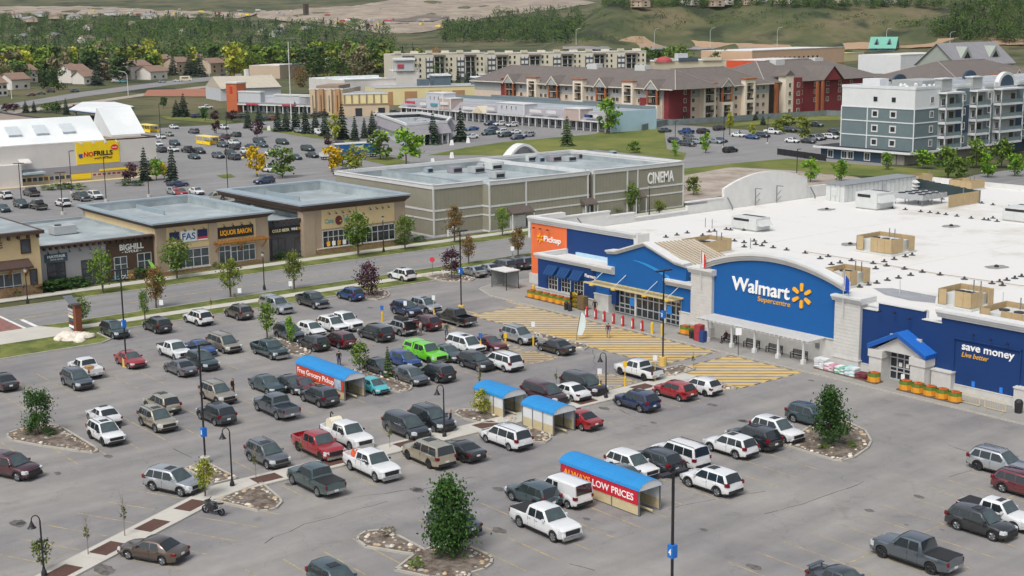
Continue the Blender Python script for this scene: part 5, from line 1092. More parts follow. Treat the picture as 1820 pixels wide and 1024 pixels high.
for y0,y1,k,m_ in segs:
    if k=='wall':
        if m_ is not greys:part(GA,'blue_panel',MB().box(-96,-95.94,y0,y1,6.4,13.0),dblue)
        part(GA,'upper_panel',MB().box(-96,-95.93,y0,y1,13.2,17.2),m_)
        for z in(15.0,11.6,8.1,4.8):window(GA,'X+',(y0+y1)/2+.4,z,-95.93,1.6,1.8,2,1,trim,dglass,fw=.2)
    else:
        part(GA,'recess',MB().box(-96.02,-95.93,y0+.1,y1-.1,3.3,16.4),greys)
        for z in(12.8,9.4,6.0,3.2):
            part(GA,'balcony_slab',MB().box(-96,-93.9,y0,y1,z-.3,z+.15),whites);rl=part(GA,'balcony_rail',MB().box(-93.98,-93.94,y0+.1,y1-.1,z+1.1,z+1.18).box(-93.98,-93.92,y0,y0+.08,z+.15,z+1.18).box(-93.98,-93.92,y1-.08,y1,z+.15,z+1.18),steel);part(rl,'glass_panel',MB().box(-93.97,-93.95,y0+.1,y1-.1,z+.3,z+1.1),mat('rail_glass','#75878c',.15,.1))
            window(GA,'X+',y0+1.7,z+1.5,-95.9,1.5,1.9,2,1,trim,dglass,fw=.15);window(GA,'X+',y1-1.9,z+1.3,-95.9,1.7,2.2,1,1,ddark,dglass,fw=.1)
        part(GA,'balcony_roof',MB().box(-96,-93.7,y0-.2,y1+.2,16.3,16.7),whites)
        for y in(y0+.1,y1-.2):part(GA,'balcony_post',MB().box(-94.1,-93.9,y,y+.2,3.2,16.3),whites)
        if k=='balc':part(GA,'chimney_box',MB().box(-97.5,-95.5,y0+.3,y0+4.4,17,19.7),greys);part(GA,'chimney_cap',MB().box(-97.7,-95.3,y0+.1,y0+4.6,19.7,19.95),whites)
        else:
            ym=(y0+y1)/2;ar=[(-95.7,ym+3.9*math.cos(q_),17.2+3.4*math.sin(q_))for q_ in[math.pi*i/14 for i in range(15)]];ai=[(-95.7,ym+3.1*math.cos(q_),17.2+2.7*math.sin(q_))for q_ in[math.pi*i/14 for i in range(15)]];b=MB()
            for i in range(14):b.ext([ar[i],ar[i+1],ai[i+1],ai[i]],(-1.2,0,0))
            b.box(-97,-95.6,y0-.4,y0+1.9,17.2,18.0);b.box(-97,-95.6,y1-1.9,y1+.4,17.2,18.0);part(GA,'arched_gable_trim',b,trim);part(GA,'arched_gable',MB().ext(ai,(-.8,0,0)),dblue)
for x,y in((-110.5,168.5),(-109,174)):pass
part(GA,'roof_box',MB().box(-112,-107,165,168.5,17.6,19.8),whites);part(GA,'roof_box',MB().box(-113,-104,178,190,17.6,19),greys)
for i in range(9):x,y=random.uniform(-108,-98),random.uniform(166,178);part(GA,'roof_fan',MB().lathe([(.5,0),(.5,.5),(.25,.8),(0,.85)],8,(x,y,17.66)),litm)
for y in(183,214):part(GA,'back_gable',MB().ext([(-114,y+3*math.cos(q_),18+2.2*math.sin(q_))for q_ in[math.pi*i/10 for i in range(11)]],(-.6,0,0)),dblue)
for x in(-104,-99.5):part(GA,'stone_joint',MB().box(x,x+.12,162.22,162.3,0,2.6),ddark)
# play yard fence and grey fences
def fence(pts,h,label,m,n=None,post=None):
    P=[G(*p)for p in pts]if pts[0][0]>-50 or pts[0][1]>0 and False else pts
    r=thing('fence',label,'fence',(*P[0],0));rails=5
    for a,c in zip(P,P[1:]):
        L=math.hypot(c[0]-a[0],c[1]-a[1]);k=max(1,int(L/2.6))
        for i in range(k):
            t0,t1=i/k,(i+1)/k;A=(lerp(a[0],c[0],t0),lerp(a[1],c[1],t0));B=(lerp(a[0],c[0],t1),lerp(a[1],c[1],t1))
            part(r,'fence_panel',MB().bar((*A,h/2+.05),(*B,h/2+.05),.06,h-.1),m);part(r,'post',MB().box(A[0]-.08,A[0]+.08,A[1]-.08,A[1]+.08,0,h+.05),post or m)
    return r
fg=mat('grey_fence','#6f7a7a',.85,.18,.5)
fence([(-229,209),(-222,212),(-219.5,224),(-217.5,250),(-213,280),(-204,282)],2.0,'long grey board fence in front of the red apartments',fg)
fence([G(1141,233),G(1190,222)],2.0,'short grey board fence beside the pale blue end wall',fg)
fence([G(1382,275),G(1468,287)],1.6,'dark railing round the play yard by the grey apartments',metal_d)
# ================================================================ white and dark apartments farther back
alm=mat('cream_apartment_wall','#cdc6b3',.85,.05,.3);dkp=mat('dark_grey_panel','#4c4f54',.8,.08,.3);wroof=blend_mat('pale_flat_roof','#c9c6c2','#dbd9d6',.05,bump=0)
def pale_apts(label,p0,p1,depth,h,n):
    r,q,L=block('apartment_building',label,p0,p1,depth,h,alm,wroof,'apartments');st=L/n
    for k in range(n):
        s=k*st
        part(r,'dark_panel',q(s+st*.08,s+st*.34,-.3,0,0,h-2.2),dkp);part(r,'recess',q(s+st*.38,s+st*.66,-.15,0,0,h-2.0),mat('dark_recess','#2c3338',.7,.1));part(r,'post',q(s+st*.51,s+st*.53,-1.6,-1.2,0,h-1.5),alm)
        part(r,'canopy',q(s+st*.34,s+st*.70,-2.4,1,h-1.6,h-.7),broof)
        for z in(2,5.2,8.4,11.6):
            if z<h-2:
                part(r,'window',q(s+st*.11,s+st*.19,-.45,-.3,z,z+1.9),trim);part(r,'window',q(s+st*.22,s+st*.31,-.45,-.3,z,z+1.9),trim);part(r,'window',q(s+st*.74,s+st*.79,-.15,0,z,z+1.6),dglass);part(r,'window',q(s+st*.88,s+st*.93,-.15,0,z,z+1.6),dglass);part(r,'balcony_slab',q(s+st*.38,s+st*.66,-1.8,0,z-.9,z-.6),mat('slab_grey','#7c7f80',.8,.05))
        part(r,'roof_box',q(s+st*.72,s+st*.9,4,10,h,h+1.6),alm)
        b_=q(s+st*.1,s+st*.3,-.2,1.2,h,h+1.9);part(r,'parapet_arch',b_,alm)
    return r
pale_apts('cream and dark grey apartment block with white roof behind the trees',(697,146),(862,142),22,15.5,3)
pale_apts('cream and charcoal apartment block behind the brown roofs, centre of picture',(862,140),(1148,134),24,14.5,5)
# ================================================================ assorted buildings at the right, towards the bluff
r,q,L=block('retail_building','long beige store with a red-brown line of letters',(1336,128),(1500,118),40,13,mat('salmon_beige','#c5a68a',.85,.05,.2),wroof,'store')
for k in range(14):part(r,'window',q(L*(.03+k*.05),L*(.045+k*.05),-.2,0,6,8.5),dglass)
part(r,'plinth',q(0,L,-.4,0,0,3),mat('ochre_plinth','#8f7d4a',.85,.1,.2))
r,q,L=block('orange_building','flat orange building behind the brown apartment roofs',(1360,140),(1440,134),26,10,mat('vivid_orange','#c8502b',.8,.06,.2),wroof,'store')
for k in range(3):part(r,'dark_pier',q(L*(.1+k*.3),L*(.13+k*.3),-.3,0,0,10),ddark)
r,q,L=block('long_roof_hall','low hall with barrel roofs and long white parapets',(1075,135),(1290,130),30,8,mat('cream_wall2'),wroof,'store')
for k in range(5):part(r,'parapet_bow',q(L*k/5,L*k/5+L*.16,-1,0,8,10),[alm,mat('slate_glass','#4b5a66',.3,.1)][k%2])
part(r,'red_dome',MB().lathe([(5,0),(4.6,1.5),(3,2.8),(0,3.4)],14,(*G(1180,134),8)),mat('red_dome','#a8444a',.7,.08))
part(r,'cupola',q(L*.62,L*.7,4,10,8,12.5),palew)
GRN=mat('green_metal_roof','#6fae9b',.5,.06,.2,metal=.1)
def gabled(name,label,p0,p1,depth,h,rise,wm,rm,cat='house',dorm=0,z0=0.,group=None,e=1.0,wins=2):
    a=Vector(G(*p0,z0));c=Vector(G(*p1,z0));u=c-a;L=u.length;u.normalize();n=Vector((-u.y,u.x));r=thing(name,label,cat,((a.x+c.x)/2,(a.y+c.y)/2,z0),0,group)
    def w3(s,d,z):return(a.x+u.x*s+n.x*d,a.y+u.y*s+n.y*d,z0+z)
    b=MB();b.prism([w3(0,0,0)[:2],w3(L,0,0)[:2],w3(L,depth,0)[:2],w3(0,depth,0)[:2]],z0,z0+h)
    b.poly([w3(0,0,h),w3(0,depth,h),w3(0,depth/2,h+rise)]);b.poly([w3(L,0,h),w3(L,depth/2,h+rise),w3(L,depth,h)]);part(r,'wall',b,wm)
    b=MB();k=rise/(depth/2);
    b.ext([w3(-e,-e,h-k*e),w3(-e,depth/2,h+rise),w3(-e,depth/2,h+rise+.35),w3(-e,-e,h-k*e+.35)],Vector(w3(L+e,0,0))-Vector(w3(-e,0,0)))
    b.ext([w3(-e,depth/2,h+rise),w3(-e,depth+e,h-k*e),w3(-e,depth+e,h-k*e+.35),w3(-e,depth/2,h+rise+.35)],Vector(w3(L+e,0,0))-Vector(w3(-e,0,0)));rf=part(r,'roof',b,rm)
    for i in range(dorm):
        s=L*(i+.5)/dorm;w_=L/dorm*.22
        part(r,'dormer',MB().ext([w3(s-w_,depth*.12,h+rise*.25),w3(s+w_,depth*.12,h+rise*.25),w3(s,depth*.12,h+rise*.85)],Vector(w3(0,depth*.35,0))-Vector(w3(0,0,0))),wm);part(r,'dormer_window',MB().ext([w3(s-w_*.5,depth*.11,h+rise*.3),w3(s+w_*.5,depth*.11,h+rise*.3),w3(s,depth*.11,h+rise*.62)],Vector(w3(0,.1,0))-Vector(w3(0,0,0))),dglass)
    nst=max(1,int(h/3))
    for s_ in range(wins):
        for f in range(nst):
            s=L*(s_+.5)/wins;z=1+f*2.9
            part(r,'window',MB().ext([w3(s-.8,-.12,z),w3(s+.8,-.12,z),w3(s+.8,-.12,z+1.4),w3(s-.8,-.12,z+1.4)],Vector(w3(0,.12,0))-Vector(w3(0,0,0))),dglass)
    for f in range(nst):part(r,'window',MB().ext([w3(L+.02,depth*.35,1+f*2.9),w3(L+.02,depth*.6,1+f*2.9),w3(L+.02,depth*.6,2.4+f*2.9),w3(L+.02,depth*.35,2.4+f*2.9)],Vector(w3(.1,0,0))-Vector(w3(0,0,0))),dglass)
    return r,w3,L
gabled('green_roof_lodge','lodge with a big pale green gabled roof and dormers',(1545,97),(1590,97),22,6,9,mat('slate_siding'),GRN,'lodge',2)
gabled('grey_roof_hall','large hall with steep grey gabled roof at the far right',(1700,142),(1800,136),26,8,11,mat('pale_green_siding','#9aa199',.85,.05,.3),mat('grey_shingle_far','#85858a',.9,.08,.3),'hall',2)
r,q,L=block('hotel','small cream hotel with rows of dark windows below the bluff',(1390,92),(1466,88),22,13,alm,wroof,'hotel')
for k in range(10):
    for z in(3,7.4):part(r,'window',q(L*(.04+k*.095),L*(.08+k*.095),-.3,0,z,z+2.6),dglass)
part(r,'stair_tower',q(L*.6,L*.78,-2,4,0,16),alm)
r,q,L=block('white_flat_hall','flat white-walled hall behind the brown roofs at the right',(1600,132),(1700,126),30,11,whites,wroof,'store')
gabled('yellow_gable_shop','small shop with yellow gable behind the orange building',(1432,116),(1466,113),20,5,5,mat('ochre_plinth'),mat('grey_shingle_far'),'shop',1)
r,q,L=block('yellow_canopy','long yellow-green fuel canopy behind the brown roofs',(1484,111),(1535,107),16,6,ylw,mat('lime_canopy','#b9b64a',.6,.05),'canopy')
gabled('brown_lodge','beige lodge with pale brown roof below the bluff trees',(1708,82),(1760,78),24,8,9,mat('beige_stucco'),mat('pale_brown_roof','#9b8a7c',.9,.08,.3),'lodge',1)
gabled('teal_roof_house','house with teal roof at the far right below the bluff',(1798,82),(1822,80),18,7,6,mat('beige_stucco'),mat('teal_roof','#3f7d8a',.7,.06,.3))
gabled('green_roof_villa','tall villa with dark green roof at the foot of the bluff',(1764,66),(1798,66),20,10,8,mat('beige_stucco'),mat('dark_green_roof','#3f5a50',.8,.06,.3))

# ================================================================ vehicles (local: nose along +x)
def paint(name,col,metal=.35,rough=.28):
    return mat('paint_'+name,col,rough,.03,.8,metal=metal,coat=1.)
PAINT={k:paint(k,v if m<.3 else tuple(min(.9,c*1.55+.006)for c in lin(v)),m if m<.3 else.85,.28 if m<.3 else.34)for k,v,m in(('white','#dfe1e2',0),('silver','#a9adb0',.6),('grey','#666b70',.5),('gunmetal','#566068',.5),('dark grey','#3a3e42',.5),('black','#1b1e22',.2),('red','#a0161f',.2),('dark red','#6b1a27',.35),('maroon','#4e1d28',.35),('blue','#1e4f8f',.4),('navy','#1f3560',.35),('tan','#a79c8c',.5),('champagne','#b0a893',.5),('brown','#57493f',.45),('grey-brown','#635c58',.45),('dark teal','#395156',.45),('teal','#41585c',.45),('green','#6bd019',.1),('cyan','#4bbcc6',.2),('dark green','#2f463e',.4),('charcoal','#3a4148',.4),('yellow','#e5bb2c',0.))}
carglass=mat('car_glass',(.02,.028,.032),.05,.2,.6,spec=.9);screen=mat('car_windscreen',(.055,.08,.085),.05,.3,.9,spec=1.0);trimb=mat('black_plastic',(.02,.02,.022),.6,.15,3)
rimm=mat('alloy_rim','#8f9396',.35,.1,6,metal=.7);rimd=mat('dark_rim','#3b3d40',.4,.1,6,metal=.6);tyre=mat('tyre_rubber',(.016,.016,.017),.85,.2,5)
headl=mat('headlight_lens','#c9cdd0',.12,.1,4,spec=.9);tail=mat('tail_light','#6e0d17',.25,.1,3);chrome=mat('chrome','#b9bdc0',.2,.05,3,metal=.9);plate=mat('licence_plate','#d9dbd9',.5,.05);amber=mat('amber_lens','#b3641c',.3,.1)
SPEC={
 'sedan':dict(L=4.75,W=1.82,H=1.45,wf=1.42,wr=-1.35,r=.33,top=[(-2.37,.78),(-2.3,.95),(-1.65,1.0),(.9,.95),(1.0,.93),(2.05,.80),(2.3,.66),(2.37,.58)],cab=(1.02,.28,-.95,-1.72),zr=1.44,B=-.32,Cc=-1.08,nwin=2),
 'hatch':dict(L=4.25,W=1.76,H=1.5,wf=1.30,wr=-1.28,r=.31,top=[(-2.12,.7),(-2.07,.98),(-1.5,1.0),(.9,.96),(1.85,.82),(2.07,.66),(2.12,.56)],cab=(1.12,.32,-1.55,-2.02),zr=1.5,B=-.3,Cc=-1.2,nwin=2),
 'suv':dict(L=4.68,W=1.87,H=1.70,wf=1.40,wr=-1.32,r=.375,top=[(-2.34,.82),(-2.28,1.02),(-1.6,1.06),(.9,1.02),(1.05,1.03),(1.7,.97),(2.12,.88),(2.28,.72),(2.34,.6)],cab=(1.10,.30,-1.82,-2.24),zr=1.68,B=-.35,Cc=-1.22,nwin=3),
 'big suv':dict(L=5.3,W=2.02,H=1.93,wf=1.60,wr=-1.42,r=.40,top=[(-2.65,.85),(-2.6,1.15),(-1.6,1.18),(1.0,1.16),(2.3,1.08),(2.58,.88),(2.65,.66)],cab=(1.22,.55,-2.34,-2.56),zr=1.90,B=-.25,Cc=-1.3,nwin=3),
 'minivan':dict(L=5.12,W=1.98,H=1.75,wf=1.55,wr=-1.48,r=.34,top=[(-2.56,.8),(-2.5,1.02),(-1.6,1.06),(1.2,1.02),(2.2,.86),(2.5,.68),(2.56,.56)],cab=(1.55,.62,-2.1,-2.46),zr=1.72,B=.0,Cc=-1.15,nwin=3),
 'coupe':dict(L=4.75,W=1.9,H=1.34,wf=1.42,wr=-1.38,r=.36,top=[(-2.37,.8),(-2.3,.98),(-1.6,1.0),(.6,.93),(2.05,.80),(2.3,.64),(2.37,.55)],cab=(.78,.0,-.78,-1.75),zr=1.33,B=-.62,Cc=-1.2,nwin=1),
 'pickup':dict(L=5.9,W=2.0,H=1.92,wf=1.95,wr=-1.72,r=.41,top=[(-2.95,1.18),(-1.1,1.20),(1.2,1.20),(2.6,1.12),(2.88,.95),(2.95,.72)],cab=(1.35,.72,-.82,-1.04),zr=1.88,B=.02,Cc=-.75,nwin=2,bed=(-2.86,-1.16,.82)),
 'small pickup':dict(L=5.4,W=1.9,H=1.78,wf=1.72,wr=-1.62,r=.38,top=[(-2.7,1.08),(-1.0,1.10),(1.15,1.10),(2.4,1.02),(2.63,.86),(2.7,.66)],cab=(1.28,.62,-.72,-.98),zr=1.74,B=.0,Cc=-.65,nwin=2,bed=(-2.62,-1.08,.76)),
 'van':dict(L=4.75,W=1.86,H=1.92,wf=1.55,wr=-1.45,r=.33,top=[(-2.37,.75),(-2.33,1.08),(-1.2,1.1),(1.3,1.06),(2.1,.92),(2.31,.72),(2.37,.58)],cab=(1.55,.82,-2.22,-2.32),zr=1.9,B=.25,Cc=-.35,nwin=2),
}
def interp(p,x):
    for(a,za),(b_,zb)in zip(p,p[1:]):
        if x<=b_:return za+(zb-za)*(x-a)/(b_-a)if b_>a else zb
    return p[-1][1]
def car_meshes(sp,rim=None):
    L,W,r=sp['L'],sp['W'],sp['r'];hw=W/2;M={};bed=sp.get('bed');top=sp['top']
    ra=r*1.16;sill=.24 if not bed else.36;sill=.30 if sp['H']>1.6 and not bed else sill
    xs=set([-L/2,L/2]+[t[0]for t in top]+[-L/2+.04,L/2-.05,-L/2+.18,L/2-.2,0,.6,-.6])
    for xa in(sp['wf'],sp['wr']):
        for k in range(9):xs.add(xa-ra*math.cos(math.pi*k/8))
        xs.update((xa-ra-.012,xa+ra+.012))
    if bed:xs.update((bed[0]-.001,bed[0]+.002,bed[1]-.002,bed[1]+.001))
    xs=sorted(x for x in xs if-L/2<=x<=L/2)
    b=MB();rows=[]
    for x in xs:
        zt=interp(top,x);zb=sill+.10*max(0,(abs(x)-L/2+.5)/.5)
        for xa in(sp['wf'],sp['wr']):
            d=ra*ra-(x-xa)**2
            if d>0:zb=max(zb,r+math.sqrt(d)-.02)
        e=max(0.,(abs(x)-(L/2-.95))/.95);w_=hw*(1-(.13 if bed else.21 if x>0 else.15)*e**2.1)
        zb=min(zb,zt-.12);h=zt-zb
        crown=(.07 if not bed else.04)if x>sp['cab'][0]else.01 if x>sp['cab'][3]else.05
        sec=[(w_*.93,zb),(w_*.985,zb+h*.14),(w_,zb+h*.46),(w_*.978,zb+h*.74),(w_*.935,zt-.02*h)]
        if bed and bed[0]<=x<=bed[1]:sec+=[(w_*.90,zt),(w_*.84,zt-.005),(w_*.83,bed[2]),(0,bed[2])]
        else:sec+=[(w_*.90,zt),(w_*.62,zt+crown*.55),(w_*.3,zt+crown*.9),(0,zt+crown)]
        k=len(b.v);b.v+=[(x,y,z)for y,z in sec]+[(x,-y,z)for y,z in sec[-2::-1]];rows.append(k)
    n=17
    for a,c in zip(rows,rows[1:]):
        for i in range(n-1):b.f.append((a+i,c+i,c+i+1,a+i+1));b.m.append(0)
    b.f.append(tuple(rows[0]+i for i in range(n)));b.f.append(tuple(rows[-1]+i for i in range(n-1,-1,-1)));b.m+=[0,0]
    # cabin
    c0,c1,c2,c3=sp['cab'];zr=sp['zr'];wb,wt=hw*.93,hw*(.74 if zr<1.8 else.78)
    if sp is SPEC['van']:wt=hw*.88
    zb0=lambda x:interp(top,x)-.03
    def side(x,t,s=1,off=0.):
        z=lerp(zb0(x),zr-.05,t);y=lerp(wb,wt,t);return(x,s*(y+off),z+off*.3)
    rk=.97 if bed or sp['L']>5 or zr>1.85 else.92
    st=[(c0,0.),(lerp(c0,c1,.5),.53),(c1,.97),(lerp(c1,c2,.35),1.),(lerp(c1,c2,.7),.995),(c2,rk),(lerp(c2,c3,.5),rk*.56),(c3,0.)]
    rows=[]
    for x,t in st:
        z0=zb0(x);zt=lerp(z0,zr,t);w1=lerp(wb,wt,t);q=t
        sec=[(wb,z0),(lerp(wb,w1,.5),lerp(z0,zt,.5)),(w1*1.0,zt-.05*q),(w1*.93,zt),(w1*.5,zt+.03*q),(0,zt+.04*q)]
        k=len(b.v);b.v+=[(x,y,z)for y,z in sec]+[(x,-y,z)for y,z in sec[-2::-1]];rows.append(k)
    for a,c in zip(rows,rows[1:]):
        for i in range(10):b.f.append((a+i,a+i+1,c+i+1,c+i));b.m.append(0)
    b.f=[f if True else f for f in b.f]
    import bmesh
    me=b.mesh('body',PAINT['white']);bm=bmesh.new();bm.from_mesh(me);bmesh.ops.recalc_face_normals(bm,faces=bm.faces);bm.to_mesh(me);bm.free()
    me.polygons.foreach_set('use_smooth',[True]*len(me.polygons));me.set_sharp_from_angle(angle=math.radians(38));M['body']=me
    # glass
    def pane(pts,off,m,name):
        p=[Vector(q)for q in pts];nrm=(p[1]-p[0]).cross(p[2]-p[0]).normalized();return MB().ext([q+nrm*off*.2 for q in p],nrm*off).mesh(name,m)
    def scr(xa,ta,xb,tb,v0,v1,name,m,flip):
        q=MB();us=(-.9,-.55,0,.55,.9)
        for v in(v0,(v0+v1)/2,v1):
            x=lerp(xa,xb,v);tt=lerp(ta,tb,v);w1=lerp(wb,wt,tt)*.985
            for u in us:q.v.append((x+(.03 if not flip else-.03),w1*u,lerp(zb0(x),zr,tt)+.022+(.018+.03*tt)*(1-(u/.9)**2)))
        for r_ in range(2):
            for c_ in range(4):k=r_*5+c_;f=(k,k+1,k+6,k+5);q.f.append(f[::-1]if flip else f);q.m.append(0)
        return q.mesh(name,m,60)
    M['windscreen']=scr(c0,0,c1,.985,.05,.95,'windscreen',screen,False)
    M['rear_window']=scr(c3,.01,c2,rk+.03,.08 if not bed else.22,.92,'rear_window',carglass,True)
    A=lambda t:lerp(c0,c1,t);D=lambda t:lerp(c3,c2,t)
    def sw(xa0,xa1,xb0,xb1,name,t0=.07,t1=.90):
        out=[]
        for s in(1,-1):
            P=[side(xa0,t0,s),side(xb0,t0,s),side(xb1,t1,s),side(xa1,t1,s)]
            if s==1:P=P[::-1]
            out.append(pane(P,.014,carglass,name))
        return out
    B,Cc=sp['B'],sp['Cc'];M['side_window']=[]
    M['side_window']+=sw(B+.03,B+.03,A(.10)-.16,A(.88)-.12,'side_window')
    if sp['nwin']>=2 and sp is not SPEC['van']:M['side_window']+=sw(Cc,Cc+.02 if sp['nwin']==3 else max(Cc,D(.88)+.15),B-.05,B-.05,'side_window')
    elif sp is SPEC['van']:M['side_window']+=sw(Cc,Cc,B-.12,B-.12,'side_window',.2,.85)
    else:M['side_window']+=sw(D(.1)+.35,max(D(.88)+.12,Cc),B-.05,B-.05,'side_window')
    if sp['nwin']==3:M['side_window']+=sw(D(.10)+.18,D(.88)+.16,Cc-.07,Cc-.05,'side_window')
    # lights, grille, bumpers
    zf=interp(top,L/2-.12);lo,hi=(.55,.78)if not bed else(.66,.96)
    if 1.6<sp['H']and not bed:lo,hi=.62,.84
    if sp is SPEC['sedan']or sp is SPEC['coupe']or sp is SPEC['hatch']:lo,hi=.56,.70
    wfr=hw*.80
    def bx(x0,x1,y0,y1,z0,z1):return MB().box(x0,x1,y0,y1,z0,z1)
    M['headlight']=[]
    for s in(1,-1):
        q=MB();q.box(L/2-.36,L/2-.06,s*hw*.78-.13,s*hw*.78+.13,lo,hi);q.v=[(x+(.06 if abs(y)<hw*.78 else-.03),y*(1.0 if x>L/2-.2 else 1.085),z+(.03 if x<L/2-.2 and z>lo else 0))for x,y,z in q.v];M['headlight'].append(q.mesh('headlight',headl))
    q=bx(L/2-.12,L/2+.018,-hw*.62,hw*.62,lo-.04,hi-.02)
    M['grille']=q.mesh('grille',trimb)
    q=MB();q.box(L/2-.18,L/2+.025,-hw*.80,hw*.80,.30,lo-.1 if not bed else.58);M['front_bumper']=q.mesh('front_bumper',trimb if not bed else chrome)
    M['taillight']=[]
    tz0,tz1=(.72,.90)if sp['H']<1.55 else((.80,1.06)if not bed else(.78,1.1))
    if sp['nwin']==3:tz0,tz1=tz0+.06,tz1+.08
    for s in(1,-1):
        q=MB();q.box(-L/2-.012,-L/2+(.30 if not bed else.12),s*hw*.82-(.09 if not bed else.07),s*hw*.82+(.10 if not bed else.07),tz0+.03,tz1);q.v=[(x,y*(1.06 if x>-L/2+.1 and not bed else 1.0),z)for x,y,z in q.v];M['taillight'].append(q.mesh('taillight',tail))
    q=MB();q.box(-L/2-.03,-L/2+.2,-hw*.82,hw*.82,.34 if not bed else.5,.58 if not bed else.70);M['rear_bumper']=q.mesh('rear_bumper',trimb if not bed else chrome)
    M['licence_plate']=bx(-L/2-.045,-L/2-.02,-.16,.16,.62 if not bed else.56,.77 if not bed else.70).mesh('licence_plate',plate)
    M['underbody']=bx(-L/2+.25,L/2-.25,-hw*.88,hw*.88,.22 if not bed else.34,.62).mesh('underbody',black)
    M['mirror']=[MB().box(c0-.42,c0-.28,s*(hw+.04)-.10,s*(hw+.04)+.10,zb0(c0)+.06,zb0(c0)+.22).mesh('mirror',PAINT['white'])for s in(1,-1)]
    sm_=MB()
    for s in(1,-1):
        for xd in((B,Cc)if sp['nwin']>1 else(B,)):
            sm_.box(xd-.008,xd+.008,s*hw*.985-.012,s*hw*.985+.016,sill+.16,zb0(xd)-.05)
        sm_.box(sp['wr']+ra+.1,sp['wf']-ra-.1,s*hw*.98-.01,s*hw*.98+.012,sill-.02,sill+.09)
    M['door_seam']=sm_.mesh('door_seam',trimb)
    M['arch_trim']=[]
    for xa in(sp['wf'],sp['wr']):
        for s in(1,-1):
            q=MB()
            for i in range(8):a0,a1=math.pi*i/8,math.pi*(i+1)/8;q.ext([(xa+rr*math.cos(a),s*hw*.985,r+rr*math.sin(a)-.02)for rr,a in((ra*.97,a0),(ra*.97,a1),(ra*1.13,a1),(ra*1.13,a0))][::s],(0,s*.035,0))
            M['arch_trim'].append(q.mesh('arch_trim',trimb))
    M['door_handle']=[]
    for s in(1,-1):
        for xd in((B+.14,Cc+.14)if sp['nwin']>1 else(B+.14,)):M['door_handle'].append(bx(xd-.02,xd+.16,s*hw*.99-.02,s*hw*.99+.03,zb0(xd)-.16,zb0(xd)-.12).mesh('door_handle',chrome))
    # wheel: tyre with alloy rim of recessed sectors
    t=MB();n=18;pr=[(r*.66,-.10),(r*.93,-.115),(r,-.08),(r,.08),(r*.93,.115),(r*.66,.10)]
    for rr,y in pr:
        for i in range(n):qq=2*math.pi*i/n;t.v.append((rr*math.cos(qq),y,rr*math.sin(qq)))
    for a in range(5):
        for i in range(n):j=(i+1)%n;t.f.append((a*n+i,a*n+n+i,a*n+n+j,a*n+j));t.m.append(0)
    M['wheel']=t.mesh('wheel',tyre)
    R_=[]
    for s in(1,-1):
        q=MB();nn=20;q.v=[(0,s*.07,0)]
        for rr,dp in((.22,.085),(.62,.085),(.68,.095)):
            for i in range(nn):qq=2*math.pi*i/nn;rec=.055 if(i%4 in(2,3)and rr in(.62,))else 0;q.v.append((r*rr*math.cos(qq),s*(dp-rec),r*rr*math.sin(qq)))
        for i in range(nn):
            j=(i+1)%nn;q.f.append((0,1+i,1+j));q.m.append(0);q.f.append((1+i,1+nn+i,1+nn+j,1+j));q.m.append(1 if i%4 in(2,)else 0);q.f.append((1+nn+i,1+2*nn+i,1+2*nn+j,1+nn+j));q.m.append(0)
        R_.append(q.mesh('rim',[rim or rimm,black]))
    M['rim']=R_
    rl=[]
    for s in(1,-1):rl.append(MB().tube([(c1-.05,s*wt*.86,zr-.01),(c1-.15,s*wt*.86,zr+.06),(c2+.15,s*wt*.86,zr+.06),(c2+.05,s*wt*.86,zr-.01)],.022,5).mesh('roof_rail',trimb))
    M['roof_rail']=rl
    M['sunroof']=MB().box(lerp(c1,c2,.12),lerp(c1,c2,.42),-wt*.52,wt*.52,zr-.01,zr+.052).mesh('sunroof',mat('dark_roof_glass',(.012,.013,.015),.25,.1))
    if bed:
        M['bed_cover']=MB().box(bed[0]-.02,bed[1]+.02,-hw*.88,hw*.88,1.19 if L>5.5 else 1.09,1.24 if L>5.5 else 1.14).mesh('bed_cover',trimb)
        cz=zr-.04;q=MB();zc=1.2;k0=[(bed[0]-.04,hw*.95,zc),(bed[1]+.04,hw*.95,zc),(bed[1]+.04,wt*.97,cz),(bed[0]+.22,wt*.97,cz)]
        P=k0+[(x,-y,z)for x,y,z in k0];k=len(q.v);q.v+=P
        for f in((0,1,2,3),(7,6,5,4),(3,2,6,7),(0,3,7,4),(1,5,6,2)):q.f.append(f);q.m.append(0)
        M['canopy']=q.mesh('canopy',PAINT['white'],30)
        M['canopy_window']=[pane([(bed[0]+.25,s*(hw*.93),1.32),(bed[1]-.15,s*(hw*.93),1.32),(bed[1]-.15,s*(wt*1.02),cz-.12),(bed[0]+.4,s*(wt*1.02),cz-.12)][::s],.02,carglass,'canopy_window')for s in(-1,1)]
    return M
CARS={k:car_meshes(v)for k,v in SPEC.items()}
def put(me,name,root,m=None,loc=(0,0,0)):
    o=bpy.data.objects.new(name,me);C.objects.link(o);o.parent=root;o.location=loc
    if m is not None:o.material_slots[0].link='OBJECT';o.material_slots[0].material=m
    return o
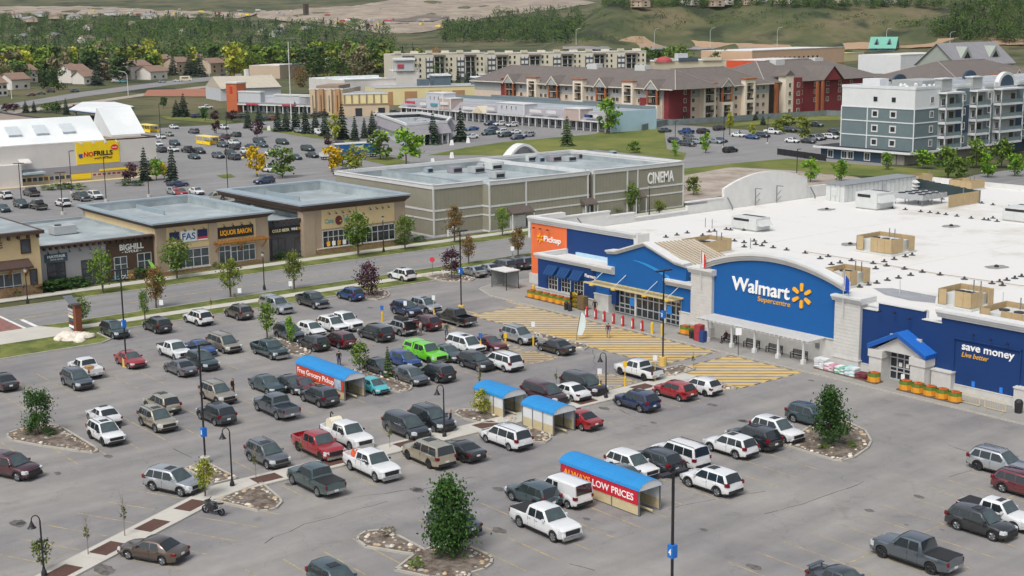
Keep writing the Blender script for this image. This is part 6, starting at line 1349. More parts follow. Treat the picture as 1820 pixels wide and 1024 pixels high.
def car(px,py,kind,col,head,label,extra='',sc=1.,rz=None,cat=None,lod=0,group=None,h=.75,name=None):
    """vehicle whose visual centre projects to (px, py); head N = nose along -X, S = nose along +X, E = nose along +Y, W = -Y"""
    sp=SPEC[kind];M=CARS[kind];x,y=G(px,py,h)
    a={'N':math.pi,'S':0.,'E':math.pi/2,'W':-math.pi/2}[head]if rz is None else rz
    a+=random.uniform(-.02,.02)
    nm=name or{'sedan':'sedan','hatch':'hatchback','suv':'suv','big suv':'suv','minivan':'minivan','coupe':'coupe','pickup':'pickup_truck','small pickup':'pickup_truck','van':'cargo_van'}[kind]
    root=thing(nm,label,cat or{'suv':'SUV','big suv':'SUV','pickup':'pickup','small pickup':'pickup','van':'van','minivan':'minivan','hatch':'hatchback'}.get(kind,'car'),(x,y,.006),a,group or 'cars in the big store lot')
    if sc!=1.:root.scale=(sc,sc,sc)
    p=PAINT[col]
    put(M['body'],'body',root,p);put(M['windscreen'],'windscreen',root)
    put(M['rear_window'],'rear_window',root)
    for w_ in M['side_window']:put(w_,'side_window',root)
    for nme in('headlight','taillight'):
        for q in M[nme]:put(q,nme,root)
    put(M['grille'],'grille',root);put(M['front_bumper'],'front_bumper',root);put(M['rear_bumper'],'rear_bumper',root);put(M['underbody'],'underbody',root)
    for xw in(sp['wf'],sp['wr']):
        for s in(1,-1):
            wv=put(M['wheel'],'wheel',root,None,(xw,s*(sp['W']/2-.125),sp['r']))
            if lod<2:
                rm=put(M['rim'][0 if s>0 else 1],'rim',wv)
                if 'd' in extra:rm.material_slots[0].link='OBJECT';rm.material_slots[0].material=rimd
    if lod<1:
        put(M['licence_plate'],'licence_plate',root);put(M['door_seam'],'door_seam',root)['kind']='stuff'
        for q in M['mirror']:put(q,'mirror',root,p if 'k' not in extra else trimb)
        for q in M['door_handle']:put(q,'door_handle',root,p if 'c' not in extra else None)
    if kind=='suv' and lod<2:
        for q in M['arch_trim']:put(q,'arch_trim',root)
    if 'r' in extra:
        for q in M['roof_rail']:put(q,'roof_rail',root)
    if 's' in extra:put(M['sunroof'],'sunroof',root)
    if 'b' in extra:put(M['bed_cover'],'bed_cover',root)
    if 'C' in extra:
        put(M['canopy'],'canopy',root,p)
        for q in M['canopy_window']:put(q,'canopy_window',root)
    return root
NEAR=[
 (5,676,'sedan','black','N','black sedan cut off by the left edge, tail lights showing',''),
 (137,674,'suv','gunmetal','S','dark grey SUV beside the white pickup with a loaded bed','rc'),
 (152,650,'small pickup','white','N','white pickup with boxes in its open bed, by the dark grey SUV',''),
 (231.5,637,'sedan','red','S','red sedan parked behind the yellow-based lamp post at the left',''),
 (204,586,'suv','dark teal','S','dark teal SUV nearest the pylon sign and boulders','s'),
 (279,577,'suv','black','N','black SUV in the kerb row, right of the dark teal SUV','s'),
 (352,564,'suv','white','N','white SUV alone in the kerb row beside the road','r'),
 (424,554,'suv','grey-brown','N','grey-brown SUV in the kerb row beside the road','r'),
 (310,619,'small pickup','white','S','white small pickup with hood scoop beside the blue sedan','b'),
 (357,617,'sedan','blue','S','bright blue sedan between white pickup and tan minivan',''),
 (398,607,'minivan','tan','S','tan minivan with roof rails beside the bright blue sedan','r'),
 (320,651,'sedan','grey','N','grey sedan tail-first beside a dark green-grey SUV',''),
 (360,641,'suv','dark teal','S','dark green-grey crossover beside the grey sedan','s'),
 (479,617,'pickup','dark teal','S','old dark teal pickup next to a planted island','',.95),
 (288,716,'suv','champagne','N','champagne SUV tail-first behind the champagne off-roader','s'),
 (280,745,'suv','champagne','S','champagne boxy off-roader with sunroof facing the camera','rs',1.03),
 (387,698,'suv','tan','S','tan SUV by the lamp post, a person standing at its far side','r'),
 (384,734,'suv','charcoal','N','dark SUV tail-first right behind the tall lamp post','s'),
 (184,736,'sedan','white','N','white sedan behind the white boxy SUV','s'),
 (188,768,'suv','white','S','white boxy SUV with black grille near the triangular island','rsdk'),
 (475,681,'sedan','dark teal','S','dark teal car left of the black sedan, beside grocery shelter',''),
 (491,718,'pickup','gunmetal','N','dark grey crew cab pickup showing its tailgate',''),
 (491,540,'pickup','silver','S','silver pickup with bed canopy at the grass verge','Cc',.97),
 (555,531,'pickup','charcoal','S','charcoal pickup parked at the verge beside the silver one','',.97),
 (622.5,522,'suv','blue','N','blue boxy SUV next to the purple plum tree island','r',.95),
 (611,568.5,'pickup','white','S','big white pickup behind two white small cars','k'),
 (592,577,'suv','white','S','white crossover in front of the big white pickup','s'),
 (553,584,'hatch','white','S','small white hatchback with dark trim left of the white crossover',''),
 (514.6,591,'suv','gunmetal','S','dark grey SUV half hidden behind two young trees','r'),
 (557.5,608,'hatch','black','N','small black upright hatchback showing its tail','r',1.04),
 (602,603,'suv','dark red','N','dark red crossover tail-first next to the small black hatchback',''),
 (668,588,'minivan','black','N','black minivan showing its tailgate in the middle row',''),
 (710,581,'suv','silver','N','silver SUV with raised tailgate and black roof box','r'),
 (754.5,573,'suv','dark red','N','dark red SUV beside the one with raised tailgate','r'),
 (809,561.5,'pickup','black','N','black pickup with silver lower trim at the row end','c'),
 (722.5,549,'suv','navy','S','navy blue SUV facing right next to the silver crossover',''),
 (756.5,542.6,'suv','silver','S','silver crossover between navy SUV and lamp post','s'),
 (756,624,'pickup','green','S','lime green pickup with matching bed canopy','Cd'),
 (719.5,638,'hatch','blue','S','blue hatchback beside the lime green pickup',''),
 (676,650,'sedan','charcoal','S','dark sedan half hidden behind the young trees of an island',''),
 (731,667,'hatch','grey','S','grey hatchback at the end of the rocky island',''),
 (774,661,'suv','black','N','black crossover tail-first right of the grey hatchback','s'),
 (796,626,'sedan','teal','S','teal-grey sedan right of the lime green pickup',''),
 (828,609,'minivan','white','S','white minivan with sunroof facing right, by a yellow post','s'),
 (870,609,'sedan','dark red','S','dark red sedan behind the white minivans',''),
 (846,642,'suv','black','S','black boxy SUV facing right beside the white minivan','r',.96),
 (892,638,'minivan','white','N','long white minivan tail-first with roof rails','r'),
 (922,596,'suv','silver','S','silver-white SUV near the striped crossing','r',1.02),
 (664,683,'hatch','cyan','S','tiny cyan hatchback beside the grocery pickup shelter','',.88),
 (519,681,'sedan','black','S','black sedan left of the grocery pickup shelter',''),
 (539,682,'sedan','dark red','S','dark red car mostly hidden against the grocery pickup shelter','',.92),
 (567,702.6,'suv','charcoal','N','dark crossover in front of the grocery pickup shelter','s'),
 (722,753,'minivan','charcoal','S','dark minivan behind the tan full-size SUV',''),
 (768,745,'suv','charcoal','S','dark estate-like SUV behind the curved lamp post','rc',1.06),
 (475,807,'suv','grey','S','grey SUV with glass roof at the paved walkway','rs'),
 (565,787,'pickup','red','S','red crew cab pickup','d'),
 (616,769,'pickup','white','S','white work truck carrying a tank in its bed','k'),
 (660,821,'pickup','white','S','white extended cab pickup with orange gear in its bed','k'),
 (761,801,'big suv','champagne','N','champagne full-size SUV with sunroof','sd'),
 (819,796,'coupe','black','N','low black sports coupe','d'),
 (899,771,'minivan','white','N','white minivan in front of the small cart shelters','r'),
 (561,847,'pickup','teal','N','teal-grey crew cab pickup with covered bed','b'),
 (969,921,'pickup','white','S','white crew cab pickup with covered bed near the front','bc'),
 (947,877,'suv','dark teal','N','dark teal crossover between white pickup and white van',''),
 (1001,869,'van','white','N','white cargo van beside the red-bannered shelter',''),
 (1123,826,'suv','white','S','white crossover right behind the red-bannered shelter',''),
 (1110,845,'sedan','grey','S','grey sedan almost hidden behind the red-bannered shelter',''),
 (1163,819,'suv','charcoal','N','dark SUV with a rear bike rack beside the white big SUV','r',1.05),
 (1207,803,'big suv','white','N','white full-size SUV with dark wheel wells','r'),
 (1264,853,'suv','white','N','white SUV parked alone in front of its row','s',1.05),
 (1298,790,'suv','white','N','white SUV with red tail lights left of the black SUV','s'),
 (1339,777,'suv','black','N','black SUV between two white SUVs','s',1.06),
 (1381,764,'suv','white','S','white SUV with black grille beside the round island','s',1.02),
 (1443,739,'suv','dark teal','S','dark SUV half hidden behind the round island tree',''),
 (968,695,'minivan','maroon','S','maroon minivan left of a white sedan',''),
 (1011,693,'sedan','white','N','white sedan between the maroon and black minivans',''),
 (1038,679,'minivan','black','S','black minivan facing right beside a yellow sign post',''),
 (1135,653,'small pickup','white','N','white pickup with covered bed by the striped crossing','bd'),
 (1131,711,'suv','navy','N','navy SUV across the walkway from the curved lamp','s'),
 (1199,692,'hatch','red','N','dark red hatchback next to the white hatchback','',1.04),
 (1245,684,'hatch','white','N','white hatchback at the end of the striped crossing','d'),
 (1028,742,'sedan','red','N','red car sticking out behind the small cart shelter',''),
 (987,614,'sedan','black','N','black sedan at the edge of the striped crossing',''),
 (1778,823,'suv','silver','S','silver SUV with roof bars at the right edge','rd',1.04),
 (1822,862,'suv','dark red','S','dark red SUV cut off by the right edge','r'),
 (1772,906,'pickup','white','S','white pickup with sunroof and covered bed at the right edge','bs',.92),
 (1744,928,'suv','black','S','black crossover in front of the white pickup, right edge','s'),
 (1628,976,'pickup','gunmetal','N','dark grey crew cab pickup with folding bed cover, lower right','bd'),
 (1500,1032,'sedan','charcoal','S','dark sedan with rear spoiler cut by the bottom edge',''),
 (597,1032,'suv','dark teal','S','dark teal crossover cut by the bottom edge','s'),
 (805,922,'sedan','charcoal','N','dark car behind the big dark green tree',''),
]
for r_ in NEAR:
    px,py,k,c,hd,lb,ex=r_[:7];big=.95 if 'pickup' in k or k in('big suv','van','minivan')else.75
    car(px,py,k,c,hd,lb,ex,r_[7]if len(r_)>7 else 1.,h=big)
RB=math.radians(23)
car(22,829,'suv','maroon','S','maroon SUV driving in from the left edge','s',1.04,rz=RB)
car(309,855,'suv','silver','S','silver-bronze SUV with black grille at the walkway bend','s',1.03,rz=RB)
car(272,973,'sedan','brown','N','brown sedan beside the walkway at the lower left','',rz=math.pi+math.radians(27))
car(714,488,'suv','white','N','white SUV driving out towards the road','s',group='cars near the road')
for px,py,k,c,lb in((841,481,'sedan','silver','silver sedan nearest the purple tree in the side row'),(867,477,'sedan','silver','second silver sedan in the side row left of the store'),(892,471.5,'suv','grey','grey wagon in the middle of the side row left of the store'),(909,468.5,'suv','charcoal','dark SUV fourth in the side row left of the store'),(924,467,'suv','grey','grey SUV with red tail lights fifth in the side row'),(941,463.5,'sedan','charcoal','dark car at the far end of the side row by the orange wall')):
    car(px,py,k,c,'N',lb,'',group='cars in the side row')
# far lots: labels get their place from the ordering pass at the end
FAR={'the lot between shops and grocery':[(8.6,346.6,'suv','white','N'),(55.5,342,'pickup','black','N'),(37.5,362,'suv','dark teal','S'),(67,365,'pickup','black','N'),(111.7,360,'suv','white','N'),(144.5,349.7,'pickup','charcoal','S'),(169.5,347,'suv','white','S'),(5,369,'sedan','dark teal','S'),(309,339,'hatch','silver','S'),(321,341,'hatch','red','S'),(349,339,'sedan','white','S'),(381,350,'suv','champagne','W'),(316,325.6,'coupe','navy','E')],
 'the lot beside the grocery store':[(309,224.7,'sedan','white','S'),(344,233,'minivan','grey','N'),(397.7,225.7,'suv','white','S'),(300,237.8,'sedan','champagne','S'),(285.7,242,'sedan','white','S'),(274,229,'hatch','charcoal','N'),(280,255,'sedan','white','S'),(286,266,'suv','black','N'),(310.6,254,'suv','teal','S'),(308,264.5,'sedan','white','S'),(334.7,266.4,'pickup','black','N'),(354.5,268,'suv','black','S'),(345,277.4,'sedan','dark teal','S'),(388,276,'suv','grey','S'),(416,279,'suv','charcoal','N'),(410,271.5,'suv','charcoal','S'),(388,246.6,'sedan','maroon','S'),(399,243,'suv','maroon','N'),(419,239,'suv','dark green','N'),(417.5,261,'suv','black','N'),(415,252.5,'sedan','white','S'),(395.5,257,'suv','gunmetal','S'),(461,250,'minivan','dark teal','S'),(446,260,'sedan','navy','S'),(466,257,'sedan','teal','S'),(438,268.5,'suv','white','S'),(441,276,'suv','black','N'),(469.5,320.6,'suv','navy','W'),(502,252,'minivan','dark green','S'),(547,263.6,'minivan','dark green','S'),(555,275,'sedan','black','S'),(525,278.4,'sedan','teal','S'),(493.4,263.6,'sedan','silver','S'),(481.7,272,'sedan','white','S'),(477,300,'suv','white','S'),(610,305.8,'sedan','black','W'),(606,255.8,'suv','maroon','S'),(418,252,'sedan','blue','S')],
 'the lot by the orange-towered shop':[(432.5,206,'suv','charcoal','E'),(471.5,210,'sedan','charcoal','E'),(483,209,'sedan','red','E'),(576,202,'suv','charcoal','E'),(596,192,'pickup','red','S'),(366,191,'pickup','white','E'),(350,206,'suv','navy','E'),(569,235,'van','white','S'),(532,232,'suv','silver','S'),(560,204,'suv','black','N'),(671,202.4,'sedan','white','E'),(684.6,198.5,'sedan','teal','E'),(700,198,'sedan','dark teal','E')],
 'the strip mall lot':[(871.7,219,'suv','navy','W'),(888,219.7,'suv','white','W'),(910,221.4,'suv','white','W'),(838.7,228,'coupe','blue','W'),(868,236,'suv','dark teal','W'),(873,230,'suv','navy','W'),(890,234,'suv','white','W'),(897,239.5,'suv','dark green','W'),(920,243.5,'sedan','navy','W'),(938,239,'suv','silver','W'),(838,242,'sedan','white','W'),(915,234,'sedan','white','W')],
 'the apartment car park':[(1182,231,'sedan','dark teal','E'),(1220,234,'pickup','blue','E'),(1250,233,'suv','black','E'),(1278.6,227.6,'suv','black','E'),(1200,250,'suv','charcoal','S'),(1221,255,'pickup','charcoal','S'),(1227,245,'suv','grey','S'),(1243,251,'suv','silver','S'),(1272,250,'sedan','silver','S'),(1280,248.5,'sedan','navy','S'),(1298,266,'suv','black','E'),(1312,239,'sedan','white','S'),(1337.5,242.6,'sedan','blue','S'),(1356,239.8,'suv','charcoal','S'),(1373,234,'pickup','white','S'),(1403,230,'suv','charcoal','S'),(1425,231,'suv','grey','S'),(1452,221,'suv','gunmetal','S'),(1408.5,249,'sedan','white','S'),(1436.5,250,'sedan','black','S'),(1448.6,245,'suv','silver','S'),(1456,244,'suv','maroon','S'),(1468,241.6,'sedan','white','S'),(1478,242.6,'suv','white','S'),(1485,234,'suv','charcoal','S')],
 'the street before the townhouses':[(55,168,'sedan','maroon','W'),(73,165.5,'sedan','teal','E'),(90,162,'suv','charcoal','E'),(133,161,'suv','gunmetal','E'),(205,144,'van','white','E'),(218,145,'pickup','cyan','E'),(288,145,'suv','silver','E'),(360,135,'suv','charcoal','E'),(407,134,'sedan','silver','E'),(314,143,'sedan','white','E'),(398,133,'suv','dark teal','E')]}
KN={'suv':'SUV','minivan':'minivan','sedan':'sedan','pickup':'pickup','hatch':'hatchback','coupe':'coupe','van':'van','big suv':'SUV'}
for where,lst in FAR.items():
    for px,py,k,c,hd in lst:car(px,py,k,c,hd,f'{c} {KN[k]} in {where}',lod=1 if py>300 else 2,group='cars in '+where)
# --- extra loads and fittings on particular vehicles
def find(lb):return next(o for o in bpy.data.objects if o.get('label')==lb)
o=find('silver SUV with raised tailgate and black roof box');b=MB();b.box(-1.3,.5,-.45,.45,1.72,2.02);b.v=[(x*(.92 if z>1.9 else 1),y*(.8 if z>1.9 else 1),z)for x,y,z in b.v];obj('roof_box',b.mesh('roof_box',trimb),o)
b=MB();b.ext([(-1.75,-.72,1.7),(-1.75,.72,1.7),(-2.75,.66,1.98),(-2.75,-.66,1.98)],(.02,0,.05));g_=obj('raised_tailgate',b.mesh('raised_tailgate',PAINT['silver']),o);obj('load_opening',MB().box(-2.36,-2.2,-.7,.7,.75,1.55).mesh('load_opening',black),o)
o=find('white pickup with boxes in its open bed, by the dark grey SUV');obj('cardboard_box',MB().box(-1.9,-1.2,-.1,.6,.78,1.25).mesh('cardboard_box',mat('cardboard','#a88559',.85,.1)),o);obj('cardboard_box',MB().box(-2.5,-2.0,-.6,.0,.78,1.1).mesh('cardboard_box',trim),o)
o=find('white work truck carrying a tank in its bed');b=MB();b.cyl((-1.9,-.55,1.35),(-1.9,.55,1.35),.55,.55,14);b.box(-2.5,-1.3,-.6,.6,.82,1.0);obj('tank',b.mesh('tank',mat('cream_tank','#d9d3bd',.6,.06)),o);obj('hose_reel',MB().tube([(-2.5,0,1.2),(-2.5,0,2.1),(-2.3,0,2.25),(-2.1,0,2.1)],.06,6).mesh('hose_reel',trimb),o)
o=find('white extended cab pickup with orange gear in its bed');b=MB()
for i in range(7):x,y=random.uniform(-2.6,-1.4),random.uniform(-.6,.6);b.lathe([(.22,.85),(.2,1.0),(.06,1.35),(0,1.36)],8,(x,y,random.uniform(-.02,.15)))
obj('traffic_cones',b.mesh('traffic_cones',mat('orange_cone','#c9562a',.6,.2,3)),o)['kind']='stuff'
o=find('dark SUV with a rear bike rack beside the white big SUV');b=MB();b.bar((-2.4,0,.5),(-2.9,0,.5),.06);b.bar((-2.85,0,.5),(-2.85,0,1.2),.06)
for y in(-.5,.0,.5):b.bar((-2.6,y,1.2),(-3.1,y,1.15),.05)
b.bar((-2.85,-.6,1.2),(-2.85,.6,1.2),.06);obj('bike_rack',b.mesh('bike_rack',trimb),o)
o=find('dark sedan with rear spoiler cut by the bottom edge');obj('spoiler',MB().box(-2.35,-2.05,-.7,.7,1.16,1.2).box(-2.25,-2.15,-.62,-.58,.98,1.16).box(-2.25,-2.15,.58,.62,.98,1.16).mesh('spoiler',PAINT['charcoal']),o)
for lb in('black pickup with silver lower trim at the row end',):
    o=find(lb);obj('side_trim',MB().box(-2.9,2.7,-1.005,-.99,.42,.56).box(-2.9,2.7,.99,1.005,.42,.56).mesh('side_trim',chrome),o)
# --- motorcycle
x,y=G(379,905,.4);MC=thing('motorcycle','black sports motorcycle parked beside the walkway','motorcycle',(x,y,0),math.radians(205))
def wheel_at(parent,xw,r=.31):
    t=MB();n=16
    for rr,yy in((r*.72,-.05),(r,-.05),(r,.05),(r*.72,.05)):
        for i in range(n):q=6.283*i/n;t.v.append((xw+rr*math.cos(q),yy,r+rr*math.sin(q)))
    for a in range(3):
        for i in range(n):j=(i+1)%n;t.f.append((a*n+i,a*n+n+i,a*n+n+j,a*n+j));t.m.append(0)
    w_=obj('wheel',t.mesh('wheel',tyre),parent);d=MB()
    for i in range(5):q=6.283*i/5;d.bar((xw,0,r),(xw+r*.74*math.cos(q),0,r+r*.74*math.sin(q)),.03,.04)
    d.cyl((xw,-.06,r),(xw,.06,r),.05);obj('rim',d.mesh('rim',rimd),w_)
wheel_at(MC,.7);wheel_at(MC,-.7)
obj('fairing',MB().ext([(.75,-.16,.85),(.35,-.2,.35),(-.2,-.2,.3),(-.3,-.2,.6),(.2,-.17,.95),(.55,-.13,1.08)],(0,.34,0)).mesh('fairing',PAINT['black']),MC);obj('fuel_tank',MB().ext([(.3,-.15,.75),(-.25,-.14,.75),(-.25,-.12,.95),(.1,-.15,1.0),(.32,-.12,.9)],(0,.28,0)).mesh('fuel_tank',PAINT['charcoal']),MC)
obj('seat',MB().ext([(-.2,-.13,.78),(-.95,-.08,.95),(-.95,-.08,1.02),(-.2,-.13,.88)],(0,.24,0)).mesh('seat',trimb),MC);obj('fork',MB().bar((.7,-.1,.31),(.4,-.1,.95),.05).bar((.7,.1,.31),(.4,.1,.95),.05).mesh('fork',steel),MC);obj('handlebar',MB().bar((.38,-.33,.98),(.38,.33,.98),.035).mesh('handlebar',trimb),MC);obj('exhaust',MB().cyl((-.2,.16,.35),(-.95,.2,.7),.05,.07,8).mesh('exhaust',chrome),MC);obj('frame',MB().bar((.35,0,.8),(-.3,0,.5),.12).bar((-.3,0,.5),(-.7,0,.31),.08).box(-.3,.3,-.16,.16,.25,.6).mesh('frame',trimb),MC);obj('windshield',MB().ext([(.55,-.1,1.06),(.35,-.12,1.0),(.3,-.1,1.2)],(0,.22,0)).mesh('windshield',carglass),MC);obj('mirror',MB().box(.42,.46,-.38,-.28,1.1,1.16).box(.42,.46,.28,.38,1.1,1.16).mesh('mirror',trimb),MC)
# --- long blue and white trailer with its tractor
x,y=G(640,268,1.8);TR=thing('trailer_truck','long blue and white trailer behind the yellow trees','truck',(x,y,0),math.radians(90-12))
obj('trailer_body',MB().box(-6.5,5,-1.25,1.25,1.0,3.7).mesh('trailer_body',mat('trailer_blue','#1d5c96',.4,.06,.5)),TR);obj('trailer_roof',MB().box(-6.6,5.1,-1.3,1.3,3.7,3.95).mesh('trailer_roof',trim),TR);obj('trailer_door',MB().box(5.0,5.06,-1.2,1.2,1.05,3.65).mesh('trailer_door',trim),TR);obj('trailer_skirt',MB().box(-6.5,5,-1.27,1.27,.9,1.05).mesh('trailer_skirt',trim),TR);obj('ramp',MB().box(5.06,7.6,-1.2,1.2,2.9,3.05).box(7.3,7.5,-1.2,-1.1,0,2.9).mesh('ramp',trimb),TR);obj('trailer_emblem',MB().box(-2,.6,-1.29,-1.25,2.2,3.3).mesh('trailer_emblem',mat('pale_emblem','#b9c7d2',.5,.2,2)),TR)
for xw in(-4.5,-3.3,3.5):
    for s in(1,-1):put(CARS['pickup']['wheel'],'wheel',TR,None,(xw,s*1.05,.41))
obj('tractor_cab',MB().box(-9.6,-7.2,-1.15,1.15,.9,2.6).box(-10.8,-9.6,-1.0,1.0,.9,1.8).mesh('tractor_cab',PAINT['white']),TR);obj('chassis',MB().box(-10.6,4.8,-.5,.5,.6,.95).mesh('chassis',black),TR)
for xw in(-10.0,-7.6):
    for s in(1,-1):put(CARS['pickup']['wheel'],'wheel',TR,None,(xw,s*.98,.41))
# --- camper on the townhouse street
x,y=G(330,140,1.5);RV=thing('motorhome','cream motorhome parked before the townhouses','motorhome',(x,y,0),math.radians(70));obj('body',MB().box(-3.5,2.6,-1.15,1.15,.6,3.1).box(2.6,3.6,-1.05,1.05,.6,1.9).mesh('body',mat('cream_rv','#d8cfbb',.5,.05)),RV);obj('windows',MB().box(-2.5,1.5,-1.18,-1.15,1.7,2.4).mesh('windows',carglass),RV);obj('stripe',MB().box(-3.4,2.5,-1.17,-1.15,1.2,1.4).mesh('stripe',leto),RV)
for xw in(-2.2,2.4):
    for s in(1,-1):put(CARS['pickup']['wheel'],'wheel',RV,None,(xw,s*1.0,.41))

# ================================================================ far ground patches draped on the terrain
def GT(px,py):
    d=FW*FPX+RT*(px-910)-UP*(py-512);hl=math.hypot(d.x,d.y);ux,uy,uz=d.x/hl,d.y/hl,d.z/hl
    fx,fy=ux*RH.x+uy*RH.y,ux*FH.x+uy*FH.y
    if uz<0 and CAM.z/-uz<880:t=CAM.z/-uz;return CAM.x+ux*t,CAM.y+uy*t,0.
    t,st=850.,40.
    while t<7000 and CAM.z+uz*t>hz(fx*t,fy*t):t+=st
    lo,hi=t-st,t
    for _ in range(7):
        m_=(lo+hi)/2
        if CAM.z+uz*m_>hz(fx*m_,fy*m_):lo=m_
        else:hi=m_
    return CAM.x+ux*hi,CAM.y+uy*hi,hz(fx*hi,fy*hi)
def patch(name,poly,m,lift=.5,nx=26,dy=0,nr=7):
    """ground patch following the terrain, built column by column between the outline's upper and lower edge"""
    xs=[p[0]for p in poly];x0,x1=min(xs),max(xs);b=MB();n=len(poly);nx*=2
    for i in range(nx+1):
        px=x0+(x1-x0)*min(max(i/nx,.0005),.9995);ys=[]
        for k in range(n):
            (ax,ay),(bx,by)=poly[k],poly[(k+1)%n]
            if(ax-px)*(bx-px)<=0 and ax!=bx:ys.append(ay+(by-ay)*(px-ax)/(bx-ax))
        y0,y1=min(ys),max(ys);wob=.5*math.sin(i*.9)+.4*math.sin(i*2.3)
        for j in range(nr+1):q=GT(px,y0+(y1-y0)*j/nr+(wob if lift>.3 and y1-y0>3 else 0));b.v.append((q[0],q[1],q[2]+lift))
    w_=nr+1
    for i in range(nx):
        for j in range(nr):k=i*w_+j;b.f.append((k,k+1,k+w_+1,k+w_));b.m.append(0)
    return struct(name,b,m)
patch('bare_ground',[(452,22),(640,10),(720,-4),(1015,-4),(1060,6),(1000,16),(870,32),(800,46),(760,58),(690,62),(600,50),(520,40),(455,32)],earth,1.0,40)
patch('bare_ground',[(-5,12),(160,12),(320,20),(462,24),(420,34),(200,28),(-5,24)],earth,1.0,30)
patch('spoil_heap',[(690,40),(760,27),(800,31),(770,40)],mat('dark_soil','#6f655d',.95,.2,.02),2.0,14)
patch('bare_ground',[(1085,78),(1120,66),(1180,66),(1260,76),(1420,82),(1700,68),(1820,70),(1820,80),(1420,92),(1085,84)],mat('orange_earth','#9d8368',.95,.15,.02),.6,40,1.2)
patch('highway',[(1000,84),(1420,86),(1420,91),(1000,89)],asph2,.9,30,1)
patch('street',[(-5,188),(150,163),(300,144),(430,131),(430,138),(300,152),(150,172),(-5,198)],asph2,.06,40,1.2)
patch('gravel_path',[(-5,200),(160,180),(300,160),(420,147),(420,150),(300,164),(160,185),(-5,206)],dirt,.05,40,1.)
patch('ball_field',[(254,171),(262,160),(395,157),(399,172)],mat('red_clay','#9a6650',.95,.1,.1),.06,20,1)
patch('lawn',[(760,276),(830,262),(900,252),(1060,238),(1072,232),(1180,228),(1150,240),(1080,248),(1150,258),(1220,272),(1218,285),(1060,266),(920,276)],lawn_far,.02,40,1.2)
patch('lawn',[(1216,300),(1330,288),(1400,282),(1520,292),(1700,305),(1700,318),(1500,312),(1400,302),(1300,297),(1216,312)],lawn_far,.03,40,1.2)
patch('gravel_lot',[(1214,362),(1214,310),(1300,297),(1400,303),(1520,314),(1600,335),(1300,345)],dirt,.02,30,1.5)
patch('street',[(1640,345),(1660,335),(1730,312),(1822,298),(1822,330),(1760,345)],asph2,.04,16,1.5)
patch('lawn',[(1290,222),(1450,200),(1500,205),(1500,214),(1440,214),(1300,226)],lawn_far,.03,24,1)
patch('traffic_island',[(284,207),(330,206),(420,217),(400,220),(300,213)],lawn_far,.03,16,.8)
patch('traffic_island',[(385,312),(410,309),(418,315),(398,318)],lawn_far,.03,10,.8)
patch('traffic_island',[(470,226),(580,243),(660,256),(560,246),(465,231)],lawn_far,.03,24,.8)
patch('traffic_island',[(640,283),(690,278),(730,288),(690,294)],lawn_far,.03,10,.8)
# ================================================================ townhouses among the trees
hw_=mat('white_house_wall','#d2cdc6',.85,.06,.3);hb=mat('beige_house_wall','#bba995',.85,.06,.3);hr=mat('brown_house_roof','#8a7163',.9,.1,.3);hr2=mat('grey_house_roof','#8b8a8d',.9,.1,.3)
TH=[(-4,172,18,12,6.5,hw_),(22,160,32,11,5.5,hw_),(38,148,30,12,7.5,hw_),(115,140,26,11,6,hw_),(128,148,32,12,7.5,hw_),(150,150,26,10,4.5,hw_),(192,141,22,12,6.5,hw_),(234,142,36,13,8.5,hw_),(268,142,30,12,5,hw_),(133,122,20,11,6.5,hb),(280,122,28,12,7,hb),(315,130,24,12,7.5,hb),(375,131,26,12,7,hb),(395,120,18,10,5,hb),(348,118,20,11,6,hb)]
for px,py,wd,dp_,h,wm in TH:
    gabled('townhouse','white'*(wm is hw_)+'beige'*(wm is hb)+' townhouse with brown gabled roof',(px,py),(px+wd,py-wd*.06),dp_,h,3.2,wm,hr,'house',group='townhouses along the street',e=.6)
for i,(px,py)in enumerate([(10,32),(36,40),(60,30),(84,34),(118,36),(142,46),(160,54),(175,42),(36,72),(60,58),(185,28),(92,70),(150,76),(236,48),(330,62),(395,88),(250,34),(470,62),(505,52),(542,58),(490,66)]):
    x,y,z=GT(px,py);gabled('house','far house with grey roof among the trees',(px,py),(px+18,py-.6),11,6,3.5,[hw_,hb][i%2],[hr2,hr][i%3==0],'house',z0=z,group='far houses among the trees',e=.6,wins=1)
for i,(px,py)in enumerate([(1210,7),(1252,9),(1270,6),(1310,6),(1330,5),(1375,4),(1400,6),(1480,4),(1570,5),(1120,10)]):
    x,y,z=GT(px,py+3);gabled('house','house on the crest of the bluff',(px,py+3),(px+20,py+2.6),12,6,3.5,[hw_,hb][i%2],[hr2,hr][i%2],'house',z0=z,group='houses on the bluff',e=.6,wins=2)
r,q,L=block('school_building','flat grey-roofed building among the big trees left of centre',(498,140),(545,136),22,8,hb,wroof,'building');r,q,L=block('beige_hall','beige flat-roofed hall beside the bare poplars',(597,128),(642,124),20,9,hb,wroof,'building')
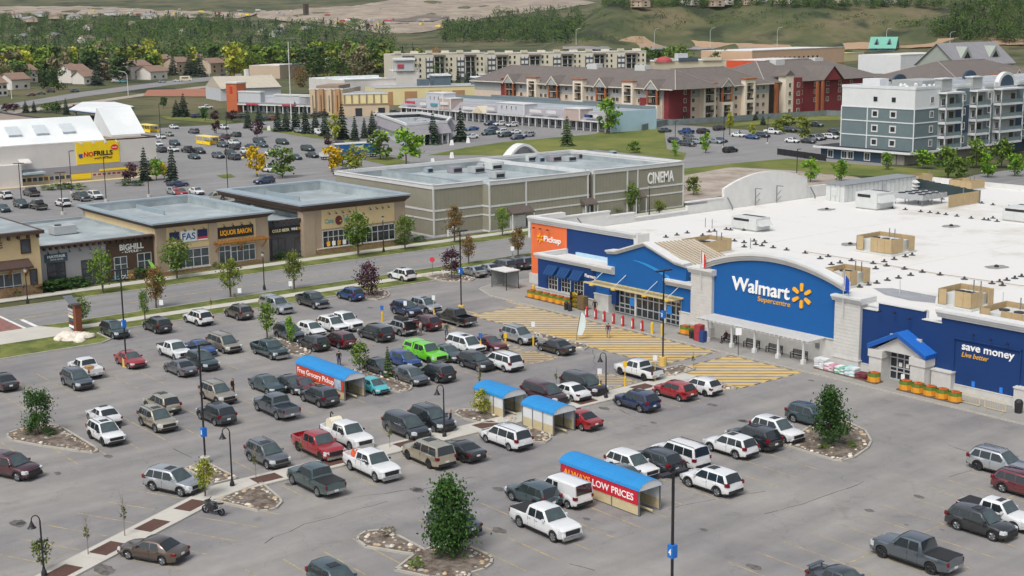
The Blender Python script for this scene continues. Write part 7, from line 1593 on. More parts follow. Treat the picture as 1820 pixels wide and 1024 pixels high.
# ================================================================ trees
def leafm(name,c,var=.3,rnd=.14):return mat('leaf_'+name,c,.8,var,.9,rnd=rnd,spec=.25)
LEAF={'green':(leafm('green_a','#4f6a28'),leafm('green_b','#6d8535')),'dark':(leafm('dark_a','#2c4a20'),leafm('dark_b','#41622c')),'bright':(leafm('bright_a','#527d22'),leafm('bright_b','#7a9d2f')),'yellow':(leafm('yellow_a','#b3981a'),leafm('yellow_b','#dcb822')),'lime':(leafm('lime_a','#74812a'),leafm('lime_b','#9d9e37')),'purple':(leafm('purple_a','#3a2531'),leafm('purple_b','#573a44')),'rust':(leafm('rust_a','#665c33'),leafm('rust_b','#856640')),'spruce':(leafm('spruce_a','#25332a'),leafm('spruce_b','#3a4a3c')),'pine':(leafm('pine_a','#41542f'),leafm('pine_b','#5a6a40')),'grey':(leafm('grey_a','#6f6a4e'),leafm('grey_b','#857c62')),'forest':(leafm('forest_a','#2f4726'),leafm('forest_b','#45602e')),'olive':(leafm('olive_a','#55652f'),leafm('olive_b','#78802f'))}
bark=mat('bark','#5d5147',.9,.25,4);barkp=mat('pale_bark','#8a8177',.9,.2,4)
def leaves(b,p,s,R,mi,flat=0.):
    a=Vector((R.gauss(0,1),R.gauss(0,1),R.gauss(0,1))).normalized();c=a.cross(Vector((R.gauss(0,1),R.gauss(0,1),R.gauss(0,1)))).normalized();a*=s*R.uniform(.6,1.1);c*=s*R.uniform(.4,.8)
    b.poly([p-a,p-c*.9,p+a,p+c],mi)
PROF={'oval':lambda t:math.sin(math.pi*min(1,t*.93+.05))**.6,'cone':lambda t:(1-t)**.6*min(1,t*2.6+.55),'round':lambda t:math.sqrt(max(0,1-(2*t-1)**2))**.8,'vase':lambda t:.35+.65*math.sin(math.pi*min(1,t**1.3)),'column':lambda t:(.5+.5*math.sin(math.pi*min(1,t*.9+.08)))}
def crown_mesh(seed,shape,n,leaf,kind,clump=26,gap=0.):
    """unit crown (radius 1, height 0..2.3): clumps of leaf-sized faces, uneven outline, holes"""
    R=random.Random(seed);b=MB();pr=PROF[shape];nc=max(6,n//clump)
    for _ in range(nc):
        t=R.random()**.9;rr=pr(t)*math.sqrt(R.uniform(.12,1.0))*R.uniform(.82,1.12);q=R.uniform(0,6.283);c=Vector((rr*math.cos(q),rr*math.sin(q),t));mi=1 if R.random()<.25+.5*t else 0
        sz=R.uniform(.13,.30)
        for _ in range(clump):
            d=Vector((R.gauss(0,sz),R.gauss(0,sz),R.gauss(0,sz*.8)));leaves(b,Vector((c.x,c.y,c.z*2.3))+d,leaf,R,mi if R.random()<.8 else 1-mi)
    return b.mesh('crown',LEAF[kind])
def spruce_mesh(seed,kind,lev=13,per=9):
    R=random.Random(seed);b=MB()
    for k in range(lev):
        t=k/lev;r0=(1-t)**.85*R.uniform(.85,1.1)+.04;z=t*.97+.02
        for i in range(per):
            q=6.283*(i+R.random()*.8)/per;L=r0*R.uniform(.7,1.12);dz=-.055*(1-t)-.02;w_=L*.30
            u=Vector((math.cos(q),math.sin(q),0));v=Vector((-u.y,u.x,0));o=Vector((0,0,z));mi=R.random()<.45
            for s in(-1,1):b.poly([o,o+u*L*.55+v*w_*s+Vector((0,0,dz*.5-.02)),o+u*L+Vector((0,0,dz)),o+u*L*.6+Vector((0,0,.02+dz*.3))][::s],int(mi))
            for m_ in(.5,.8):b.poly([o+u*L*m_-v*w_*.8+Vector((0,0,dz*m_)),o+u*L*(m_+.16)+Vector((0,0,dz*m_-.035)),o+u*L*m_+v*w_*.8+Vector((0,0,dz*m_)),o+u*L*(m_-.1)+Vector((0,0,dz*m_+.02))],int(mi))
    b.poly([(-.03,0,.93),(.03,0,.93),(0,0,1.03)]);return b.mesh('crown',LEAF[kind])
def trunk_mesh(seed,limbs=7,h=1.,r=.02,z0=.25):
    R=random.Random(seed);b=MB();b.cyl((0,0,0),(0,0,h*.5),r*1.3,r,7);b.cyl((0,0,h*.5),(0,0,h*.92),r,r*.3,6)
    for i in range(limbs):z=z0+(.8-z0)*i/limbs;q=i*2.4+R.random();L=.16*(1.1-z)+.05;b.cyl((0,0,z),(L*math.cos(q),L*math.sin(q),z+L*1.1),r*.5,r*.15,5)
    return b.mesh('trunk',bark)
TRUNK=[trunk_mesh(i)for i in range(3)];CR={}
def crown(shape,kind,n,leaf,var,clump=26):
    k=(shape,kind,n,leaf,var)
    if k not in CR:CR[k]=crown_mesh(hash(k)%9973 if False else sum(map(ord,shape+kind))+var*31+n,shape,n,leaf,kind,clump)
    return CR[k]
def tree(px,base,top,wpx,shape,kind,label,n=900,leaf=.11,cz=.22,group=None,name='tree',gt=False,clump=26):
    """tree standing at pixel (px, base), its top seen at pixel row top, crown wpx pixels wide"""
    if gt:x,y,z0=GT(px,base)
    else:(x,y),z0=G(px,base),0.
    dist=math.hypot(x-CAM.x,y-CAM.y);h=RAYD(px,top,dist)[2]-z0;h=max(h,1.2);depth=(Vector((x,y,z0))-CAM).dot(FW);w_=wpx*depth/FPX
    r=thing(name,label,'tree',(x,y,z0),random.uniform(0,6.28),group);v=random.randrange(3)
    t=obj('trunk',TRUNK[v],r,(0,0,0),0,(h*.9,h*.9,h*.9))
    if shape in('spruce',):k=('spruce',kind,v);CR[k]=CR.get(k)or spruce_mesh(v+5,kind);obj('crown',CR[k],r,(0,0,h*.06),0,(w_/2,w_/2,h*.94))
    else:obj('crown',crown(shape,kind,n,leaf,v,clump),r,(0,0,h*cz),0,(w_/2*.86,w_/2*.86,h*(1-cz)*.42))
    return r
NT='trees on the islands of the big store lot'
tree(800,992,846,104,'cone','dark','big dark green maple on the island at the bottom of the picture',5600,.075,.12,NT,clump=90)
tree(1474,792,694,76,'cone','dark','dark green conical tree on the round island at the right',4200,.085,.14,NT,clump=90)
tree(68,774,690,52,'column','dark','narrow dark tree on the triangular island at the left',2600,.09,.14,NT,clump=70)
tree(855,738,694,34,'round','lime','small round yellow-green tree beside the small cart shelters',900,.14,.2,NT)
tree(640,662,610,42,'oval','green','small green tree at the end of the grocery pickup shelter',900,.14,.3,NT)
tree(690,672,612,24,'spruce','pine','slim young conifer on the island behind the cyan hatchback',group=NT)
tree(475,602,540,34,'oval','green','small green tree left on the island by the old teal pickup',900,.14,.25,NT);tree(516,612,566,22,'oval','bright','slim bright green tree right on the island by the old teal pickup',600,.16,.2,NT)
tree(365,884,820,38,'round','lime','small yellow-green tree in the walkway by the silver-bronze SUV',900,.14,.3,'walkway trees');tree(79,1018,955,36,'vase','olive','thin leafy tree behind the lamp at the bottom left',420,.17,.3,'walkway trees')
RT_='street trees along the road'
for px,bs,tp_,wd,sh,kd,lb in((145,577,530,36,'oval','green','small green tree behind the pylon sign'),(278,548,478,42,'vase','rust','rust-green street tree in front of the green feather banner'),(258,570,518,20,'column','green','thin small street tree beside the rust-green one'),(410,530,462,40,'oval','olive','olive street tree opposite the liquor shop'),(523,515,448,36,'oval','olive','olive street tree opposite the pet shop'),(655,526,470,44,'round','purple','round purple plum tree beside the blue boxy SUV'),(803,496,443,40,'oval','purple','tall purple plum tree by the no-entry sign'),(833,470,418,26,'oval','rust','brown-leaved street tree beside the tall lamp'),(921,457,405,30,'oval','rust','brown-leaved street tree left of the orange wall'),
 (183,522,445,44,'oval','green','green tree in front of the low grey and brown shops'),(315,496,425,54,'oval','green','broad green tree in front of the red-blue signed shop'),(423,470,412,36,'oval','green','green tree in front of the liquor shop door'),(535,452,405,34,'oval','green','green tree in front of the charcoal shop'),(637,456,380,56,'vase','green','forked green tree in front of the pet shop'),(720,445,385,38,'oval','green','green tree at the corner between pet shop and cinema'),(808,432,368,36,'oval','rust','thin brown tree at the left of the cinema front'),(893,420,370,26,'oval','green','small green tree in front of the cinema awning'),(1121,380,325,32,'oval','green','green tree near the cinema lettering'),(1060,376,342,26,'vase','rust','thin rust tree in the middle of the cinema front'),(980,376,350,22,'vase','rust','small rust tree behind the parapet, cinema front'),(1092,382,365,26,'round','green','low green bush-like tree behind the store parapet'),(1172,382,356,26,'vase','olive','small olive tree at the right of the cinema front'),(470,452,428,20,'round','green','small round tree beside the charcoal shop')):
    tree(px,bs,tp_,wd,sh,kd,lb,1300,.115,.3 if sh!='round' or kd!='purple' else.12,RT_)
MT='trees between the far lots'
for px,bs,tp_,wd,sh,kd in((258,322,258,30,'spruce','spruce'),(307,324,256,30,'spruce','spruce'),(278,320,284,34,'round','bright'),(232,326,288,30,'oval','purple'),(292,318,290,18,'oval','yellow'),(457,314,262,38,'oval','yellow'),(502,316,262,52,'round','green'),(590,306,263,46,'round','yellow'),(632,306,260,42,'round','lime'),(609,300,275,24,'round','green'),(676,284,232,50,'round','green'),(722,294,232,58,'round','bright'),(494,234,184,22,'spruce','spruce'),(509,234,188,24,'spruce','spruce'),(526,232,178,24,'spruce','spruce'),(544,238,185,26,'spruce','spruce'),(561,238,190,24,'spruce','spruce'),(578,242,190,26,'spruce','spruce'),(609,248,180,32,'spruce','spruce'),(631,250,203,22,'spruce','spruce'),(648,246,207,20,'spruce','spruce'),(662,240,195,26,'spruce','spruce'),(595,250,206,26,'oval','lime'),(441,228,192,20,'spruce','spruce'),(461,222,184,22,'spruce','spruce'),(457,245,214,26,'round','purple'),(585,262,238,18,'round','purple'),(413,216,196,26,'round','purple'),(383,216,196,18,'round','purple'),(385,238,214,18,'oval','purple'),(314,208,176,26,'spruce','spruce'),(327,208,164,30,'spruce','spruce'),(365,215,190,18,'oval','dark'),(290,192,172,16,'oval','dark'),(770,257,198,34,'spruce','spruce'),(819,252,188,34,'spruce','spruce'),(1008,260,203,32,'spruce','pine'),(1080,238,177,42,'oval','bright'),(46,200,178,18,'spruce','spruce'),(61,200,178,14,'spruce','spruce'),(118,204,173,16,'spruce','spruce'),(26,198,184,20,'oval','purple'),(100,202,182,24,'oval','dark'),(85,200,184,24,'oval','green'),(135,204,186,16,'oval','purple'),(12,200,184,20,'oval','purple'),(800,160,118,18,'spruce','spruce'),(815,160,116,18,'spruce','spruce'),(843,158,112,18,'spruce','spruce'),(830,158,118,16,'spruce','spruce'),(780,160,122,20,'spruce','spruce')):
    tree(px,bs,tp_,wd,sh,kd,{'spruce':'dark conical spruce','round':'round','oval':'upright'}[sh].replace('dark','pale' if kd=='pine' else 'dark')+{'spruce':'','pine':''}.get(kd,f' {kd} tree')+(' between the far lots' if px>140 else ' behind the grocery store'),560,.19,.22 if sh!='spruce' else 0,MT)
AT='small trees around the apartments'
for px,bs,tp_,wd,sh,kd in((1128,272,250,26,'round','green'),(1199,278,250,16,'oval','bright'),(1254,272,237,20,'oval','bright'),(1297,240,198,14,'column','lime'),(1336,246,222,16,'oval','lime'),(1232,347,313,30,'round','olive'),(1440,324,283,32,'oval','bright'),(1495,322,285,32,'oval','bright'),(1575,302,272,24,'oval','bright'),(1640,300,268,40,'round','bright'),(1685,318,262,44,'round','green'),(1703,322,280,40,'round','green'),(1735,298,248,44,'round','green'),(1780,298,248,40,'round','green'),(1755,316,276,34,'round','bright'),(1803,314,274,34,'oval','bright'),(1195,218,180,18,'spruce','spruce'),(1206,214,186,16,'spruce','spruce'),(1218,220,196,14,'spruce','spruce'),(1402,232,205,34,'round','olive'),(1385,238,212,26,'oval','olive'),(1430,250,215,30,'oval','olive'),(1425,226,206,20,'round','lime'),(1356,222,205,16,'spruce','spruce'),(1343,214,200,14,'spruce','spruce'),(1710,108,88,30,'round','lime'),(1145,125,84,34,'oval','green'),(1165,128,88,30,'oval','forest'),(1190,128,82,36,'oval','green'),(1212,126,84,34,'oval','green'),(1178,126,82,14,'spruce','spruce'),(1270,128,92,30,'oval','forest'),(1290,126,88,26,'oval','forest'),(1320,122,98,34,'round','green'),(1397,116,94,24,'round','forest'),(1415,118,92,26,'round','forest')):
    tree(px,bs,tp_,wd,sh,kd,('dark spruce' if sh=='spruce' else f'{kd} {sh} tree')+(' near the apartment blocks' if bs>150 else ' behind the brown apartment roofs'),560,.19,.2 if sh!='spruce' else 0,AT)
# bare saplings
R=random.Random(5);b=MB();b.cyl((0,0,0),(0,0,.75),.012,.007,5)
for i in range(16):z=.3+.6*i/16;q=i*2.4;L=.18*(1.15-z);b.cyl((0,0,min(z,.72)),(L*math.cos(q),L*math.sin(q),z+L*1.5),.005,.002,4)
SAP=b.mesh('trunk',barkp);TWL=crown_mesh(3,'oval',60,.3,'olive',12)
for k,(px,bs,tp_)in enumerate(((222,955,870),(157,988,905),(536,816,770),(455,852,785),(693,797,745),(852,700,640),(375,552,525),(418,540,512),(989,690,650),(1232,655,622))):
    x,y=G(px,bs);h=RAYD(px,tp_,math.hypot(x-CAM.x,y-CAM.y))[2];r=thing('sapling','bare young sapling with thin twigs in the lot','sapling',(x,y,.1),k,'bare saplings');obj('trunk',SAP,r,(0,0,0),0,(h,h,h));obj('leaves',TWL,r,(0,0,h*.35),0,(.25,.25,h*.13))
# hedges and low shrubs
HM=crown_mesh(9,'round',420,.16,'green');HD=crown_mesh(10,'round',420,.16,'dark');HG=crown_mesh(12,'round',160,.2,'grey',12)
for k,(px,py,w_,h,m_)in enumerate([(15+18*i,526-i*2.6,1.7,1.2,HD)for i in range(3)]+[(82+20*i,520-i*3.2,1.6,1.3,HD)for i in range(4)]+[(250,494,1.6,1.3,HD),(268,491,1.4,1.2,HD),(455,462,1.2,1.0,HD),(500,460,1.2,.9,HD),(545,452,1.3,1.0,HM),(562,450,1.4,1.1,HD),(588,448,1.2,.9,HM),(712,436,1.3,1.1,HD),(745,430,1.2,.8,HD),(72,772,.7,.6,HG),(50,772,.6,.5,HG),(90,774,.6,.5,HD),(690,955,.5,.7,HG),(740,1010,.5,.6,HM),(1464,800,.4,.5,HM),(1515,796,.4,.5,HM),(225,330,1.6,1.2,HD),(245,330,1.5,1.0,HD),(98,337,2.0,1.1,HM),(118,336,1.6,1.2,HD),(140,337,1.6,1.1,HM),(82,338,1.2,.9,HM),(385,478,.8,.9,HM),(570,442,1.0,1.2,HM)]):
    x,y=G(px,py);r=thing('shrub','low shrub','shrub',(x,y,.08),k,'low shrubs');obj('foliage',m_,r,(0,0,0),0,(w_,w_,h*.45))
    r['label']=('dark' if m_ is HD else 'green' if m_ is HM else 'greyish')+' low shrub '+('in a lot island' if py>560 else 'in front of the shops' if py>400 else 'by the grocery store')
# forest: the trees that can be told apart, then the mass behind them
R=random.Random(21);FT=[]
for i in range(2400):
    px,py=R.uniform(-15,700),R.uniform(52,152)
    lim=150-max(0,px)*.03 if px<420 else 132
    if py>lim or(px>560 and py<78):continue
    if any(abs(px-(t[0]+t[2]*.5))<t[2]*.62 and-4<py-t[1]<26 for t in TH):continue
    FT.append((px,py))
FT=[p for p in FT if R.random()<.28+.5*(p[1]/150)]
FT.sort(key=lambda p:-p[1])
CRF={k:[crown_mesh(40+j*7+len(k),sh,260,.26,k,20)for j,sh in enumerate(('oval','round','vase'))]for k in('forest','green','olive','lime','grey')};SPF=[spruce_mesh(60+j,'spruce',9,7)for j in range(3)]
for k,(px,py)in enumerate(FT[:170]):
    x,y,z=GT(px,py);sp_=R.random()<.22;kd=R.choice(['forest','forest','green','green','olive','lime','grey']if px<420 else['forest','green','green','olive','grey']);h=R.uniform(12,19);w_=R.uniform(5,8.5)
    nm_='dark spruce' if sp_ else{'forest':'deep green','green':'green','olive':'olive green','lime':'yellow-green','grey':'grey-brown'}[kd]+' broadleaf tree'
    r=thing('tree',nm_+' in the wooded suburb at the upper left','tree',(x,y,z),R.uniform(0,6),'trees in the wooded suburb');v=k%3
    obj('trunk',TRUNK[v],r,(0,0,0),0,(h*.8,h*.8,h*.8))
    if sp_:obj('crown',SPF[v],r,(0,0,.4),0,(w_*.58,w_*.58,h*1.05))
    else:obj('crown',CRF[kd][v],r,(0,0,h*.1),0,(w_,w_,h*.39))
for k,(px,py,tp_,wd,sh,kd)in enumerate(((78,158,122,36,'round','forest'),(104,160,118,40,'round','forest'),(172,152,112,34,'spruce','spruce'),(180,140,92,34,'spruce','spruce'),(150,132,86,34,'spruce','spruce'),(224,135,96,30,'spruce','spruce'),(308,134,96,26,'spruce','spruce'),(338,134,92,32,'spruce','spruce'),(355,136,94,34,'spruce','spruce'),(264,118,72,50,'round','lime'),(425,130,90,44,'round','lime'),(450,136,92,44,'round','green'),(560,138,84,70,'round','forest'),(600,130,74,50,'round','green'),(640,140,84,60,'vase','grey'),(490,130,84,40,'round','green'),(535,155,122,34,'round','rust'),(590,158,130,40,'round','olive'),(30,150,108,40,'round','forest'),(5,152,112,44,'round','grey'),(745,140,90,32,'oval','olive'),(778,142,88,34,'oval','rust'),(400,150,138,20,'round','bright'))):
    tree(px,py,tp_,wd,sh,kd,{'spruce':'tall dark spruce','round':'broad '+kd+' tree','vase':'bare-looking grey poplar','oval':'upright '+kd+' tree'}[sh]+' in front of the wooded suburb',700,.13,.1,'trees around the townhouses')
def wood(name,label,pts,hr_=(11,18),wr=(6,10),n=104):
    """far wood that reads as one mass: joined tree crowns"""
    b=MB()
    for px,py in pts:
        x,y,z=GT(px,py);h=R.uniform(*hr_);w_=R.uniform(*wr);mi=R.randrange(4);spz=R.random()<.16
        if spz:
            for _ in range(n//2):t=R.random()**.7;rr=(1-t)*R.random()**.4*w_*.5;q=R.uniform(0,6.283);leaves(b,Vector((x+rr*math.cos(q),y+rr*math.sin(q),z+h*(.04+.92*t))),w_*.15,R,4)
            continue
        for k in range(8):
            t=.2+.75*k/8;rr=PROF['round'](t*.9+.05)*w_*R.uniform(.35,.75);q=R.uniform(0,6.283);c=Vector((x+rr*math.cos(q),y+rr*math.sin(q),z+h*t));m2=mi if R.random()<.7 else R.randrange(4)
            for _ in range(n//8):leaves(b,c+Vector((R.gauss(0,w_*.25),R.gauss(0,w_*.25),R.gauss(0,w_*.2))),w_*.14,R,m2)
    o=obj(name,b.mesh(name,[LEAF['forest'][0],LEAF['forest'][1],LEAF['green'][0],LEAF['olive'][0],LEAF['spruce'][0]]));tag(o,label,'wood',kind='stuff');return o
wood('woodland','wooded suburb reaching back to the bare ground at upper left',[p for p in FT[170:]if R.random()<.6]+[(R.uniform(-10,690),R.uniform(46,72))for _ in range(330)]+[(R.uniform(-10,440),R.uniform(34,60))for _ in range(230)])
wood('woodland','dense green wood at the foot of the bluff, upper centre',[(790+R.random()**.9*225,R.uniform(44,78))for _ in range(330)]+[(R.uniform(880,1030),R.uniform(22,60))for _ in range(140)],(12,17),(6,9))
wood('woodland','yellow-green trees on the slope at the far right',[(R.uniform(1690,1825),R.uniform(18,78))for _ in range(210)]+[(R.uniform(1655,1700),R.uniform(50,70))for _ in range(24)],(9,15),(4,7))
wood('treeline','row of trees along the crest of the bluff',[(R.uniform(1060,1822),R.uniform(8,15))for _ in range(260)],(6,11),(4,6))
wood('shrubbery','patches of low scrub on the face of the bluff',[(R.gauss(c,30),R.gauss(d,4))for c,d in((1120,40),(1180,30),(1090,72),(1290,28),(1420,45),(1500,30),(1570,42),(1060,24),(1160,50),(1240,40),(1340,36),(1640,40),(1390,28),(1040,66))for _ in range(18)],(1.5,3),(3,6),n=26)
wood('woodland','trees around the apartment blocks behind the strip malls',[(R.uniform(690,760),R.uniform(92,140))for _ in range(30)]+[(R.uniform(520,690),R.uniform(78,140))for _ in range(90)]+[(R.uniform(955,1000),R.uniform(66,80))for _ in range(20)]+[(R.uniform(770,850),R.uniform(66,76))for _ in range(18)]+[(R.uniform(740,800),R.uniform(120,146))for _ in range(14)],(9,14),(4,6))
# building site on the far bare ground
sm1=MB().box(-4,4,-1.3,1.3,.6,3.4).box(4.2,6.4,-1.2,1.2,.5,2.9);SITE=[sm1.mesh('site_vehicle',q)for q in(trim,mat('red_sign2'),mat('yellow_sign'),mat('grey_sheet_metal'))]
for k in range(46):
    px=R.choice((R.gauss(640,40),R.gauss(700,40),R.uniform(160,460),R.gauss(520,30)));x,y,z=GT(px,30+(12 if px>600 else-6)+R.uniform(-6,8));tag(obj('site_vehicle',SITE[k%4],None,(x,y,z+1),R.uniform(0,6)),'tiny vehicle or trailer on the far building site','site vehicle','vehicles on the far building site')
x,y,z=GT(544,27);one('site_tower',MB().box(-4,4,-4,4,0,20).box(-4.6,4.6,-4.6,4.6,20,21),mat('dark_brown_timber'),'dark square tower on the far building site','tower',loc=(x,y,z))

# ================================================================ lamps, signs, shelters, goods, people
def at(px,py,h=0.):x,y=G(px,py,h);return(x,y,h)
def hgt(px,base,top):x,y=G(px,base);return RAYD(px,top,math.hypot(x-CAM.x,y-CAM.y))[2]
def vmesh(name,b,m,r,smooth=None):return obj(name,b.mesh(name,m),r)
bluetag=mat('blue_tag','#1f6fc4',.5,.05);ypaint=mat('yellow_concrete','#d3b263',.8,.12,2)
def lamp(px,base,top,label,ybase=False,num=None,heads=2,group='tall lamp posts',tagz=4.2,h=None):
    h=h or hgt(px,base,top);x,y,_=at(px,base);r=thing('lamp_post',label,'lamp post',(x,y,0),0,group)
    vmesh('pole',MB().box(-.06,.06,-.06,.06,.3,h),metal_d,r);vmesh('base',MB().cyl((0,0,0),(0,0,.95 if ybase else.5),.42,.4,12),ypaint if ybase else conc,r)
    for s in(1,-1)[:heads]:vmesh('lamp_head',MB().box(-.2,.2,*sorted((s*.25,s*1.0)),h-.12,h+.02).bar((0,0,h-.1),(0,s*.3,h-.06),.08),metal_d,r)
    if num:
        t=vmesh('number_sign',MB().box(-.2,.2,-.2,.2,tagz,tagz+.75),bluetag,r);me=text(None,'numeral',num,'Y-',0,0,0,.34,letw,.2,.02,.02);me.parent=t;me.location=(-.1,-.205,tagz+.2)
    return r
lamp(225,652,478,'tall lamp post with yellow base beside the red sedan',True,'6');lamp(365,822,612,'tall lamp post on the island by the silver-bronze SUV',False,'5',tagz=2.2);lamp(1178,650,480,'tall lamp post with yellow base in front of the main doors',True,'2',tagz=5.0);lamp(1193,1147,0,'tall lamp post in the foreground cut by the bottom edge',True,'4',h=10.3,tagz=5.3);lamp(820,556,410,'tall lamp post with blue tag at the black pickup',True,'3',tagz=4.8)
for px,b_,t_ in((39,369,290),(112,381,306),(128,344,268),(189,358,278),(265,350,298),(406,354,258),(286,250,184),(405,268,205),(993,377,324),(1364,256,208),(1286,263,197),(1416,312,265),(1200,250,215),(1254,268,230)):lamp(px,b_,t_,'thin dark lamp post in a far lot',heads=2 if px in(39,993,112)else 1,group='far lamp posts')
def goose_lamp(px,base,top,label):
    h=hgt(px,base,top)-.1;x,y,_=at(px,base);r=thing('curved_lamp',label,'lamp',(x,y,.1),0,'curved walkway lamps');L=-RH*.55
    arc=[(L.x*(1-math.cos(q))/2*2*.5*1,L.y*(1-math.cos(q))*.5,h-.35+.35*math.sin(q))for q in[math.pi*i/8 for i in range(9)]]
    vmesh('pole',MB().cyl((0,0,0),(0,0,h-.35),.075,.055,8),metal_d,r);vmesh('curved_arm',MB().tube(arc,.04,6),metal_d,r);vmesh('base',MB().lathe([(.2,0),(.18,.25),(.1,.45),(.08,.6)],10),metal_d,r);vmesh('lamp_shade',MB().lathe([(.05,-.02),(.09,-.15),(.2,-.4),(.3,-.5),(.27,-.5),(0,-.35)],12,arc[-1]),metal_d,r)
goose_lamp(413,866,760,'curved lamp standing on the walkway beside the rocky island');goose_lamp(79,1026,915,'curved lamp on the walkway at the bottom left corner');goose_lamp(790,778,684,'curved lamp on the walkway by the black coupe');goose_lamp(1077,709,627,'curved lamp on the walkway by the navy SUV')
def acorn(px,base,top,label):
    h=hgt(px,base,top);x,y,_=at(px,base);r=thing('street_lantern',label,'street lamp',(x,y,.1),0,'lantern lamps along the far pavement');vmesh('pole',MB().cyl((0,0,0),(0,0,h-.6),.08,.06,8),metal_d,r);vmesh('base',MB().lathe([(.22,0),(.2,.3),(.1,.7)],8),metal_d,r);vmesh('lantern',MB().lathe([(.08,h-.6),(.2,h-.45),(.22,h-.1),(.05,h)],8),mat('lantern_glass','#b9b3a6',.3,.05),r);vmesh('lantern_cap',MB().lathe([(.26,h-.1),(.1,h+.08),(0,h+.1)],8),metal_d,r)
for px,b_,t_,lb in((49.5,541,478,'street lantern in front of the corner shop'),(470,516,450,'street lantern by the road opposite the charcoal shop'),(682,449,386,'street lantern in front of the pet shop'),(1154,386,330,'street lantern in front of the cinema lettering')):acorn(px,b_,t_,lb)
def cobra(px,base,top,wd,label):
    x,y,z=GT(px,base);h=RAYD(px,top,math.hypot(x-CAM.x,y-CAM.y))[2]-z;r=thing('highway_lamp',label,'street lamp',(x,y,z),0,'curved highway lamps');vmesh('pole',MB().cyl((0,0,0),(0,0,h*.85),.22,.16,6),litm,r);vmesh('arm',MB().tube([(0,0,h*.85),(RH.x*wd*.3,RH.y*wd*.3,h*.96),(RH.x*wd,RH.y*wd,h)],.13,5),litm,r)
for px,b_,t_ in((1262,86,49),(1163,84,50),(1381,86,48),(1575,80,50),(1024,80,50),(1688,80,56)):cobra(px,b_,t_,4.5,'tall pale curved highway lamp below the bluff')
cobra(228,170,126,-4,'tall curved street lamp before the townhouses');cobra(21,176,145,-2,'pale street lamp at the far left');cobra(372,136,108,-4,'curved lamp by the beige townhouses')
x,y,_=at(518,218);one('tall_pole',MB().cyl((0,0,0),(0,0,hgt(518,218,75)),.22,.12,8),trim,'very tall white pole by the spruce row','pole',loc=(x,y,0))
# pylon sign among boulders
x,y,_=at(139,592);r=thing('pylon_sign','brown pylon sign with stacked shop panels beside boulders','sign',(x,y,.1));h=hgt(139,592,545)
vmesh('pillar',MB().box(-.3,.5,-.35,.35,0,h),mat('rusty_steel','#7b4630',.8,.2,3),r);vmesh('pillar_cap',MB().box(-.4,.6,-.45,.45,h,h+.25),dbrown,r);vmesh('sign_frame',MB().box(-2.1,-.3,-.2,.2,.2,h-.2),metal_d,r);vmesh('canopy',MB().ext([(-2.6,-.5,h+.7),(-.3,-.5,h),(-.3,-.5,h+.12),(-2.6,-.5,h+.82)],(0,1.0,0)),steel,r)
for i,m_ in enumerate((letw,mat('maroon_sign'),signblue,mat('cream_letters'),greyw,alu)):
    z=.35+i*(h-.75)/6;vmesh('sign_panel',MB().box(-2.0,-.4,-.25,.25,z,z+(h-.75)/6-.1),m_,r)
for k,(px,py,s_)in enumerate(((120,602,1.3),(133,603,1.2),(146,603,1.1),(104,606,.7),(125,608,.8),(156,602,.9),(114,600,.9),(140,609,.7))):
    x,y,_=at(px,py);o=tag(obj('boulder',ROCKS[k%2*3],None,(x,y,.05),k,(s_*1.1,s_*.8,s_*.8)),'pale boulder at the foot of the pylon sign','boulder','boulders at the pylon sign')
# cart shelters
cb=mat('blue_corrugated','#2483c2',.5,.08,1.);ws=mat('cream_siding','#cdbf98',.8,.08,1.5);wp=mat('white_panel','#d5d8da',.6,.05)
def shelter(x0,x1,y0,y1,h,label,banner=None,low=.78):
    r=thing('cart_shelter',label,'cart shelter',((x0+x1)/2,(y0+y1)/2,0),0,'cart shelters');yc,w_=(y0+y1)/2,(y1-y0)/2
    b=MB();n=int((x1-x0)/.16);P=[(yc+(w_+.12)*math.cos(q),h+.62*math.sin(q)-.05)for q in[math.pi*i/10 for i in range(11)]]
    for i in range(n):
        xa,xb=x0-.15+(x1-x0+.3)*i/n,x0-.15+(x1-x0+.3)*(i+1)/n;d=.018*(i%2)
        for(ya,za),(yb,zb)in zip(P,P[1:]):b.poly([(xa,ya,za+d),(xb,ya,za+.018-d),(xb,yb,zb+.018-d),(xa,yb,zb+d)])
    part(r,'roof',b,cb);e=[(x1+.1,y,z)for y,z in P]+[(x1+.1,yc-w_,h-.05)]
    part(r,'gable_end',MB().ext(e[:-1],(-.03,0,0)),wp)
    nb=6
    for yy,s in((y0,-1),(y1,1)):
        for i in range(nb):part(r,'siding_board',MB().box(x0,x1,yy-.03,yy+.03,.08+low*i/nb,.08+low*(i+1)/nb-.025),ws)
        k=max(2,int((x1-x0)/1.3))
        for i in range(k):part(r,'wall_panel',MB().box(x0+(x1-x0)*i/k+.02,x0+(x1-x0)*(i+1)/k-.02,yy-.02,yy+.02,low+.08,h),wp)
        for i in range(4):xx=x0+(x1-x0)*i/3;part(r,'post',MB().box(xx-.05,xx+.05,yy-.05,yy+.05,0,h),steel)
    part(r,'rear_wall',MB().box(x0-.02,x0+.02,y0,y1,0,h),wp);part(r,'cart_rail',MB().box(x0+.3,x1+.3,yc-.06,yc+.06,.25,.35),ws)
    if banner:
        q=part(r,'banner',MB().box(x0+.05,x1-.05,y0-.075,y0-.055,low+.05,h-.03),banner[0])
        for s_,xx,wd,m_,z,sz in banner[1:]:text(r,'lettering',s_,'Y-',xx,y0-.08,z,sz,m_,wd,.012,.01)
    return r
redban=mat('red_banner','#c01f33',.6,.05);orban=mat('orange_banner','#c4472a',.6,.05)
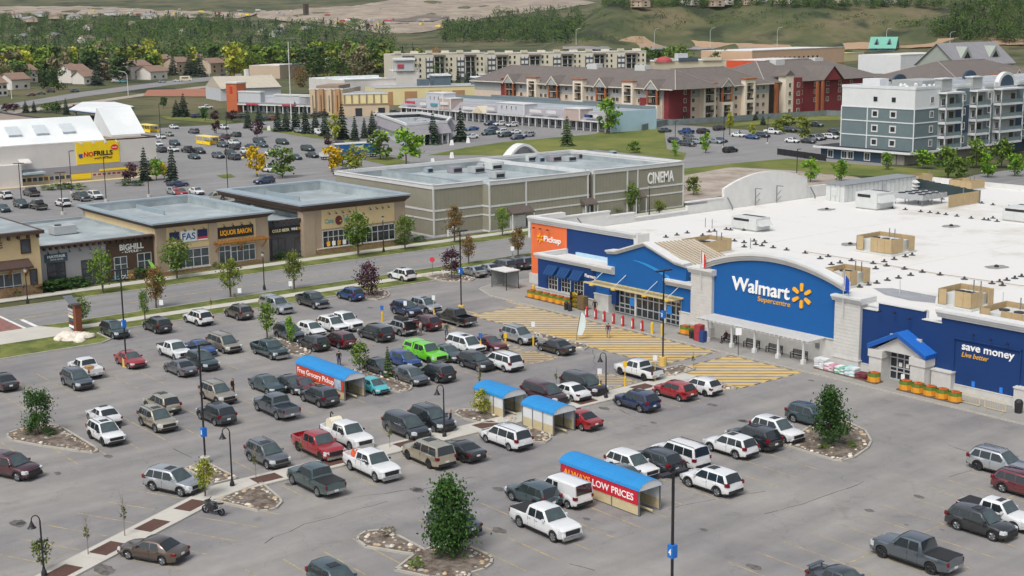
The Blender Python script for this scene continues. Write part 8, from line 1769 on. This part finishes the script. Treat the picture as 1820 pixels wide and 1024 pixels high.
shelter(20.25,28.7,-46.9,-44.8,1.95,'long cart shelter with blue roof and red price banner',(redban,('ALWAYS',20.6,3.0,lety,1.12,.5),('LOW PRICES',23.85,4.35,letw,1.08,.52)))
q=shelter(-19.75,-11.0,-46.6,-44.4,1.97,'long cart shelter with blue roof and orange grocery pickup banner',(orban,('Free Grocery Pickup',-19.5,6.7,letw,1.18,.52)));part(q,'banner_picture',MB().box(-12.65,-11.5,-46.7,-46.67,.9,1.85),mat('banner_photo','#9fb2c2',.6,.5,1.2))
shelter(-.9,3.3,-38.98,-36.6,1.9,'shorter cart shelter with blue roof beside the yellow-green tree');shelter(6.0,10.13,-38.98,-36.6,1.9,'shorter cart shelter with blue roof next to the red car')
for px,py,lb in((369,257,'yellow cart shelter in the middle of the grocery lot'),(264,235,'yellow cart shelter beside the grocery store wall')):
    x,y,_=at(px,py);r=thing('cart_shelter',lb,'cart shelter',(x,y,0));vmesh('roof',MB().box(-4.6,4.6,-1.5,1.5,2.3,2.5),mat('pale_yellow_roof','#e6cf72',.6,.05),r);vmesh('side_rail',MB().box(-4.5,4.5,-1.45,-1.4,.2,1.1).box(-4.5,4.5,1.4,1.45,.2,1.1),ysign,r)
    for xx in(-4.3,0,4.3):vmesh('post',MB().box(xx-.06,xx+.06,-1.45,-1.33,0,2.3).box(xx-.06,xx+.06,1.33,1.45,0,2.3),ysign,r)
# waiting shelter and mobility carts
r=thing('waiting_shelter','small glass waiting shelter with white roof beside the store','shelter',(-43.2,-1.6,.13));vmesh('roof',MB().box(-1.7,1.7,-1.2,1.2,2.4,2.52),trim,r);vmesh('glass_wall',MB().box(-1.55,1.55,1.0,1.04,.2,2.35).box(-1.55,-1.5,-1,1,.2,2.35),mat('shelter_glass','#8f9291',.15,.15),r)
for a_ in(-1.55,1.55):
    for c_ in(-1.0,1.0):vmesh('post',MB().box(a_-.04,a_+.04,c_-.04,c_+.04,0,2.4),metal_d,r)
# bollards
for i,(px,py)in enumerate(tk(563,250,625,265,685,283,750,298,815,315,885,332,950,349,1020,365,1090,378,190,92)):
    x,y,_=at(px,py,.14);red=i<7;r=thing('bollard',('red' if red else 'yellow')+' bollard before the '+('main doors' if i<9 else 'waiting shelter'),'bollard',(x,y,.14),0,'bollards');vmesh('post',MB().lathe([(.17,0),(.17,1.15),(.1,1.28),(0,1.3)],12),mat('red_bollard','#b4262e',.5,.05)if red else yellow,r)
    if red:vmesh('emblem',MB().box(-.05,.05,-.19,-.165,.3,.95),letw,r)
# posts with signs
def sign(px,base,top,label,pm=yellow,face='#dfe3e6',w_=.45,hs=.6,foot=False,rnd_=False,z0=0.):
    x,y,_=at(px,base,z0);h=RAYD(px,top,math.hypot(x-CAM.x,y-CAM.y))[2]-z0;r=thing('sign_post',label,'sign',(x,y,z0),math.radians(40),'sign posts');vmesh('post',MB().cyl((0,0,0),(0,0,h),.04,.04,6),pm,r)
    m_=mat('sign_face_'+face.strip('#'),face,.5,.03)
    vmesh('sign_face',(MB().cyl((0,-.05,h-.35),(0,-.08,h-.35),.38,.38,14)if rnd_ else MB().box(-w_/2,w_/2,-.07,-.045,h-hs,h)),m_,r)
    if foot:vmesh('guard',MB().lathe([(.11,0),(.11,1.0),(.05,1.1),(.04,1.1)],10),yellow,r)
    return r
for px,b_,t_,lb,fc in((679.6,571,543,'yellow post with blue sign left of the navy SUV','#2b62b5'),(721,563,535,'yellow post with white sign at the navy SUV','#dfe3e6'),(771.5,568,525,'yellow post with white sign at the black pickup','#dfe3e6'),(854.7,628,592,'yellow post with blue sign beside the white minivan','#2b62b5'),(898.7,619,592,'yellow post in the hatched bay','#e0b52a'),(948,615,572,'yellow post with white sign by the silver-white SUV','#dfe3e6'),(1065.8,702,655,'yellow post with white sign by the black minivan','#dfe3e6'),(1110.7,689,642,'plain yellow post in the bay hatching','#e0b52a'),(1164,678,631,'yellow post with white sign behind the white pickup','#dfe3e6')):sign(px,b_,t_,lb,yellow,fc,.4,.55,True)
sign(1312,631,583,'pedestrian crossing sign in front of the pergola',metal_d,'#e3e6ea',.62,.75,z0=.14)
for px,b_,t_ in((288,556,533),(427,536,512),(517,520,500),(911,460,438)):sign(px,b_,t_,'small white sign on a post in the grass verge',steel,'#dfe3e6',.5,.65)
sign(769,490,457,'red round no-entry sign at the lot exit',steel,'#cf3f4c',rnd_=True);sign(1603.5,692,665,'small sign with red post before the orange bins',metal_d,'#dfe3e6',.35,.5,z0=.14)
for px,py in((478,232),(803,258),(832,254),(769,292),(803,281)):x,y,_=at(px,py);one('sandwich_board',MB().ext([(-.4,-.45,0),(.4,-.45,0),(0,-.45,1.5)],(0,.9,0)),letw,'white sandwich board in the verge of a far lot','sign','sandwich boards',loc=(x,y,0))
def feather(px,base,top,label,m_,lean):
    x,y,_=at(px,base);h=RAYD(px,top,math.hypot(x-CAM.x,y-CAM.y))[2];r=thing('feather_flag',label,'flag',(x,y,0));b=MB();P=[]
    for i in range(9):t=i/8;o=RH*(lean*t);w_=.75*(math.sin(math.pi*min(1,t*.8+.18))**.5);P.append((o,w_,.5+t*(h-.5)))
    for(oa,wa,za),(ob,wb,zb)in zip(P,P[1:]):b.ext([(oa.x,oa.y,za),(oa.x+RH.x*wa,oa.y+RH.y*wa,za),(ob.x+RH.x*wb,ob.y+RH.y*wb,zb),(ob.x,ob.y,zb)],(.02,.02,0))
    vmesh('banner',b,m_,r);vmesh('pole',MB().tube([(o.x,o.y,z-(.5 if i==0 else 0))for i,(o,w_,z)in enumerate(P)],.03,5),metal_d,r)
feather(1025,604,556,'white and teal feather flag at the striped crossing',mat('pale_banner','#d9e6e6',.7,.12,.6),.45);feather(282,506,463,'green feather flag in front of the cycle shop',mat('green_banner','#7cc34a',.7,.15,1.),-1.3)
# benches under the pergola
def bench(x,y,label):
    r=thing('bench',label,'bench',(x,y,.14),0,'benches under the pergola')
    for i in range(4):vmesh('seat_slat',MB().box(-.95,.95,-.42+i*.11,-.33+i*.11,.42,.45),metal_d,r)
    for i in range(4):vmesh('back_slat',MB().box(-.95,.95,.06+i*.015,.09+i*.015,.52+i*.11,.6+i*.11),metal_d,r)
    for xx in(-.9,.9):vmesh('leg',MB().box(xx-.04,xx+.04,-.42,-.36,0,.62).box(xx-.04,xx+.04,.04,.1,0,.9).box(xx-.05,xx+.05,-.44,.08,.6,.65),metal_d,r)
for x,lb in((-2.6,'dark bench with a seated person, leftmost under the pergola'),(.6,'second dark bench from the left under the pergola'),(3.7,'third dark bench from the left under the pergola'),(7.0,'rightmost dark bench under the pergola')):bench(x,-2.75,lb)
# seasonal goods on pallets
palm=mat('pallet_wood','#6d5a45',.9,.15,4);pump=mat('orange_pumpkin_bin','#d89222',.7,.12,3);pumg=mat('green_bin_print','#5d7a2a',.7,.2,3)
def bin_(x,y,label,group='orange bins'):
    r=thing('produce_bin',label,'bin',(x,y,.14),0,group);b=MB();b.lathe([(.62,.14),(.62,.62)],8);vmesh('bin_wall',b,pump,r);vmesh('bin_print',MB().lathe([(.625,.62),(.6,.95)],8),pumg,r);vmesh('pallet',MB().box(-.62,.62,-.62,.62,0,.13),palm,r);g_=MB()
    for i in range(9):q=i*2.4;g_.lathe([(0,.82),(.2,.9),(.22,1.0),(0,1.08)],6,(.36*math.cos(q)*(i%3)/2,.36*math.sin(q)*(i%3)/2,0))
    vmesh('pumpkins',g_,mat('pumpkin','#b5551f',.7,.25,4),r)['kind']='stuff'
for i in range(6):bin_(-36.0+i*1.35,-3.0,f'orange produce bin before the awning windows','orange bins by the awning windows')
bin_(17.6,-4.6,'single orange produce bin left of the side porch')
for i in range(5):bin_(21.3+i*1.33,-4.75,'orange produce bin in the row right of the side porch','orange bins by the side porch')
bin_(-8.8,-3.3,'orange produce bin left of the dark trash cans','orange bins by the pilaster');bin_(-7.6,-3.2,'orange produce bin behind the red vending box','orange bins by the pilaster')
def bags(x,y,n,m_,label):
    r=thing('bag_pallet',label,'pallet',(x,y,.14),0,'pallets of bags');vmesh('pallet',MB().box(-.6,.6,-.55,.55,0,.13),palm,r)
    for k in range(n):
        for i in range(2):
            b=MB();b.box(-.58+i*.58,-.02+i*.58,-.5,.5,.14+k*.16,.29+k*.16);b.v=[(u+random.uniform(-.04,.04),v+random.uniform(-.06,.06),w_)for u,v,w_ in b.v];vmesh('bag',b,m_[(k+i)%len(m_)],r)
wb_=mat('white_bag','#d6d9db',.6,.08);pk=mat('pink_bag','#c9879b',.6,.2,4);gb_=mat('green_bag','#6fae95',.6,.25,4);tb=mat('teal_bag','#a9cfd0',.6,.2,4);rb=mat('maroon_bag','#6e3039',.6,.2,4)
for x,n,m_,lb in((11.0,6,[wb_],'tall pallet of white bags right of the pergola'),(12.3,4,[pk,wb_],'pallet of pink and white bags'),(13.6,4,[gb_,wb_],'pallet of green bags before the right pilaster'),(14.9,5,[tb,wb_],'pallet of pale teal bags before the right pilaster'),(16.2,3,[rb],'pallet of maroon bags beside the single orange bin')):bags(x,-4.2-(x-11)*.05,n,m_,lb)
r=thing('plant_rack','rack of yellow flowers by the awning windows','plant rack',(-27.6,-3.0,.14));vmesh('rack',MB().box(-.7,.7,-.3,.3,.1,.14).box(-.7,.7,-.3,.3,.7,.74).box(-.7,.7,-.3,.3,1.3,1.34).box(-.72,-.66,-.3,.3,0,1.9).box(.66,.72,-.3,.3,0,1.9),metal_d,r)
for k,z in enumerate((.14,.74,1.34)):obj('flowers',crown('round','yellow',420,.24,0),r,(0,0,z),0,(.6,.28,.2))
one('goods_cage',MB().box(-.6,.6,-.4,.4,.1,1.7),mat('brown_crates','#6d5a3c',.8,.4,5),'tall cage of brown crates left of the main doors','cage',loc=(-26.1,-3.2,.14))
def can(x,y,lb,m_=None,h=1.0,r0=.3):one('trash_can',MB().lathe([(r0*.85,0),(r0,h*.85),(r0*.6,h),(0,h)],12),m_ or trimb,lb,'trash can',loc=(x,y,.14))
can(-27.4,-4.7,'left dark trash can before the striped crossing');can(-26.6,-4.8,'right dark trash can before the striped crossing');can(-6.9,-4.3,'left black trash can by the red vending box');can(-6.2,-4.45,'right black trash can by the red vending box');can(32.3,-3.6,'dark round trash can at the right edge of the store front',None,1.2,.38)
one('vending_box',MB().box(-.4,.4,-.4,.4,0,1.8),mat('red_vending','#9c3640',.5,.3,3),'red vending box beside the left pilaster','vending box',loc=(-5.5,-4.5,.14));one('newspaper_box',MB().box(-.32,.32,-.3,.3,.1,1.25).box(-.28,.28,-.26,.26,0,.1),mat('navy_box','#24427a',.5,.2,3),'navy donation box beside the red vending box','box',loc=(-4.8,-4.7,.14))
for i,x in enumerate((28.0,30.6)):
    r=thing('barrier',('left' if i==0 else 'right')+' pale yellow crowd barrier right of the orange bins','barrier',(x,-4.6,.14));vmesh('frame',MB().tube([(-1.05,0,.15),(-1.05,0,1.05),(1.05,0,1.05),(1.05,0,.15),(-1.05,0,.15)],.03,6),mat('pale_yellow_steel'),r)
    for k in range(12):vmesh('bar',MB().cyl((-.95+k*.17,0,.15),(-.95+k*.17,0,1.05),.012,.012,4),mat('pale_yellow_steel'),r)
    for xx in(-.8,.8):vmesh('foot',MB().bar((xx,-.3,.03),(xx,.3,.03),.05),mat('pale_yellow_steel'),r)
# bicycles for sale before the cycle shop
for i in range(4):
    x,y,_=at(206+i*13,503-i*1.6);r=thing('bicycle','bicycle on display before the cycle shop','bicycle',(x,y,.1),math.radians(60),'bicycles on display')
    for xx in(-.52,.52):vmesh('wheel',MB().tube([(xx+.34*math.cos(q),0,.34+.34*math.sin(q))for q in[6.283*k/14 for k in range(15)]],.03,4),tyre,r)
    vmesh('frame',MB().tube([(-.52,0,.34),(-.1,0,.3),(.38,0,.8),(-.22,0,.82),(-.1,0,.3)],.03,5).tube([(.52,0,.34),(.36,0,.98)],.025,5),[mat('teal_frame','#3f8f96',.4,.05),trim,leto,metal_d][i],r);vmesh('saddle',MB().box(-.36,-.12,-.06,.06,.9,.95),trimb,r);vmesh('handlebar',MB().cyl((.36,-.28,1.0),(.36,.28,1.0),.02),metal_d,r)
# people: one continuous skinned body each
import bmesh
SKIN=mat('skin','#b98a70',.6,.08)
def person(px,py,rz,shirt,pants,label,pose='walk',hair='#2b211c',z0=.0,cart=False):
    x,y,_=at(px,py,z0);V={};E=[]
    st=.24 if pose=='walk' else.05
    def a(n,p,r,par=None):
        V[n]=(p,r)
        if par:E.append((par,n))
    if pose=='sit':
        a('pel',(0,0,.55),.13);a('che',(-.05,0,.95),.15,'pel');a('nec',(.0,0,1.18),.06,'che');a('hed',(.05,0,1.34),.10,'nec');a('top',(.06,0,1.42),.07,'hed')
        for s,k in((1,'l'),(-1,'r')):a('hip'+k,(.05,s*.1,.52),.1,'pel');a('kne'+k,(.48,s*.12,.5),.07,'hip'+k);a('ank'+k,(.62,s*.12,.08),.045,'kne'+k);a('toe'+k,(.8,s*.13,.04),.04,'ank'+k);a('sho'+k,(-.04,s*.2,1.08),.065,'che');a('elb'+k,(.08,s*.26,.82),.048,'sho'+k);a('wri'+k,(.32,s*.14,.78),.034,'elb'+k)
    else:
        a('pel',(0,0,.95),.13);a('che',(.02,0,1.32),.155,'pel');a('nec',(.03,0,1.5),.06,'che');a('hed',(.05,0,1.64),.10,'nec');a('top',(.05,0,1.72),.07,'hed')
        for s,k in((1,'l'),(-1,'r')):
            f=s*st;a('hip'+k,(0,s*.1,.9),.1,'pel');a('kne'+k,(f*.6+.04,s*.11,.5),.07,'hip'+k);a('ank'+k,(f,s*.1,.09),.045,'kne'+k);a('toe'+k,(f+.17,s*.11,.04),.04,'ank'+k);a('sho'+k,(0,s*.2,1.43),.065,'che')
            if cart:a('elb'+k,(.12,s*.25,1.18),.048,'sho'+k);a('wri'+k,(.38,s*.2,1.08),.034,'elb'+k)
            else:a('elb'+k,(-f*.35-.02,s*.26,1.16),.048,'sho'+k);a('wri'+k,(-f*.5+.08,s*.26,.93),.034,'elb'+k)
    for k,s in(('l',1),('r',-1)):
        p,_r=V['wri'+k];d=Vector(p)-Vector(V['elb'+k][0]);d=d.normalized();a('pal'+k,tuple(Vector(p)+d*.07),.036,'wri'+k)
        for i in range(5):o=Vector((0,(i-2)*.018*s,0));L=(.055,.085,.09,.08,.06)[i];a(f'fin{k}{i}',tuple(Vector(p)+d*(.09+L)+o*1.4),.009,'pal'+k)
    bm=bmesh.new();sl=bm.verts.layers.skin.verify();I={}
    for n,(p,r_)in V.items():v=bm.verts.new(p);v[sl].radius=(r_,r_*(.78 if n in('pel','che')else 1));v[sl].use_root=n=='pel';I[n]=v
    for p,q in E:bm.edges.new((I[p],I[q]))
    me=bpy.data.meshes.new('tmp');bm.to_mesh(me);bm.free();t=bpy.data.objects.new('tmp',me);t.modifiers.new('s','SKIN');m_=t.modifiers.new('u','SUBSURF');m_.levels=1
    body=TMP(t);bpy.data.objects.remove(t)
    body.name='body';body.materials.clear()
    for q in(mat('cloth_'+shirt.strip('#'),shirt,.85,.12,3),mat('cloth_'+pants.strip('#'),pants,.85,.12,3),SKIN,mat('hair_'+hair.strip('#'),hair,.7,.2,8),trimb):body.materials.append(q)
    hp,nk,hd=V['pel'][0][2],V['nec'][0][2],V['hed'][0][2]
    for f in body.polygons:
        c=f.center;wr=min((Vector(c)-Vector(V['pal'+k][0])).length for k in 'lr')
        f.material_index=3 if c.z>hd+.03 or(c.z>nk+.06 and c.x<V['hed'][0][0]-.03)else 2 if c.z>nk-.02 or wr<.11 else 4 if c.z<.1 else 1 if c.z<hp+.03 or(pose=='sit' and c.x>.2 and c.z<.6)else 0;f.use_smooth=True
    r=thing('person',label,'person',(x,y,z0),rz,'people');obj('body',body,r)
    vmesh('face',MB().box(.135,.155,-.012,.012,hd-.03,hd).box(.12,.14,-.05,-.025,hd+.01,hd+.03).box(.12,.14,.025,.05,hd+.01,hd+.03).box(.12,.138,-.03,.03,hd-.065,hd-.05),trimb,r)
    if cart:
        k=thing('shopping_cart','shopping cart pushed by a shopper'+(' beside the raised tailgate' if px>715 and px<760 else ' near the grocery shelter' if px<700 else ' in the aisle'),'cart',(x+math.cos(rz)*.85,y+math.sin(rz)*.85,z0),rz,'shopping carts');b=MB()
        for z,g_ in((.55,.36),(.95,.45)):b.tube([(-.4,-g_*.6,z),(.45,-g_*.5,z),(.45,g_*.5,z),(-.4,g_*.6,z),(-.4,-g_*.6,z)],.015,4)
        for i in range(7):u=-.4+i*.14;b.bar((u,-.24,.55),(u,-.27,.95),.012);b.bar((u,.24,.55),(u,.27,.95),.012)
        vmesh('basket',b,steel,k);vmesh('handle',MB().cyl((-.45,-.27,1.02),(-.45,.27,1.02),.02),bluetag,k);vmesh('chassis',MB().bar((-.4,-.2,.15),(.4,-.15,.15),.03).bar((-.4,.2,.15),(.4,.15,.15),.03).bar((.4,0,.15),(-.35,0,.55),.03),steel,k)
        for u in(-.38,.38):
            for s in(-.2,.2):vmesh('castor',MB().cyl((u,s-.015,.06),(u,s+.015,.06),.06,.06,8),trimb,k)
person(1081,601,2.4,'#4a2a52','#8e8a92','person in purple top and grey trousers crossing the striped area','walk');person(1057.5,557,-1.0,'#1f2124','#232323','person in black standing left of the main doors','walk',z0=.14);person(794,600,-.6,'#2c4a48','#24303a','person in dark green pushing a cart along the aisle','walk',cart=True);person(603,652,2.6,'#1c1c22','#3a3a55','person in black pushing a cart behind the grocery shelter','walk',cart=True)
person(735,597,2.2,'#8c5a5a','#6a6a70','person in a reddish top loading behind the raised tailgate','stand',cart=True);person(748,597,3.5,'#b9b3a8','#7d7468','person in a pale top beside the raised tailgate','stand');person(414,703,.5,'#3a2224','#2a2a30','person in dark red standing behind the tan SUV','stand');person(801,762,.8,'#20242a','#1f2022','person in black beside the dark estate-like SUV','stand');person(1314.5,240,1.,'#26262a','#202024','person in dark clothes in the apartment car park','stand')
person(*PX(-3.0,-2.95,.14),-1.7,'#3b1f2d','#2a2230','person in dark maroon seated on the leftmost pergola bench','sit','#d8d4cc',z0=.14)

# ================================================================ thin air haze over the far town and bluff
hzm=bpy.data.materials.new('haze');hzm.use_nodes=True;n_=hzm.node_tree.nodes;n_.remove(n_['Principled BSDF']);v_=n_.new('ShaderNodeVolumePrincipled');v_.inputs['Color'].default_value=(.82,.87,.92,1);v_.inputs['Density'].default_value=.00003;v_.inputs['Anisotropy'].default_value=.2
hzm.node_tree.links.new(v_.outputs[0],n_['Material Output'].inputs['Volume'])
q_=[fromcam(-9500,-700),fromcam(9500,-700),fromcam(9500,8200),fromcam(-9500,8200)]
struct('haze',MB().prism(q_,-1.5,330,bottom=True),hzm,'stuff')

# ================================================================ tell look-alikes apart: "third from the left" among those that share a description
ORD=['leftmost','second from the left','third from the left','fourth from the left','fifth from the left','sixth from the left','seventh from the left','eighth from the left','ninth from the left','tenth from the left','eleventh from the left','twelfth from the left']
def ordinal(i,n):
    if n==2:return('left one of two','right one of two')[i]
    if i<12 and i<n-3 or i<n-n//2 and i<12:return ORD[i]
    j=n-1-i
    return ORD[j].replace('left','right')if j<12 else None
bpy.context.view_layer.update();same={}
for o in bpy.data.objects:
    if o.parent is None and o.get('label')and o.get('kind')is None:same.setdefault(o['label'],[]).append(o)
for lb,os_ in same.items():
    n=len(os_)
    if n==1 or n>24:continue
    os_.sort(key=lambda o:PX(*o.matrix_world.translation)[0])
    for i,o in enumerate(os_):
        k=ordinal(i,n)
        if k:o['label']=lb+', '+k
bpy.data.scenes.remove(TS)
